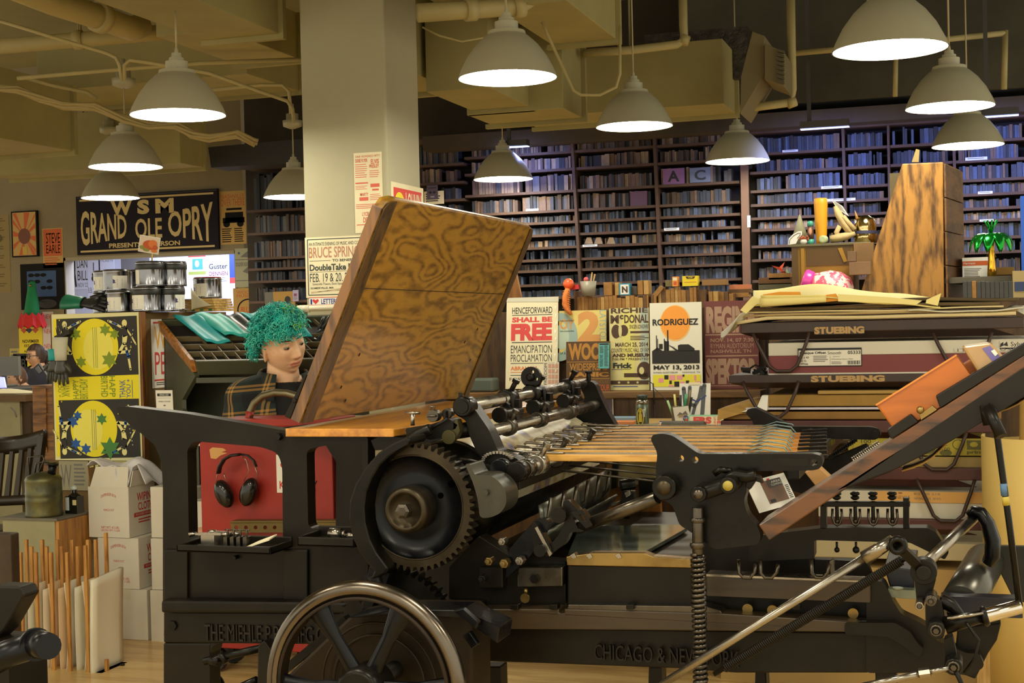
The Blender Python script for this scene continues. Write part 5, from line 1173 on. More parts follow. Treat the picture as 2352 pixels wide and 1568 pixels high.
# motor cover behind the wheel
mb = MB(RUST); mb.prism(LV([(640,1570),(800,1418),(905,1402),(1062,1404),(1085,1425),(1085,1700),(640,1700)], 3.14), Y*.14); part(mb, 'motor_cover', .006)
mb = MB(IRONB); mb.prism(LV([(795,1420),(905,1398),(1060,1400),(1148,1440),(1142,1478),(1062,1420),(905,1412)], 3.08), Y*.10); mb.prism(LV([(1040,1402),(1062,1396),(1100,1430),(1092,1445)], 3.05), Y*.02); mb.prism(LV([(1060,1460),(1078,1450),(1098,1480),(1082,1490)],3.05), Y*.02); part(mb, 'cover_lid', .003)
mb = MB(RUST); mb.torus(Pv(870,1570,3.12), Y, .12, .004, 48, 6); mb.torus(Pv(870,1570,3.12), Y, .15, .003, 48, 6); part(mb, 'cover_rib', 0)
mb = MB(IRON); mb.beam(Pv(632,1556,3.2), Pv(800,1420,3.2), .02, .03, Y); mb.tube(Pv(470,1518,3.45), Pv(600,1488,3.45), .011); mb.tube(Pv(505,1500,3.44), Pv(520,1522,3.44), .008); mb.lathe([(.016,0),(.016,.03)], Pv(484,1516,3.45), X, 12); mb.tube(Pv(500,1600,3.4), Pv(590,1560,3.4), .01); mb.torus(Pv(478,1580,3.6), Y, .045, .012, 32, 8); part(mb, 'brake_linkage', 0)
mb = MB(IRON2); mb.prism(LV([(592,1482),(606,1470),(628,1500),(618,1580),(590,1580)], 3.38), Y*.04); part(mb, 'pedal_bracket', .004)
# --- impression cylinder, its sheet and arms
CYR = 126*scale_at(Pv(950,1165,vN+.05)); ca = V(gc.x, vN+.07, gc.z); cb = V(gc.x, vF-.02, gc.z)
mb = MB(IRON); mb.lathe([(.0001,0),(CYR*.97,0),(CYR,.01),(CYR,(cb-ca).length-.01),(CYR*.97,(cb-ca).length),(.0001,(cb-ca).length)], ca, Y, 72); part(mb, 'impression_cylinder', 0)
SHT = bpy.data.materials.new('printed_sheet'); SHT.use_nodes = True; nt = SHT.node_tree; bs = nt.nodes['Principled BSDF']; bs.inputs['Roughness'].default_value = .3; bs.inputs['Metallic'].default_value = .12
tc = nt.nodes.new('ShaderNodeTexCoord'); mp = nt.nodes.new('ShaderNodeMapping'); mp.inputs['Scale'].default_value = (5,3,5); nz = nt.nodes.new('ShaderNodeTexNoise'); nz.inputs['Scale'].default_value = 2.2; nz.inputs['Detail'].default_value = 3
rp = nt.nodes.new('ShaderNodeValToRGB'); el = rp.color_ramp.elements; el[0].position = .36; el[0].color = rgb((92,74,60)); el[1].position = .56; el[1].color = rgb((222,212,178)); e_ = el.new(.43); e_.color = rgb((120,116,150)); e_ = el.new(.49); e_.color = rgb((186,160,96))
nt.links.new(tc.outputs['Object'], mp.inputs[0]); nt.links.new(mp.outputs[0], nz.inputs['Vector']); nt.links.new(nz.outputs['Fac'], rp.inputs['Fac']); nt.links.new(rp.outputs['Color'], bs.inputs['Base Color'])
def arc(r, a0, a1, y0, y1, n=24):
    vs = []; 
    for y in (y0,y1): vs += [V(gc.x+cos(a0+(a1-a0)*i/n)*r, y, gc.z+sin(a0+(a1-a0)*i/n)*r) for i in range(n+1)]
    return vs, [(i,i+1,n+2+i,n+1+i) for i in range(n)]
mb = MB(SHT); mb.add(*arc(CYR+.002, radians(-10), radians(112), vN+.10, vF-.14), True); mb.use(CREAM); mb.add(*arc(CYR+.0022, radians(-10), radians(112), vF-.14, vF-.04), True); part(mb, 'printed_sheet', 0, recalc=False)
def arm(pts, v, t, nm='cylinder_arm'): mb = MB(IRON); mb.prism(LV(rnd_corner(pts,8), v), Y*t); return part(mb, nm, .004)
arm([(1042,925),(1050,916),(1064,914),(1078,920),(1092,942),(1122,985),(1134,1012),(1144,1036),(1190,1054),(1196,1068),(1120,1066),(1094,1036),(1078,1000),(1070,965),(1050,955),(1041,940)], vN+.0, .06)
arm([(1332,890),(1340,878),(1354,874),(1366,880),(1376,905),(1395,945),(1416,982),(1424,992),(1352,994),(1338,972),(1318,952),(1336,930),(1344,912)], vF-.02, .05)
def vbar(x, y, v0, v1, r, mat=STEEL, n=18, nm='cross_bar'):
    p = Pv(x, y, v0); mb = MB(mat); mb.tube(p, V(p.x, v1, p.z), r, n=n); part(mb, nm, 0); return p
def collar(p, v, r, w, mat=IRON, screw=True):
    mb = MB(mat); mb.lathe([(r*.92,-w/2),(r,-w/2+.003),(r,w/2-.003),(r*.92,w/2)], V(p.x,v,p.z), Y, 20)
    if screw: mb.tube(V(p.x+r*.4,v,p.z+r*.8), V(p.x+r*.9,v,p.z+r*1.7), r*.28, n=8); mb.lathe([(r*.42,0),(r*.42,r*.4)], V(p.x+r*.85,v,p.z+r*1.6), V(.5,0,.9), 6, smooth=False)
    part(mb, 'collar', .001)
ub_ = vbar(1064,934, vN-.02, vF+.02, .0185)
mb = MB(IRON); mb.lathe([(.024,0),(.028,.004),(.028,.05)], V(ub_.x,vN-.03,ub_.z), Y, 24); mb.lathe([(.018,-.004),(.018,0)], V(ub_.x,vN-.03,ub_.z), Y, 24); part(mb, 'bar_boss', .001)
for v_, w_ in ((vN+.36,.06),(vN+.62,.10),(vN+1.0,.05)): collar(ub_, v_, .028, w_)
lb_ = vbar(1122,992, vN+.05, vF, .017)
for v_, w_ in ((vN+.22,.04),(vN+.52,.06),(vN+.86,.05)): collar(lb_, v_, .025, w_, DSTEEL)
# disc lever on the upper bar
dl_ = V(ub_.x, vN+.62, ub_.z); s_ = scale_at(dl_)
top_ = Pv(1219,866,vN+.60); mb = MB(IRON); hp = [top_+V(cos(radians(70))*13*s_,0,sin(radians(70))*13*s_), top_+V(cos(radians(-20))*15*s_,0,sin(radians(-20))*15*s_)]
mb.prism([top_+V(cos(2*pi*i/32)*24*s_,0,sin(2*pi*i/32)*24*s_) for i in range(32)], Y*.016, [[q+V(cos(2*pi*i/10)*4*s_,0,sin(2*pi*i/10)*4*s_) for i in range(10)] for q in hp])
mb.beam(dl_, top_+Y*.008-V(0,0,10*s_), .012, .026, X) if 0 else mb.prism([dl_+V(-14*s_,-.02,0), dl_+V(12*s_,-.02,0), top_+V(8*s_,0,-18*s_), top_+V(-12*s_,0,-16*s_)], Y*.014); mb.lathe([(9*s_,0),(9*s_,.012),(5*s_,.016)], top_, -Y, 18); part(mb, 'disc_lever', .001)
# small roller carriers between the two bars
for v_, x_, y_2 in ((vN+.30,1150,952),(vN+.62,1240,938),(vN+.95,1300,930)):
    p = V((ub_.x+lb_.x)/2+.01, v_, (ub_.z+lb_.z)/2)
    mb = MB(IRON); mb.tube(p-Y*.11, p+Y*.07, .014, n=14); mb.lathe([(.022,-.012),(.022,.012)], p-Y*.11, Y, 20); mb.prism([V(ub_.x-.012,v_-.012,ub_.z),V(ub_.x+.012,v_-.012,ub_.z),p+V(.014,-.012,0),V(lb_.x+.01,v_-.012,lb_.z),V(lb_.x-.012,v_-.012,lb_.z),p+V(-.012,-.012,0)], Y*.024); mb.tube(p+Z*.01, p+Z*.05, .006, n=8); mb.box(p+V(-.012,.03,.01), p+V(.012,.06,.035)); part(mb, 'roller_carrier', .001)
mb = MB(IRON); q = Pv(1352,870,vF); mb.tube(q-Z*.02, q+Z*.025, .008, n=10); mb.lathe([(.012,0),(.012,.008)], q+Z*.02, Z, 10); q = Pv(1058,912,vN); mb.tube(q-Z*.01, q+Z*.012, .006, n=8); part(mb, 'oil_cup', .001)
# clutter on the near journal by the wooden table: T-screw, clamps, brackets
mb = MB(STEEL); a = Pv(948,977,vN+.02); k = scale_at(a); mb.tube(a, a+Z*26*k, 5*k, n=12); mb.tube(a+V(-18*k,0,29*k), a+V(18*k,0,29*k), 3*k, n=10); part(mb, 't_screw', 0)
mb = MB(IRON); mb.prism(LV(rnd_corner([(930,984),(985,976),(1030,960),(1042,970),(1040,1000),(990,1010),(935,1000)],6), vN-.02), Y*.07); part(mb, 'bearing_cap', .004)
mb = MB(DSTEEL); a = Pv(993,955,vN-.02); mb.lathe([(14*k,0),(14*k,.03)], a, Y, 20); mb.tube(a+V(-10*k,-.006,0), a+V(10*k,-.006,0), 2.5*k, n=8); mb.path([a+V(-3*k,0,14*k),a+V(-5*k,0,22*k),a+V(1*k,0,20*k),a+V(5*k,0,22*k),a+V(4*k,0,14*k)], 2.5*k, 6); a2 = a+V(18*k,.05,2*k); mb.lathe([(12*k,0),(12*k,.03)], a2, Y, 18); part(mb, 'wing_nut', .001)
mb = MB(IRON); mb.box(Pv(1018,944,vN-.01), Pv(1024,964,vN-.01)+Y*.02); mb.path(LV([(1026,962),(1005,975),(985,988)], vN-.04), .005, 6); part(mb, 'ratchet_cable', 0)
mb = MB(M('greased_brass_bracket',(66,60,32),.4,.6)); a = Pv(1030,1004,vN-.05); mb.lathe([(16*k,0),(16*k,.02)], a, Y, 20); mb.prism(LV([(1014,1000),(1046,984),(1050,976),(1042,970),(1050,962),(1056,990),(1046,1010)], vN-.04), Y*.03); part(mb, 'bracket_clip', .001)
mb = MB(IRON); mb.tube(Pv(1050,990,vN+.02), Pv(1085,985,vN+.02)+Y*.02, 18*k); mb.path(LV([(940,1010),(965,995),(990,985)],vN-.05), .016, 10); mb.prism(LV([(850,1010),(870,1000),(935,1005),(935,1030),(860,1034)],vN-.0), Y*.06); part(mb, 'journal_block', .003)
# --- gripper shafts below the cylinder
s1 = vbar(1190,1082, vN-.07, vF-.25, .017, STEEL, nm='gripper_shaft'); s2 = vbar(1150,1075, vN-.06, vF-.2, .014, DSTEEL, nm='gripper_shaft')
for p, v_, r_, w_, m_ in ((s1,vN-.07,.027,.04,IRON),(s2,vN-.06,.026,.035,IRONB),(s1,vN+.0,.026,.05,DSTEEL),(s1,vN+.10,.03,.05,STEEL),(s1,vN+.30,.028,.06,DSTEEL),(s1,vN+.42,.028,.03,STEEL),(s2,vN+.16,.024,.05,DSTEEL),(s2,vN+.36,.026,.05,STEEL),(s1,vN+.6,.028,.05,DSTEEL)):
    collar(p, v_, r_, w_, m_, r_ > .027)
mb = MB(STEEL); q = Pv(1142,1058,vN-.02)
for i in range(12): a = radians(20+14*i); mb.box(q+V(cos(a)*.04-.004,0,sin(a)*.022-.004), q+V(cos(a)*.04+.004,.02,sin(a)*.022+.004))
part(mb, 'chain_sprocket', .001)
mb = MB(IRON); mb.prism(LV([(1052,1052),(1075,1055),(1142,1072),(1140,1084),(1072,1075)], vN-.03), Y*.02); part(mb, 'link_arm', .002)
# lower delivery fingers / guide plates under the shafts (dark curved sheets)
mb = MB(M('worn_guide_plate', (92,94,84), .35, .8, noise=.3, nscale=10, wear=.1))
pa = Pv(1165,1180,vN+.02); 
def gp_(a, b):
    v = vN+.03 + .78*b
    r = CYR*1.35; th = radians(-62+38*a)
    return V(gc.x+.10+cos(th)*r*1.25 - .03, v, gc.z+sin(th)*r)
mb.grid(gp_, 10, 6); part(mb, 'sheet_guide', 0, solid=.006) if 0 else mb.build('sheet_guide', press, solid=.006)
mb = MB(DSTEEL)
for j in range(6):
    v = vN+.08+.13*j; mb.path([V(gc.x+.30,v,gc.z+.0),V(gc.x+.29,v,gc.z-.06),V(gc.x+.25,v,gc.z-.10),V(gc.x+.18,v,gc.z-.13)], .006, 6)
part(mb, 'guide_rod', 0)
p = Pv(1185,1112,vN+.04); mb = MB(IRON); mb.beam(p, V(p.x,vF-.35,p.z), .02, .03); part(mb, 'lower_rail', .002)
WGP = M('worn_guide_plate')
mb = MB(WGP); A_,B_,C_,D2_ = Pv(1185,1268,vN+.03), Pv(1238,1160,vN+.06), Pv(1400,1075,vF-.35), Pv(1345,1180,vF-.45)
mb.grid(lambda a,b: (A_.lerp(B_,b)).lerp(D2_.lerp(C_,b),a) + V(.03*sin(pi*b),0,-.02*sin(pi*b)), 8, 8); mb.build('guide_apron', press, solid=.006)
mb = MB(IRONB); mb.prism(LV(rnd_corner([(1170,1260),(1230,1192),(1255,1190),(1262,1205),(1255,1218),(1215,1280),(1160,1330)],8), vN-.05), Y*.03); part(mb, 'curved_arm', .004)
# toggle levers
mb = MB(IRON); mb.prism(LV(rnd_corner([(1222,1198),(1236,1206),(1268,1262),(1262,1278),(1230,1272),(1222,1240)],6), vN-.07), Y*.03); mb.lathe([(.016,0),(.016,.02)], Pv(1244,1262,vN-.07), -Y, 18); part(mb, 'toggle_lever', .003)
mb = MB(STEEL); mb.prism(LV([(1228,1212),(1234,1208),(1268,1272),(1262,1278)], vN-.075), Y*.01); part(mb, 'lever_face', .001)
mb = MB(IRON); mb.prism(LV(rnd_corner([(1292,1152),(1304,1146),(1336,1180),(1352,1205),(1338,1222),(1310,1222),(1296,1250),(1262,1275),(1255,1262),(1285,1225),(1300,1190)],6), vN-.06), Y*.04, [LV([(1316,1188),(1330,1190),(1340,1212),(1328,1214)], vN-.06)]); mb.lathe([(.02,0),(.02,.03)], Pv(1290,1180,vN-.06), -Y, 18); part(mb, 'gripper_cam', .003)
mb = MB(IRON); mb.prism(LV(rnd_corner([(1310,1176),(1338,1170),(1362,1206),(1346,1214)],4), vN-.09), Y*.03, [LV([(1330,1182),(1338,1180),(1346,1196),(1340,1198)], vN-.09)]); part(mb, 'square_latch', .002)
mb = MB(CHROME); mb.prism(LV([(1318,1196),(1326,1190),(1340,1210),(1336,1220)], vN-.045), Y*.03); part(mb, 'latch_pin', .001)
for (x,y,r_,m_) in ((1160,1240,9,STEEL),(1165,1290,11,BRASS),(1130,1285,10,BRASS),(1200,1284,10,STEEL),(1115,1325,9,IRON)):
    p = Pv(x,y,vN-.06); k = scale_at(p); mb = MB(m_); mb.lathe([(r_*k,0),(r_*k,.03)], p, -Y, 6, smooth=False); mb.lathe([(r_*.5*k,0),(r_*.5*k,.04)], p, -Y, 12); part(mb, 'hex_bolt', .001)
mb = MB(DSTEEL); mb.prism(LV([(1188,1303),(1292,1303),(1292,1346),(1188,1348)], vN-.03), Y*.04); part(mb, 'clamp_block', .003)
mb = MB(IRON); p = Pv(1230,1327,vN-.03); k = scale_at(p); mb.lathe([(12*k,0),(12*k,.012)], p, -Y, 6, smooth=False); part(mb, 'hex_bolt', .001)
mb = MB(IRON2); mb.prism(LV([(1100,1302),(1155,1302),(1155,1350),(1100,1350)], vN-.02), Y*.04); part(mb, 'clamp_block', .003)
mb = MB(BRASS); mb.lathe([(11*k,0),(11*k,.01)], Pv(1208,1372,vN-.02), -Y, 20); mb.tube(Pv(1208,1350,vN-.015), Pv(1208,1365,vN-.015), 5*k); part(mb, 'grease_nipple', 0)
# dark body between the frames under the cylinder, side wall
mb = MB(IRON2); mb.prism(LV([(1030,1300),(1100,1230),(1180,1280),(1300,1290),(1300,1395),(1100,1395),(1030,1390)], vN+.02), Y*.06); part(mb, 'mid_frame', .004)
mb = MB(IRON2); mb.box((Pv(1040,1400,vN).x, vN+.3, Pv(1040,1400,vN).z-.1), (Pv(1040,1400,vN).x+.5, vF-.1, Pv(1040,1300,vN).z)); part(mb, 'inner_body', .004)
# --- bed, ink plate, rails
mb = MB(IRON2); mb.prism(LV([(1303,1298),(1590,1303),(1590,1400),(1303,1396)], vN-.02), Y*.9); part(mb, 'type_bed', .004)
mb = MB(BRASS); mb.prism(LV([(1300,1278),(1360,1270),(1480,1270),(1500,1278),(1586,1284),(1588,1304),(1302,1298)], vN-.03), Y*.04); part(mb, 'bed_rail', .003)
GLS = M('polished_ink_plate', (118,132,122), .13, .85, noise=.15, nscale=5)
zp = Pv(1300,1278,vN+.0).z
mb = MB(GLS); p0 = Pz(1300,1281,zp); p1 = Pz(1460,1278,zp); p2 = Pz(1578,1212,zp); p3 = Pz(1566,1204,zp); p4 = Pz(1330,1208,zp); mb.prism([p0,p1,p2,p3,p4], Z*-.01); part(mb, 'ink_plate', .002)
mb = MB(STEEL)
for x in (1308,1345,1412): mb.prism(LV([(x,1276),(x+10,1270),(x+16,1280),(x+8,1284)], vN-.035), Y*.03)
part(mb, 'plate_clip', .001)
LED_ = WOOD('brown_rail_paint', (30,23,12), (52,39,19), 'X', 4., .4, 4.)
mb = MB(LED_); mb.prism(LV([(1104,1398),(1284,1398),(1284,1408),(1296,1408),(1296,1398),(1650,1408),(2030,1432),(2030,1452),(1104,1444)], vN-.05), Y*.06); part(mb, 'lower_bed_rail', .003)
mb = MB(IRON2); mb.prism(LV([(1104,1440),(1995,1452),(1995,1545),(1690,1545),(1560,1535),(1430,1530),(1104,1518)], vN-.0), Y*.05); part(mb, 'base_side', .004)
mb = MB(DSTEEL); mb.prism(LV([(1305,1388),(1620,1392),(1655,1402),(1660,1410),(1300,1404)], vN-.045), Y*.06); part(mb, 'oiled_track', .002)
mb = MB(IRON); 
for x in (1172,1262,1438,1820): mb.prism(LV([(x,1388),(x+18,1388),(x+18,1400),(x,1400)], vN-.06), Y*.03)
part(mb, 'track_stop', .002)
mb = MB(M('raised_letter_dark',(22,19,14),.45,.5)); a = Pv(1368,1512,vN-.0105); b = Pv(1700,1520,vN-.0105); c = Pv(1368,1476,vN-.0105)
mb.text('CHICAGO & NEW YORK', a, V(b.x-a.x,0,0), V(0,0,c.z-a.z), -Y, .014, .0); part(mb, 'raised_lettering', 0, label='raised dark cast lettering')
mb = MB(LED_); mb.prism(LV([(1622,1322),(2000,1338),(2000,1384),(1622,1368)], vN-.03), Y*.05); part(mb, 'upper_bed_rail', .003)
mb = MB(STEEL); mb.prism(LV([(1622,1318),(2000,1334),(2000,1338),(1622,1323)], vN-.035), Y*.06); part(mb, 'rail_strip', 0)
mb = MB(IRON2); mb.prism(LV([(1590,1360),(2010,1376),(2010,1436),(1590,1410)], vN+.03), Y*.05); mb.prism(LV([(1600,1240),(1868,1242),(1868,1332),(1600,1324)], vN+.13), Y*.04); mb.prism(LV([(1869,1284),(1990,1288),(2010,1338),(1869,1332)], vN+.13), Y*.04); part(mb, 'rear_plate', .003)
for x, y in ((1718,1397),(1775,1400),(1960,1407)): 
    mb = MB(BRASS); p = Pv(x,y,vN-.0); k = scale_at(p); mb.lathe([(12*k,0),(12*k,.008)], p, -Y, 20); part(mb, 'grease_nipple', 0)
# legs under the bed on the floor
mb = MB(IRON2); 
for x0_,x1_ in ((1490,1520),(1735,1760),(1105,1150)): mb.prism(LV([(x0_,1530),(x1_,1530),(x1_+8,1800),(x0_-8,1800)], vN+.25), Y*.06)
part(mb, 'base_leg', .004)
# floor contact of the whole machine: low plinth under both frames
zlow = 0.0
mb = MB(IRON2); mb.box((Pv(375,1700,vN).x, vN-.01, 0), (Pv(483,1700,vN).x, vN+.06, Pv(375,1760,vN).z+.02)); mb.box((Pv(700,1700,vN).x, vN-.01, 0), (Pv(1110,1700,vN).x, vN+.06, .18)); mb.box((Pv(1850,1700,vN).x-.05, vN+.003, 0), (Pv(1995,1700,vN).x, vN+.058, .42)); part(mb, 'floor_foot', .004)
# --- wooden delivery sticks with metal gripper tips
SLW = WOOD('slat_wood', (150,100,36), (206,156,72), 'X', 6., .4, 5., coat=.25)
NS = 9; zs_ = Pv(1500,1046,vN+.18).z
tips = [(1240,1035),(1250,1018),(1255,1006)]
for i in range(NS):
    t = i/(NS-1); v_ = vN+.14+(vF-.12-vN-.14)*t
    pl = Pv(1245+160*t, 1038-45*t, v_); pr = Pv(1800+20*t, 1056-52*t, v_)
    z_ = zs_ + (.0)*t
    mb = MB(SLW); mb.prism([V(pl.x-.04,v_-.013,z_-.006),V(pl.x+.02,v_-.013,z_+.006),V(pr.x,v_-.013,z_+.006),V(pr.x+.01,v_-.013,z_-.012),V(pl.x,v_-.013,z_-.012)], Y*.026); st = part(mb, 'delivery_stick', .002)
    mb = MB(STEEL); mb.path([V(pl.x+.06,v_,z_+.009),V(pl.x-.05,v_,z_+.012),V(pl.x-.10,v_,z_+.016),V(pl.x-.106,v_,z_+.010)], .0042, 6); mb.lathe([(.010,-.006),(.010,.006)], V(pl.x-.045,v_,z_+.002), Y, 14); mb.beam(V(pl.x+.02,v_+.012,z_+.008), V(pr.x-.05,v_+.012,z_+.009), .004, .004); part(mb, 'gripper_tip', 0, st)
    mb = MB(M('blue_grey_strap',(112,140,140),.5)); mb.path([V(pr.x-.10,v_,z_+.006),V(pr.x-.05,v_,z_+.022),V(pr.x,v_,z_+.014),V(pr.x+.02,v_,z_-.01)], .005, 6, flat=.4); part(mb, 'strap', 0, st)
    mb = MB(WOOD('stick_end_wood',(150,88,20),(190,126,44),'X',8)); mb.box((pr.x-.01,v_-.012,z_-.022),(pr.x+.06,v_+.012,z_-.004)); part(mb, 'stick_end', .001, st)
    mb = MB(IRON); mb.beam(V(pr.x+.03,v_+.02,z_-.0), V(pr.x+.11,v_+.02,z_+.004), .012, .008); part(mb, 'stick_holder', .001, st)
mb = MB(DSTEEL)
for j in range(5):
    v_ = vN+.2+.2*j; a = Pv(1290+18*j, 1080-12*j, v_); b = Pv(1512, 1106-16*j, v_); mb.tube(a, b, .0035, n=6)
part(mb, 'tape_wire', 0)
mb = MB(IRON); b0 = V(pr.x, vN+.1, zs_-.02); mb.box((Pv(1812,1060,vN+.14).x, vN+.1, zs_-.05),(Pv(1812,1060,vN+.14).x+.03, vF-.08, zs_-.024)); part(mb, 'stick_rail', .002)
# brown inner plate with rectangular hole + small bearings seen under the sticks
mb = MB(WOOD('brown_inner_plate',(92,56,12),(130,84,26),'Z',5.,.4)); mb.prism(LV([(1395,1060),(1500,1050),(1512,1100),(1520,1210),(1400,1230),(1390,1100)], vF-.05), Y*.03); part(mb, 'inner_plate', .002)
mb = MB(M('olive_metal_plate',(124,112,72),.5,.3,noise=.15)); mb.prism(LV([(1420,1052),(1512,1052),(1512,1100),(1470,1112),(1420,1118)], vF-.10), Y*.02); part(mb, 'hinged_plate', .001)
mb = MB(IRON); mb.prism(LV([(1406,1050),(1420,1050),(1416,1120),(1404,1124)], vF-.12), Y*.02); mb.box(Pv(1466,1098,vF-.12), Pv(1510,1142,vF-.1)); mb.tube(Pv(1425,1115,vN+.6), Pv(1458,1110,vN+.62), .017); mb.prism(LV([(1430,1128),(1456,1128),(1462,1170),(1420,1175)], vN+.6), Y*.03); mb.tube(Pv(1440,1100,vN+.7), Pv(1440,1190,vN+.7), .012); part(mb, 'small_bearing', .002)
mb = MB(STEEL); mb.prism(LV([(1434,1132),(1446,1126),(1448,1136),(1438,1142)], vN+.58), Y*.02); mb.prism(LV([(1402,1156),(1424,1150),(1414,1160),(1404,1162)], vN+.56), Y*.02); part(mb, 'bearing_shim', .001)
# --- feed-end side frames
NF = vN-.15
body = [(1494,1008),(1500,998),(1520,995),(1545,1000),(1605,1042),(1870,1042),(1886,1046),(1890,1060),(1884,1076),(1868,1080),(1720,1082),(1712,1100),(1716,1125),(1708,1150),(1716,1180),(1738,1205),(1748,1230),(1742,1250),(1640,1262),(1600,1230),(1560,1205),(1545,1160),(1510,1140),(1506,1080),(1510,1040)]
hl = [[(1556,1046),(1570,1046),(1570,1060),(1556,1060)], [(1590,1050),(1602,1050),(1602,1062),(1590,1062)], [(1862,1054),(1877,1054),(1877,1070),(1862,1070)]]
mb = MB(IRON); mb.prism(LV(rnd_corner(body,10), NF), Y*.05, [LV([(sum(p[0] for p in h)/4+8*cos(2*pi*i/14), sum(p[1] for p in h)/4+8*sin(2*pi*i/14)) for i in range(14)], NF) for h in hl]); ff = part(mb, 'feed_frame', .006)
mb = MB(IRON2); mb.prism(LV(rnd_corner([(1778,1052),(1855,1053),(1858,1062),(1852,1070),(1780,1070),(1774,1062)],8), NF-.001), Y*.004); part(mb, 'frame_slot', 0, ff)
for x, y, r_, d_, m_, m2 in ((1525,1120,29,.05,IRON,BRONZE),(1604,1135,19,.09,IRON,DSTEEL),(1672,1115,20,.09,IRON,M('yellow_smeared_cap',(150,136,50),.5)),):
    p = Pv(x,y,NF-d_); k = scale_at(p); mb = MB(m_); mb.lathe([(r_*k,d_),(r_*k,.004),(r_*.92*k,0)], p, Y, 28); bs_ = part(mb, 'shaft_boss', .001, ff); mb = MB(m2); mb.lathe([(r_*.58*k,0),(r_*.58*k,-.004),(r_*.08*k,-.005)], p, Y, 24); part(mb, 'shaft_cap', 0, ff)
mb = MB(IRON); mb.tube(Pv(1604,1135,NF-.06), Pv(1672,1112,NF-.05), .018); mb.path(LV([(1672,1100),(1690,1090),(1715,1095),(1735,1090)],NF-.03), .014, 10); mb.prism(LV([(1715,1085),(1745,1095),(1752,1110),(1735,1105),(1722,1125),(1712,1118)],NF-.03), Y*.03); part(mb, 'throw_lever', .002)
mb = MB(IRON); mb.tube(Pv(1592,1160,NF+.02), Pv(1592,1100,NF+.02), .012); mb.path(LV([(1640,1088),(1655,1078),(1680,1082)],NF), .008, 8); part(mb, 'lever_rod', 0)
# diagonal rod to the toggle
mb = MB(DSTEEL); mb.tube(Pv(1330,1212,vN-.04), Pv(1510,1142,NF+.02), .0165); part(mb, 'throw_rod', 0)
# spring column
sx = Pv(1602,1170,NF-.03); mb = MB(DSTEEL); k = scale_at(sx); bt = Pv(1614,1800,NF-.03); tp_ = Pv(1603,1272,NF-.03)
mb.tube(Pv(1602,1165,NF-.03), tp_, 13*k, n=16); mb.lathe([(16*k,0),(18*k,.006),(16*k,.012)], Pv(1602,1188,NF-.03), -Z, 18); mb.lathe([(17*k,0),(18*k,.008),(15*k,.015)], Pv(1602,1245,NF-.03), -Z, 18); part(mb, 'spring_post', .001)
mb = MB(DSTEEL); mb.coil(tp_, Vector((bt.x,bt.y,.02)), 14*k, 4.6*k, 62, 6, 12); part(mb, 'coil_spring', 0); mb = MB(IRON2); mb.tube(tp_, Vector((bt.x,bt.y,.0)), 11*k); part(mb, 'spring_core', 0)
# far feed bracket
mb = MB(IRON); mb.prism(LV(rnd_corner([(1713,950),(1716,940),(1735,936),(1760,948),(1812,976),(1812,992),(1770,1000),(1745,1000),(1732,985),(1728,965)],6), vF-.1), Y*.05); part(mb, 'far_bracket', .004)
mb = MB(IRON); mb.prism(LV(rnd_corner([(1740,1000),(1770,982),(1790,979),(2000,980),(2020,985),(2024,1000),(2012,1010),(1930,1008),(1800,1006)],7), vF-.16), Y*.04); mb.lathe([(.018,0),(.018,.02)], Pv(1862,996,vF-.16), -Y, 16); mb.lathe([(.012,0),(.012,.012)], Pv(2010,997,vF-.165), -Y, 16); mb.tube(Pv(1885,998,vF-.3), Pv(1888,1030,vF-.3), .014); part(mb, 'far_feed_arm', .004)
mb = MB(IRON); mb.prism(LV([(1798,1060),(1905,1052),(1990,1018),(2000,1030),(1900,1110),(1860,1140),(1800,1120)], vF-.05), Y*.02); part(mb, 'chain_guard', .003)
mb = MB(IRON); 
for j in range(14): 
    t = j/13; p = Pv(1905+60*t, 1050-40*t, vF-.08); mb.box(p-V(.006,.01,.006), p+V(.006,.01,.006))
part(mb, 'chain', .001)
mb = MB(STEEL); mb.coil(Pv(1960,1062,vN+.3), Pv(2022,1022,vN+.3), .012, .003, 14, 5, 8); part(mb, 'small_spring', 0)
mb = MB(M('light_wood_block',(170,128,76),.6,noise=.1)); mb.prism(LV([(1848,1084),(1880,1072),(1908,1098),(1875,1118)], NF+.2), Y*.05); part(mb, 'wood_wedge', .002)
# dark casting between frame and feed board
mb = MB(IRON2); mb.prism(LV([(1720,1084),(1800,1080),(1860,1085),(1830,1160),(1790,1185),(1770,1178),(1762,1110),(1740,1100)], NF+.12), Y*.05); part(mb, 'inner_casting', .003) if 0 else None
# --- feed board: long inclined wooden board
FBW = WOOD('feed_board_edge', (32,19,9), (96,56,18), 'X', 5., .4, 7., coat=.3, stretch=5); FBD = M('feed_board_dark', (20,15,10), .5, spec=.3, noise=.3, nscale=6)
e0 = Pv(1742,1205,NF); e1 = Pv(2400,785,NF); ed = (e1-e0); edn = ed.normalized(); en_ = Vector((-edn.z,0,edn.x))
mb = MB(FBW); mb.prism([e0, e1, e1-en_*.022, e0-en_*.045], Y*.16); fb = part(mb, 'feed_board', .003, label='long inclined wooden feed board')
mb = MB(FBD); mb.prism([e0+ed*.22-en_*.028, e1-en_*.02, e1-en_*.08, e0+ed*.62-en_*.075, e0+ed*.42-en_*.06], Y*.14); part(mb, 'board_underside', .003, fb)
mb = MB(FBD); mb.prism([e0+ed*.48+en_*.002, e0+ed*.575+en_*.002, e0+ed*.57+en_*.026, e0+ed*.485+en_*.024], Y*.06); mb.prism([e0+ed*.65+en_*.002, e1+en_*.002, e1+en_*.022, e0+ed*.66+en_*.03], Y*.05); part(mb, 'side_guide', .003, fb)
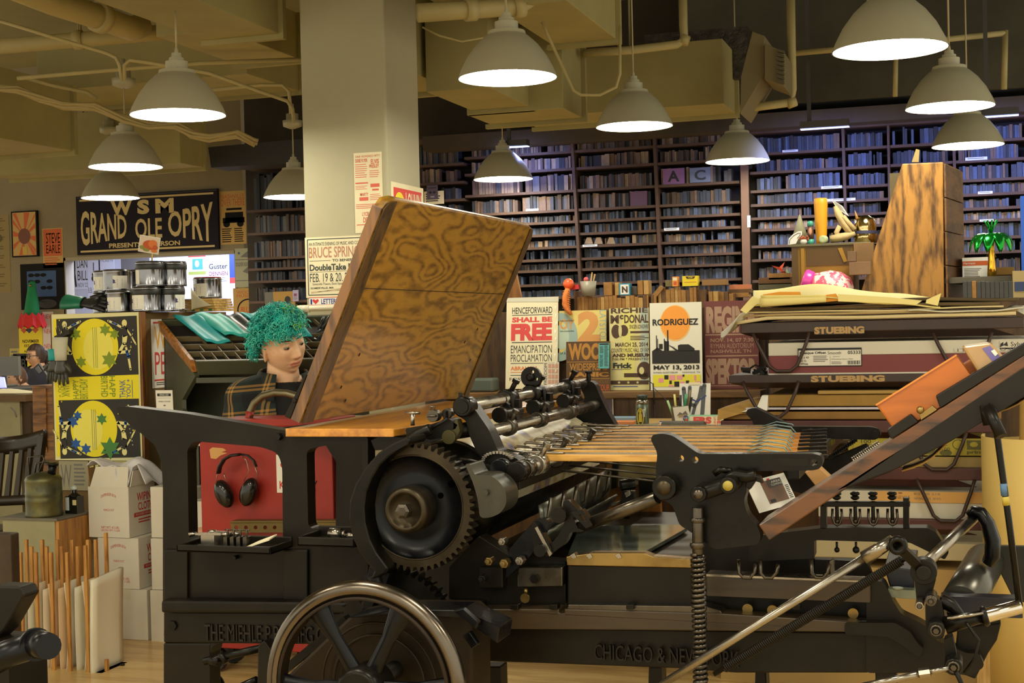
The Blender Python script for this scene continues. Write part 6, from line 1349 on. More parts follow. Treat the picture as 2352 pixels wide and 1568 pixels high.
mb = MB(BRASS); mb.ball(e0+ed*.60+en_*.022+Y*.0, .009); mb.prism([e0+ed*.585+en_*.002,e0+ed*.64+en_*.002,e0+ed*.635+en_*.016,e0+ed*.59+en_*.014], Y*.03); part(mb, 'guide_knob', .001, fb)
mb = MB(KRAFT); mb.grid(lambda a,b: e0+ed*(.45+.45*a)-en_*(.074+.012*sin(9*a)+.0*b)+Y*(.02+.12*b), 14, 3); mb.build('torn_lining', fb, solid=.003)
# orange wooden box and taped packet lying on the feed board
ORW = WOOD('orange_box_wood', (140,72,8), (180,98,20), 'X', 3., .4, 3., coat=.2)
def onfb(t, h): return e0 + ed*t + en_*h
r = thing('wooden_box', 'orange-brown wooden box lying tilted on the feed board', 'box', onfb(.55,.03))
b0 = Pv(2060,996,NF+.03); b1 = Pv(2012,930,NF+.03); b2 = Pv(2197,815,NF+.03); b3 = Pv(2246,884,NF+.03)
mb = MB(ORW); mb.prism([b0,b1,b2,b3], Y*.10); mb.build('body', r, bevel=.004)
mb = MB(M('orange_box_edge',(206,130,52),.45)); mb.beam(b1+Y*-.001, b2+Y*-.001, .004, .004, Y); mb.build('edge_trim', r)
b4 = Pv(2207,840,NF+.14); b5 = Pv(2236,822,NF+.14); b6 = Pv(2274,866,NF+.14); b7 = Pv(2246,884,NF+.14); mb = MB(ORW); mb.prism([b4,b5,b6,b7], Y*.08); mb.build('inner_block', r, bevel=.002)
r = thing('taped_packet', 'brown paper packet wrapped in clear tape with a blue label on the feed board', 'packet', Pv(2270,860,NF+.02))
t0,t1,t2,t3 = Pv(2252,864,NF+.02), Pv(2208,795,NF+.02), Pv(2276,786,NF+.02), Pv(2312,826,NF+.02)
mb = MB(M('packet_kraft',(168,134,88),.3,noise=.1,coat=.6)); mb.prism([t0,t1,t2,t3], Y*.09); mb.build('wrapping', r, bevel=.006)
mb = MB(M('packet_label_blue',(106,96,160),.4)); mb.prism(LV([(2256,800),(2274,794),(2300,822),(2286,838)], NF+.018), Y*.002); mb.build('packet_label', r)
mb = MB(PAPER); mb.prism(LV([(2276,806),(2284,802),(2292,812),(2286,818)], NF+.016), Y*.002); mb.build('label_patch', r)
# supports of the feed board
mb = MB(IRON); mb.path(LV([(2268,930),(2282,940),(2292,1010),(2318,1200),(2342,1392)], NF-.02), .0075, 8); mb.tube(Pv(2268,934,NF-.05), Pv(2300,1002,NF-.08), .013); mb.tube(Pv(2264,930,NF), Pv(2272,975,NF), .014); part(mb, 'board_stay', 0)
mb = MB(M('stay_paint_blue',(70,104,140),.5)); mb.tube(Pv(2305,1110,NF-.02), Pv(2308,1138,NF-.02), .0083, n=8); mb.use(M('stay_paint_yellow',(170,150,50),.5)); mb.tube(Pv(2309,1140,NF-.02), Pv(2312,1160,NF-.02), .0083, n=8); part(mb, 'paint_mark', 0)
# --- ink fountain bridge with four thumb-screw clamps
BV = vN+.05
mb = MB(IRON2); mb.prism(LV([(1880,1222),(1885,1208),(2140,1212),(2170,1260),(2176,1290),(1880,1246)], BV), Y*.08) if 0 else mb.prism(LV(rnd_corner([(1720,1232),(1890,1212),(2130,1212),(2150,1222),(2180,1268),(2170,1285),(2090,1246),(1870,1240),(1870,1282),(1720,1290)],5), BV), Y*.06); part(mb, 'bridge_casting', .003)
mb = MB(IRON); mb.prism(LV([(1886,1152),(2090,1152),(2090,1164),(1886,1164)], BV), Y*.02); mb.prism(LV([(1884,1150),(1898,1150),(1898,1216),(1884,1216)], BV), Y*.03); mb.prism(LV([(2074,1144),(2088,1144),(2088,1216),(2074,1216)], BV), Y*.03); br = part(mb, 'screw_bridge', .002)
for x in (1922,1964,2005,2049):
    p = Pv(x,1150,BV+.01); k = scale_at(p); mb = MB(IRON)
    mb.lathe([(4*k,0),(10*k,4*k),(10*k,8*k),(6*k,10*k),(11*k,13*k),(11*k,17*k),(5*k,20*k)], p-Z*4*k+Z*6*k, Z, 16); mb.tube(p, p-Z*50*k, 4.5*k, n=10)
    tsc = part(mb, 'thumb_screw', .001, br)
    mb = MB(DSTEEL); mb.path([p+V(-10*k,0,-18*k), p+V(-11*k,0,-38*k), p+V(-6*k,0,-52*k), p+V(0,0,-56*k), p+V(6*k,0,-52*k), p+V(11*k,0,-38*k), p+V(10*k,0,-18*k)], 3.2*k, 8); mb.ball(p-Z*46*k, 5*k, 10); part(mb, 'clamp_fork', 0, br)
for x, s_ in ((1715,1),(1765,1),(1882,1)):
    p = Pv(x,1300,vN-.03); k = scale_at(p); mb = MB(DSTEEL); mb.path([p+V(-18*k,0,14*k),p+V(-18*k,0,-16*k),p+V(-8*k,0,-26*k),p+V(8*k,0,-26*k),p+V(18*k,0,-14*k),p+V(22*k,0,6*k)], 7*k, 8, flat=.7); part(mb, 'hook_clamp', 0)
mb = MB(DSTEEL); mb.prism(LV([(1905,1290),(1914,1284),(1918,1318),(1908,1322)],vN-.03), Y*.03); part(mb, 'hook_post', .001)
mb = MB(IRON)
for x in (1922,1966): p = Pv(x,1244,BV); mb.tube(p, p-Z*.018, .003, n=8); mb.ball(p-Z*.02, .007 if x<1940 else .009, 10)
part(mb, 'drip_screw', 0)
# --- long rods and black spring at the feed end
RV = NF-.12
mb = MB(STEEL); mb.tube(Pv(1490,1590,RV), Pv(1995,1275,RV), .0095); mb.tube(Pv(1985,1282,RV), Pv(2052,1240,RV), .017, .013); part(mb, 'long_rod', 0)
mb = MB(IRON2); mb.coil(Pv(1664,1534,RV+.05), Pv(2072,1286,RV+.05), .009, .0028, 100, 5, 8); mb.tube(Pv(1640,1548,RV+.05), Pv(2085,1278,RV+.05), .006, n=8); part(mb, 'long_spring', 0)
mb = MB(IRON); p = Pv(2062,1252,RV-.01); k = scale_at(p); mb.torus(p, Y, 15*k, 8*k, 28, 10, 1.6); p2 = Pv(2122,1310,RV+.05); mb.beam(p, p2, .022, .028, Y); mb.lathe([(30*k,-.02),(30*k,.03)], p2, Y, 24); mb.lathe([(17*k,-.035),(17*k,-.02)], p2, Y, 20); mb.prism(LV([(2100,1322),(2146,1318),(2150,1330),(2138,1375),(2105,1380)],RV+.06), Y*.04); part(mb, 'rocker_arm', .002)
mb = MB(STEEL); mb.tube(Pv(2120,1300,RV+.12), Pv(2244,1182,vN+.25), .0135); part(mb, 'tie_rod', 0)
mb = MB(IRONB); mb.path(LV([(2222,1182),(2236,1172),(2252,1176),(2268,1200),(2280,1240),(2280,1275),(2268,1295)], vN+.2), 1, 12, rs=[.012,.022,.026,.03,.034,.034,.026], flat=.6); part(mb, 'arch_bracket', 0)
# ink roller, trough
mb = MB(M('ink_roller', (84,82,74), .28, .7, noise=.15, nscale=6)); mb.tube(Pv(2205,1392,vN-.0), Pv(2262,1290,vN+.42), .05, n=32); part(mb, 'ink_roller', 0)
NAVM = M('navy_trough_paint', (16,20,32), .4, .1, noise=.2)
mb = MB(NAVM); a = Pv(2168,1376,vN-.05); zt2 = a.z
mb.prism([Pv(2160,1368,vN-.06), Pv(2345,1374,vN-.06), Pv(2350,1420,vN-.06), Pv(2180,1416,vN-.06)], Y*.05); part(mb, 'ink_trough', .003)
mb = MB(M('dark_trough_back', (30,30,27), .4, .4, noise=.2)); mb.prism(LV([(2264,1252),(2420,1256),(2420,1392),(2330,1380),(2290,1300)], vN+.42), Y*.02); part(mb, 'trough_back', .002)
mb = MB(NAVM); mb.prism(LV([(2030,1300),(2100,1308),(2100,1360),(2045,1352)], vN+.05), Y*.3); part(mb, 'fountain_box', .003)
mb = MB(M('pale_green_shelf',(120,126,108),.4,.3)); mb.prism(LV([(2030,1352),(2106,1356),(2106,1376),(2044,1372)], vN-.0), Y*.04); mb.lathe([(.012,0),(.014,.006)], Pv(2062,1354,vN-.02), Z, 16); part(mb, 'oil_shelf', .002)
# feed end frame casting
mb = MB(IRON2); mb.prism(LV(rnd_corner([(1990,1330),(2030,1336),(2046,1372),(2070,1410),(2110,1428),(2130,1440),(2150,1470),(2220,1500),(2250,1500),(2262,1530),(2230,1552),(2150,1540),(2080,1545),(1990,1545)],10), vN-.02), Y*.06); part(mb, 'end_casting', .006)
mb = MB(IRON2); mb.prism(LV(rnd_corner([(1940,1430),(2055,1430),(2090,1450),(2110,1480),(2122,1490),(2110,1510),(2070,1480),(2040,1462),(1940,1456)],8), vN-.06), Y*.05); part(mb, 'frame_curl', .006)
mb = MB(IRON2); mb.prism(LV([(2200,1440),(2300,1430),(2290,1470),(2270,1500),(2240,1560),(2190,1540)], vN+.02), Y*.08); mb.box(Pv(2010,1540,vN), V(Pv(2060,1560,vN).x, vN+.06, 0)); part(mb, 'end_bracket', .004)
mb = MB(CHROME); mb.tube(Pv(2262,1414,RV+.06), Pv(2344,1392,RV+.08), .0165, n=24); part(mb, 'chrome_grip', .002)
mb = MB(IRON); mb.tube(Pv(2170,1436,RV+.05), Pv(2262,1414,RV+.06), .020, .014); mb.lathe([(.02,0),(.024,.006),(.02,.014)], Pv(2255,1416,RV+.06), V(1,.0,.25), 18); part(mb, 'handle_socket', 0)
mb = MB(STEEL); mb.tube(Pv(2175,1420,RV+.02), Pv(2258,1408,RV+.04), .004, n=8); part(mb, 'thin_rod', 0)
for x, y, r_, m_ in ((2150,1448,20,IRON),(2138,1380,13,DSTEEL),(2112,1392,10,STEEL),(2190,1532,20,IRON)):
    p = Pv(x,y,RV-.0); k = scale_at(p); mb = MB(m_); mb.lathe([(r_*k,.08),(r_*k,.004),(r_*.9*k,0)], p, Y, 24); mb.use(DSTEEL); mb.torus(p, Y, r_*.55*k, r_*.16*k, 24, 8); mb.lathe([(r_*.35*k,0),(r_*.35*k,-.008)], p, Y, 6, smooth=False); part(mb, 'pivot_boss', 0)
mb = MB(IRON); mb.prism(LV(rnd_corner([(2125,1385),(2145,1372),(2162,1380),(2172,1440),(2168,1465),(2140,1470),(2126,1440)],8), RV+.05), Y*.05); mb.prism(LV(rnd_corner([(2168,1468),(2188,1460),(2200,1515),(2210,1535),(2180,1550),(2172,1520)],6), RV+.05), Y*.04); mb.path(LV([(2160,1378),(2185,1390),(2205,1412),(2180,1420)],RV+.09), .016, 10); part(mb, 'trip_lever', .004)
mb = MB(STEEL); mb.tube(Pv(1960,1580,RV), Pv(2124,1545,RV), .008); mb.tube(Pv(2124,1545,RV), Pv(2180,1534,RV), .006); mb.lathe([(.012,-.012),(.012,.012)], Pv(2124,1545,RV), V(1,0,.2), 8, smooth=False); part(mb, 'lower_rod', 0)
mb = MB(IRON); mb.path(LV([(2195,1540),(2208,1568),(2205,1600)],RV), .006, 6); mb.path(LV([(2220,1430),(2248,1470),(2240,1510),(2215,1545)],RV+.03), .004, 6); part(mb, 'grease_tube', 0)
# white leaflet tucked behind the feed frame
f = Flat(P(1712,1108,3.62), P(1800,1085,3.7)-P(1712,1108,3.62), P(1745,1178,3.62)-P(1712,1108,3.62), 90, 80, PAPER); f.poly([(30,8),(76,8),(76,66),(30,66)], M('leaflet_photo_brown',(110,78,56),.5)); f.rect(44,8,76,28,M('leaflet_photo_dark',(70,62,58),.5),2); f.text('AREA',52,12,74,17,PAPER,0,3); f.text('CLEARING',50,19,75,24,PAPER,0,3); f.rect(46,4,52,9,INKR,2); f.lines(79,30,88,66,8,INKK); f.rect(34,56,46,64,INKK,2); f.build('leaflet', None, 'white leaflet with a brown photograph behind the feed frame', 'leaflet')
# ================================================================ RED CART behind the delivery end
RV_ = vF+.10
REDC = M('red_cart_paint', (146,30,16), .5, noise=.1, nscale=5); REDCH = M('scraped_yellowish', (196,150,86), .7)
r = thing('red_cart', 'red-painted tool cart with pipe handle behind the press frame', 'cart', (Pv(610,1200,RV_).x, RV_+.1, 0))
a = Pv(458,1016,RV_); b = Pv(776,1546,RV_); zt3 = Pv(560,962,RV_).z
mb = MB(REDC); mb.box((a.x,RV_,.10),(b.x,RV_+.20,zt3-.03)); mb.build('body', r, bevel=.004)
mb = MB(REDC); mb.box((Pv(500,960,RV_).x,RV_-.006,zt3-.028),(b.x,RV_+.22,zt3)); mb.box((Pv(500,960,RV_).x,RV_-.006,zt3-.05),(b.x,RV_+.0,zt3-.028)); mb.build('top_rim', r, bevel=.003)
for x, y in ((a.x+.03,RV_+.03),(b.x-.03,RV_+.03),(a.x+.03,RV_+.17),(b.x-.03,RV_+.17)):
    mb = MB(INKK); mb.lathe([(.048,-.015),(.048,.015)], V(x,y,.049), Y, 20); mb.box((x-.012,y-.02,.05),(x+.012,y+.02,.10)); mb.build('caster', r)
HND = M('grey_pipe_handle', (118,110,86), .35, .7, noise=.1)
mb = MB(HND); mb.path(LV([(572,968),(575,945),(584,925),(604,908),(632,901),(660,903),(690,912),(740,930)], RV_+.05), .0145, 12); mb.build('handle', r)
mb = MB(REDC); mb.path(LV([(571,972),(572,958),(575,944)], RV_+.05), .0155, 12); mb.build('handle_end', r)
mb = MB(REDCH); mb.poly if 0 else mb.prism(LV([(481,1032),(488,1027),(512,1029),(520,1034),(508,1038),(522,1040),(506,1046),(496,1054),(484,1052)], RV_-.001), Y*.0008); mb.build('scrape', r)
mb = MB(M('white_notice',(214,212,222),.7)); f = flat_px(634,1044,660,1131,RV_-.003,26,87,PAPER); f.text('K',7,60,20,78,INKR,.02); f.text('G',10,16,24,30,INKR,.02); f.build('notice', r)
mb = MB(INKK); mb.path(LV([(727,1104),(720,1118),(724,1124),(716,1134)], RV_-.002), .002, 5); mb.build('scratch', r)
for sx in (0,1): pass
# olive bar with holes
r = thing('perforated_bar', 'olive metal bar with a row of holes in front of the red cart', 'bar', Pv(650,1225,RV_-.04))
mb = MB(M('olive_bar',(98,82,36),.45,.4,noise=.15)); n = 7
holes_ = [[(543+22*i+4.2*cos(2*pi*k/12), 1211+4.6*sin(2*pi*k/12)) for k in range(12)] for i in range(5)] + [[(718+4.2*cos(2*pi*k/12), 1211+4.6*sin(2*pi*k/12)) for k in range(12)]]
mb.prism(LV([(530,1200),(775,1199),(775,1222),(530,1223)], RV_-.05), Y*.004, [LV(h, RV_-.05) for h in holes_]); mb.prism(LV([(530,1196),(775,1195),(775,1200),(530,1201)], RV_-.05), Y*.045); mb.build('channel', r, bevel=.001)
# ear defenders
ed_v = RV_-.05; r = thing('ear_defenders', 'black ear defenders hanging on the red cart side', 'ear defenders', Pv(540,1165,ed_v))
CUP = M('glossy_black_plastic', (24,22,20), .18); k = scale_at(Pv(540,1130,ed_v))
def cup(cx_, cy_, tilt, nm='ear_cup'):
    c = Pv(cx_, cy_, ed_v); mb = MB(CUP); ax = V(sin(radians(tilt)),-.75,cos(radians(tilt))*.2)
    n = 24; vs = []; prof = [(0.05,-.024),(.55,-.022),(.85,-.014),(1,.0),(1,.012),(.9,.022),(.3,.026)]
    for r_, t in prof:
        for i in range(n):
            a_ = 2*pi*i/n; x_ = cos(a_)*20*k*r_; z_ = sin(a_)*34*k*r_
            ca_, sa_ = cos(radians(tilt)), sin(radians(tilt)); vs.append(c + V(x_*ca_+z_*sa_, t, -x_*sa_+z_*ca_))
    mb.add(vs, [(j*n+i,j*n+(i+1)%n,(j+1)*n+(i+1)%n,(j+1)*n+i) for j in range(len(prof)-1) for i in range(n)]+[tuple(range(n))], True); mb.build(nm, r)
cup(513,1134,-24); cup(570,1130,20)
mb = MB(M('band_black',(28,26,24),.5)); mb.path([p - Y*.01 for p in LV([(505,1086),(508,1070),(518,1054),(534,1045),(552,1043)], ed_v)], 10*k, 10, flat=.35); mb.path([p + Y*.01 for p in LV([(548,1043),(566,1046),(580,1058),(586,1072)], ed_v)], 5*k, 8, flat=.5); mb.build('headband', r)
mb = MB(STEEL)
for pts in ([(497,1110),(498,1092),(502,1084)],[(524,1108),(516,1095),(514,1086)],[(556,1046),(566,1058),(572,1080),(560,1105)],[(582,1062),(590,1085),(590,1105)]): mb.path(LV(pts, ed_v-.012), .0017, 5)
mb.build('band_wire', r)
# dark post, mesh box behind the gear
r = thing('grille_box', 'dark perforated metal box behind the gear guard', 'box', Pv(830,1300,vF+.12))
mb = MB(IRON2); mb.prism(LV([(778,1000),(832,995),(832,1230),(778,1230)], vF+.12), Y*.1); mb.build('body', r); mb = MB(CREAM); mb.prism(LV([(830,1008),(856,1006),(856,1022),(840,1030),(830,1030)], vF+.115), Y*.004); mb.build('paper_slip', r)
# white cartons seen through the frame opening
carton(Pv(432,1133,5.2).x, 5.2, .40, 'white carton seen through the near opening of the press frame', 2, w=.16)
# ================================================================ COUNTER with blocks and posters (centre)
CT = 7.35
WOODC = WOOD('counter_brown_wood', (50,34,18), (82,58,30), 'Z', 5., .55, 4.)
ctz = Pv(1400,711,CT+.12).z; cax = Pv(1050,800,CT).x; cbx = Pv(1760,800,CT).x
r = thing('type_counter', 'long brown wooden counter with posters along its face, type blocks on top', 'counter', ((cax+cbx)/2, CT+.25, 0))
mb = MB(WOODC); mb.box((cax,CT,0),(cbx,CT+.55,ctz)); mb.build('carcass', r, bevel=.004)
lz = Pv(1400,899,CT-.22).z
mb = MB(WOOD('ledge_wood',(84,60,30),(120,88,48),'X',5,.5)); mb.box((cax,CT-.24,lz-.035),(cbx,CT,lz)); mb.build('ledge', r, bevel=.004)
mb = MB(WOODC); mb.box((cax,CT-.20,0),(cbx,CT-.001,lz-.036)); mb.build('lower_front', r)
mb = MB(M('drawer_line',(44,30,16),.7)); 
for x in (1362,1498): a = Pv(x,940,CT-.204); mb.box((a.x-.006,CT-.206,.5),(a.x+.006,CT-.2,lz-.04))
mb.build('front_stile', r)
c0 = Pv(1500,925,CT-.21)
# posters standing on the ledge, leaning
def lposter(label, x0,y0,x1,y1,v,W,Hh,paper,fn,name='poster'):
    f = flat_px(x0,y0,x1,y1,v,W,Hh,paper,tilt=.02,thick=.003); fn(f); return f.build(name,None,label,'poster')
BKI = M('letterpress_black',(52,54,52),.7); BR = M('letterpress_red',(206,72,70),.7); OI = M('letterpress_orange',(214,120,70),.7); BROWN = M('letterpress_brown',(76,54,40),.7)
def a1(f):
    f.text('HENCEFORWARD',14,22,112,42,BKI,.01); f.rect(14,45,112,47,BKI); f.text('SHALL BE',14,52,112,68,BR,.05); f.text('FREE',12,72,112,124,BR,.06); f.lines(14,128,112,133,1,BKI,h=.5,jit=0)
    f.text('EMANCIPATION',12,138,112,162,BKI,.0); f.text('PROCLAMATION',12,166,112,188,BKI,.0); f.lines(12,192,112,196,1,BKI,jit=0); f.text('ABRAHAM',12,202,76,214,OI,.03); f.lines(12,219,70,223,1,OI); f.rect(12,228,100,230,BKI); f.text('FOREVER FREE',10,236,110,246,BKI,.0)
    f.rect(92,190,130,264,M('pale_card',(206,198,176),.7),2)
    for i in range(3):
        for j in range(4): f.rect(104+8.5*i,196+16*j,111+8.5*i,208+16*j,M('stamp_pink',(196,150,128),.7),3)
    f.text('FREEDOM',94,194,101,258,BKI,0,3,rot=-90)
f = flat_px(1156,690,1280,893,CT-.10,126,270,M('poster_cream_white',(222,214,180),.6),tilt=.06,thick=.003); a1(f)
f.poly([(0,-8),(127,-8),(127,8),(0,4)], M('plastic_sleeve_edge',(196,194,176),.25),3)
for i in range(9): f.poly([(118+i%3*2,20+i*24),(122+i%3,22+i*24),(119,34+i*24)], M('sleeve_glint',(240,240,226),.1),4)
f.build('sleeved_poster', None, 'cream poster reading HENCEFORWARD SHALL BE FREE in a clear sleeve', 'poster')
PALEY = M('pale_yellow_print',(214,196,116),.7); PBL = M('pale_blue_print',(150,172,164),.7); PALO = M('pale_orange_print',(206,148,84),.7)
def a2(f):
    f.ring(0,62,44,58,20,PBL); f.ell(6,62,18,30,M('pale_cyan2',(178,196,176),.7)); f.text('2',44,2,98,76,PALO,.05); f.text('LATSTOL',96,0,112,74,PBL,.0,1,rot=90); f.text('OY',2,20,36,44,PALO,.02,2); f.text('Opener Institute presents',2,22,36,26,INKK,0,3); f.text('Semans Summation Barter',2,46,36,50,INKK,0,3); f.text('54 A',2,98,16,104,BKI,0,2)
lposter('pale yellow poster with a big orange 2 behind the brown and gold poster',1282,714,1393,820,CT-.055,112,110,PALEY,a2)
GOLDB = M('brown_gold_print',(172,122,52),.7); DKB = M('dark_brown_paper',(84,60,34),.7)
def a3(f):
    f.text('WOO',5,4,82,46,GOLDB,.05); f.rect(2,50,102,51.5,GOLDB); f.text('WIDESPREAD',8,54,100,72,GOLDB,.02); f.text('PANIC',8,76,100,88,GOLDB,.05); f.rect(2,92,102,93.5,GOLDB); f.text('MUSIC CITY ROADHOUSE',4,96,100,104,M('dim_gold',(122,88,44),.7),0); f.text('BOOGIE WOOD TOUR',2,107,102,122,ORN,.0)
lposter('brown and gold wood-grain poster with a teal slip on it',1298,785,1402,899,CT-.16,104,124,DKB,a3)
TL = M('teal_slip',(84,160,158),.7)
def a4(f): f.rect(2,1,24,4,INKK); f.lines(3,8,12,24,6,BKI); f.text('WIDESPREAD PANIC',3,26,11,54,INKK,0,1,rot=-90); f.lines(14,6,24,54,18,BKI)
lposter('small teal slip pinned over the brown poster',1373,788,1399,846,CT-.17,26,58,TL,a4,'teal_slip')
YC = M('yellow_cream_print',(208,200,142),.7)
def a5(f):
    f.rect(30,12,60,190,M('pale_yellow_band',(214,208,120),.7)); f.rect(74,0,92,186,M('pale_blue_band',(176,190,176),.7))
    f.text('RICHIE',4,0,92,13,BROWN,.03,2); f.text('M',3,17,23,38,BROWN,.04,2); f.text('c',25,17,34,28,BROWN,.05,2); f.text('DONAL',36,17,93,38,BROWN,.03,2); f.ell(16,58,11,17,BROWN,2); f.ell(34,56,11,14,BROWN,2); f.ell(26,56,4,16,YC,3); f.text('SINGER-SONGWRITER',48,42,102,52,BROWN,0,2); f.rect(50,58,96,63,BROWN,2); f.lines(50,70,94,82,3,BROWN,2)
    f.text('MARCH 25, 2014',14,86,92,98,BROWN,.02,2); f.text('COUNTRY MUSIC HALL OF FAME',4,100,98,110,BROWN,0,2); f.text('AND MUSEUM',6,113,98,122,BROWN,.05,2); f.text('7:00 PM * PRESENTED',6,124,92,130,BROWN,.01,2); f.text('Frick',8,136,54,150,BKI,.05,2); f.poly([(4,152),(50,152),(50,153),(4,153)],BKI,2)
    f.ell(82,156,17,22,BROWN,2); f.ell(76,156,6,9,YC,3); f.rect(34,162,90,172,BROWN,2); f.rect(2,180,92,190,BROWN,2)
    for x in (22,44,66): f.star(x,185,4,YC,3)
    f.lines(8,194,80,198,1,INKB,2)
lposter('yellowish poster with brown lettering left of the orange sun poster',1397,708,1492,896,CT-.12,94,204,YC,a5)
SUN = M('sun_orange',(240,158,62),.65); PINK = M('print_pink',(226,150,160),.65); LEM = M('print_lemon',(224,216,60),.65); BLACKP = M('print_solid_black',(28,26,24),.6)
def a6(f):
    f.ell(62,48,37,42,M('sun_halo',(238,190,110),.65),1); f.ell(61.5,47,34.5,39,SUN,2); f.text('RODRIGUEZ',7,38,118,53,BLACKP,.03,3)
    f.rect(5,112,120,142,BLACKP,3); f.poly([(6,112),(18,104),(30,112)],BLACKP,3); f.rect(15,76,17,112,BLACKP,3); f.rect(18,84,19.5,112,BLACKP,3); f.rect(22,96,31,108,BLACKP,3); f.rect(34,84,36,112,BLACKP,3); f.rect(36.5,88,38,112,BLACKP,3); f.rect(42,64,45,112,BLACKP,3); f.poly([(45,98),(46,98),(70,112),(62,112)],BLACKP,3); f.poly([(68,100),(74,98),(94,98),(108,108),(108,114),(68,114)],BLACKP,3); f.line([(34,100),(60,104)],.6,BLACKP,3); f.rect(36,90,46,112,BLACKP,3)
    f.text('MAY 13, 2013',8,146,119,158,BLACKP,.04,3); f.text('RYMAN AUDITORIUM',8,161,66,165,BLACKP,0,3); f.text('NASHVILLE, TN',78,161,120,165,BLACKP,0,3); f.rect(6,168,122,196,LEM,2)
    for x,y,w_,h_,m_ in ((34,169,10,10,BLACKP),(58,184,12,12,BLACKP),(86,182,8,8,BLACKP),(78,168,5,5,BLACKP),(46,182,6,8,BLACKP),(46,169,14,12,PINK),(64,170,14,10,PINK),(20,176,12,10,PINK),(72,184,12,10,PINK),(96,186,10,10,PINK),(106,170,5,12,PINK),(108,184,14,12,PINK),(44,192,12,4,PINK)): f.rect(x,y,x+w_,y+h_,m_,3)
lposter('white poster with orange sun over a black factory skyline',1490,696,1614,896,CT-.15,126,204,M('bright_poster_white',(226,224,206),.65),a6)
MAR = M('maroon_poster',(112,60,58),.7); MARL = M('maroon_print_light',(168,136,112),.7)
def a7(f):
    f.text('REGINA',4,12,128,74,MARL,.06); f.rect(2,76,128,79,MARL); f.text('NOV. 14, 07 7:30',14,86,118,96,MARL,.02); f.text('RYMAN AUDITORIUM',14,98,118,109,MARL,0); f.text('NASHVILLE, TN',14,112,112,121,MARL,.02); f.rect(2,125,128,128,MARL); f.text('SPEKTOR',2,132,126,192,MARL,.06); f.lines(4,194,126,198,1,MARL,jit=0)
lposter('maroon poster with pale lettering at the right end of the counter',1616,692,1744,893,CT-.08,130,202,MAR,a7)
def a8(f): f.text('LANEY',4,30,28,40,PAPER,.03); f.ell(16,14,12,10,ORN); f.text('SYNTH',6,46,28,56,PAPER); 
f = flat_px(1340,912,1411,985,CT-.215,72,62,M('violet_grey_print',(84,74,88),.7),thick=.002); f.rect(0,0,72,62,M('dim_violet_print',(88,78,92),.7)); f.text('RYAN BURNS',30,26,66,31,PAPER,0,2); f.text('MATH',36,34,64,43,PAPER,.03,2); f.ell(40,12,14,8,ORN,2); f.rect(48,46,66,62,M('stripe_cream',(210,190,150),.7),2); f.rect(1.5,1.5,70.5,3,CREAM,3); f.rect(69,1.5,70.5,60,CREAM,3); f.build('poster', None, 'dull violet poster with orange disc below the counter ledge', 'poster')
f = flat_px(1050,905,1150,985,CT-.215,100,70,CREAM,thick=.002); f.ring(40,14,14,8,2.5,ORN); f.ring(60,12,12,7,2.5,ORN); f.lines(10,30,90,60,4,M('brown_line_print',(150,110,70),.7)); f.build('poster', None, 'cream poster with orange rings below the ledge, left of the cylinder', 'poster')
# type blocks on the counter
TB1 = M('type_wood_ochre', (150,106,48), .6, noise=.2, nscale=25); TB2 = M('type_wood_dark', (98,66,30), .6, noise=.2, nscale=25); TB3 = M('type_wood_pale', (178,140,78), .6, noise=.15, nscale=25)
rnd = random.Random(11); n_ = 0
def row(x0, x1, ybot, ytop, v, label, group, wpx=(7,11), jit=4, mats=(TB1,TB1,TB2,TB3), base=None, tall=None):
    x = x0
    while x < x1:
        w_ = rnd.uniform(*wpx); a = Pv(x,ybot,v); b = Pv(min(x+w_,x1),ytop+rnd.uniform(-jit,jit),v); zb_ = base if base is not None else ctz+.0005
        block('wood_type_block', (a.x,v+rnd.uniform(0,.006),zb_), (b.x-.003,v+.085+rnd.uniform(0,.01),max(zb_+.02,b.z)), rnd.choice(mats), label, group, bev=.001)
        x += w_
row(1326,1490,712,681,CT+.05,'ochre wood type block in the low row on the counter behind the posters','low row of ochre type blocks on the counter')
row(1495,1508,712,680,CT+.05,'leaning-height narrow block at the gap in the counter rows','gap type blocks')
row(1512,1600,697,662,CT+.07,'ochre wood type block in the taller row behind the orange sun poster','tall row of ochre type blocks')
row(1600,1624,697,664,CT+.09,'dark wide wood block right of the taller ochre row','dark wide blocks',(20,24),1,(TB2,))
row(1628,1650,697,668,CT+.07,'upright block pair under the bridging plank','blocks under the plank',(9,12),1,(TB1,TB3))
row(1652,1690,700,672,CT+.1,'dim block in the row right of the bridging plank','dim blocks right of the plank',(9,12),2,(TB2,TB1))
zrow_ = Pv(1400,681,CT+.06).z+.006; zr2 = Pv(1550,661,CT+.07).z+.008
def one(x0,y0,x1,y1,v,mt,label,name='wood_type_block',dep=.08,cat='type block',z=None):
    a = Pv(x0,y0,v); b = Pv(x1,y1,v); z0_ = b.z if z is None else z
    mb = MB(mt); mb.box((a.x,v,z0_),(b.x,v+dep,z0_+(a.z-b.z))); return mb.build(name,None,label,cat,bevel=.0015)
one(1318,668,1328,712,CT+.06,TB2,'tall dark block at the left end of the low row',z=ctz+.0005)
one(1386,650,1406,680,CT+.07,TB1,'upright ochre block standing on the low row, left one',z=zrow_)
one(1412,651,1422,680,CT+.07,TB3,'thin upright block beside the blue matchbox',z=zrow_)
one(1464,647,1477,679,CT+.07,TB1,'upright ochre block right of the blue matchbox, first of pair',z=zrow_)
one(1478,647,1490,679,CT+.07,TB3,'upright ochre block right of the blue matchbox, second of pair',z=zrow_)
one(1444,662,1464,680,CT+.08,M('charcoal_block',(70,62,48),.6),'short charcoal block right of the blue matchbox',z=zrow_)
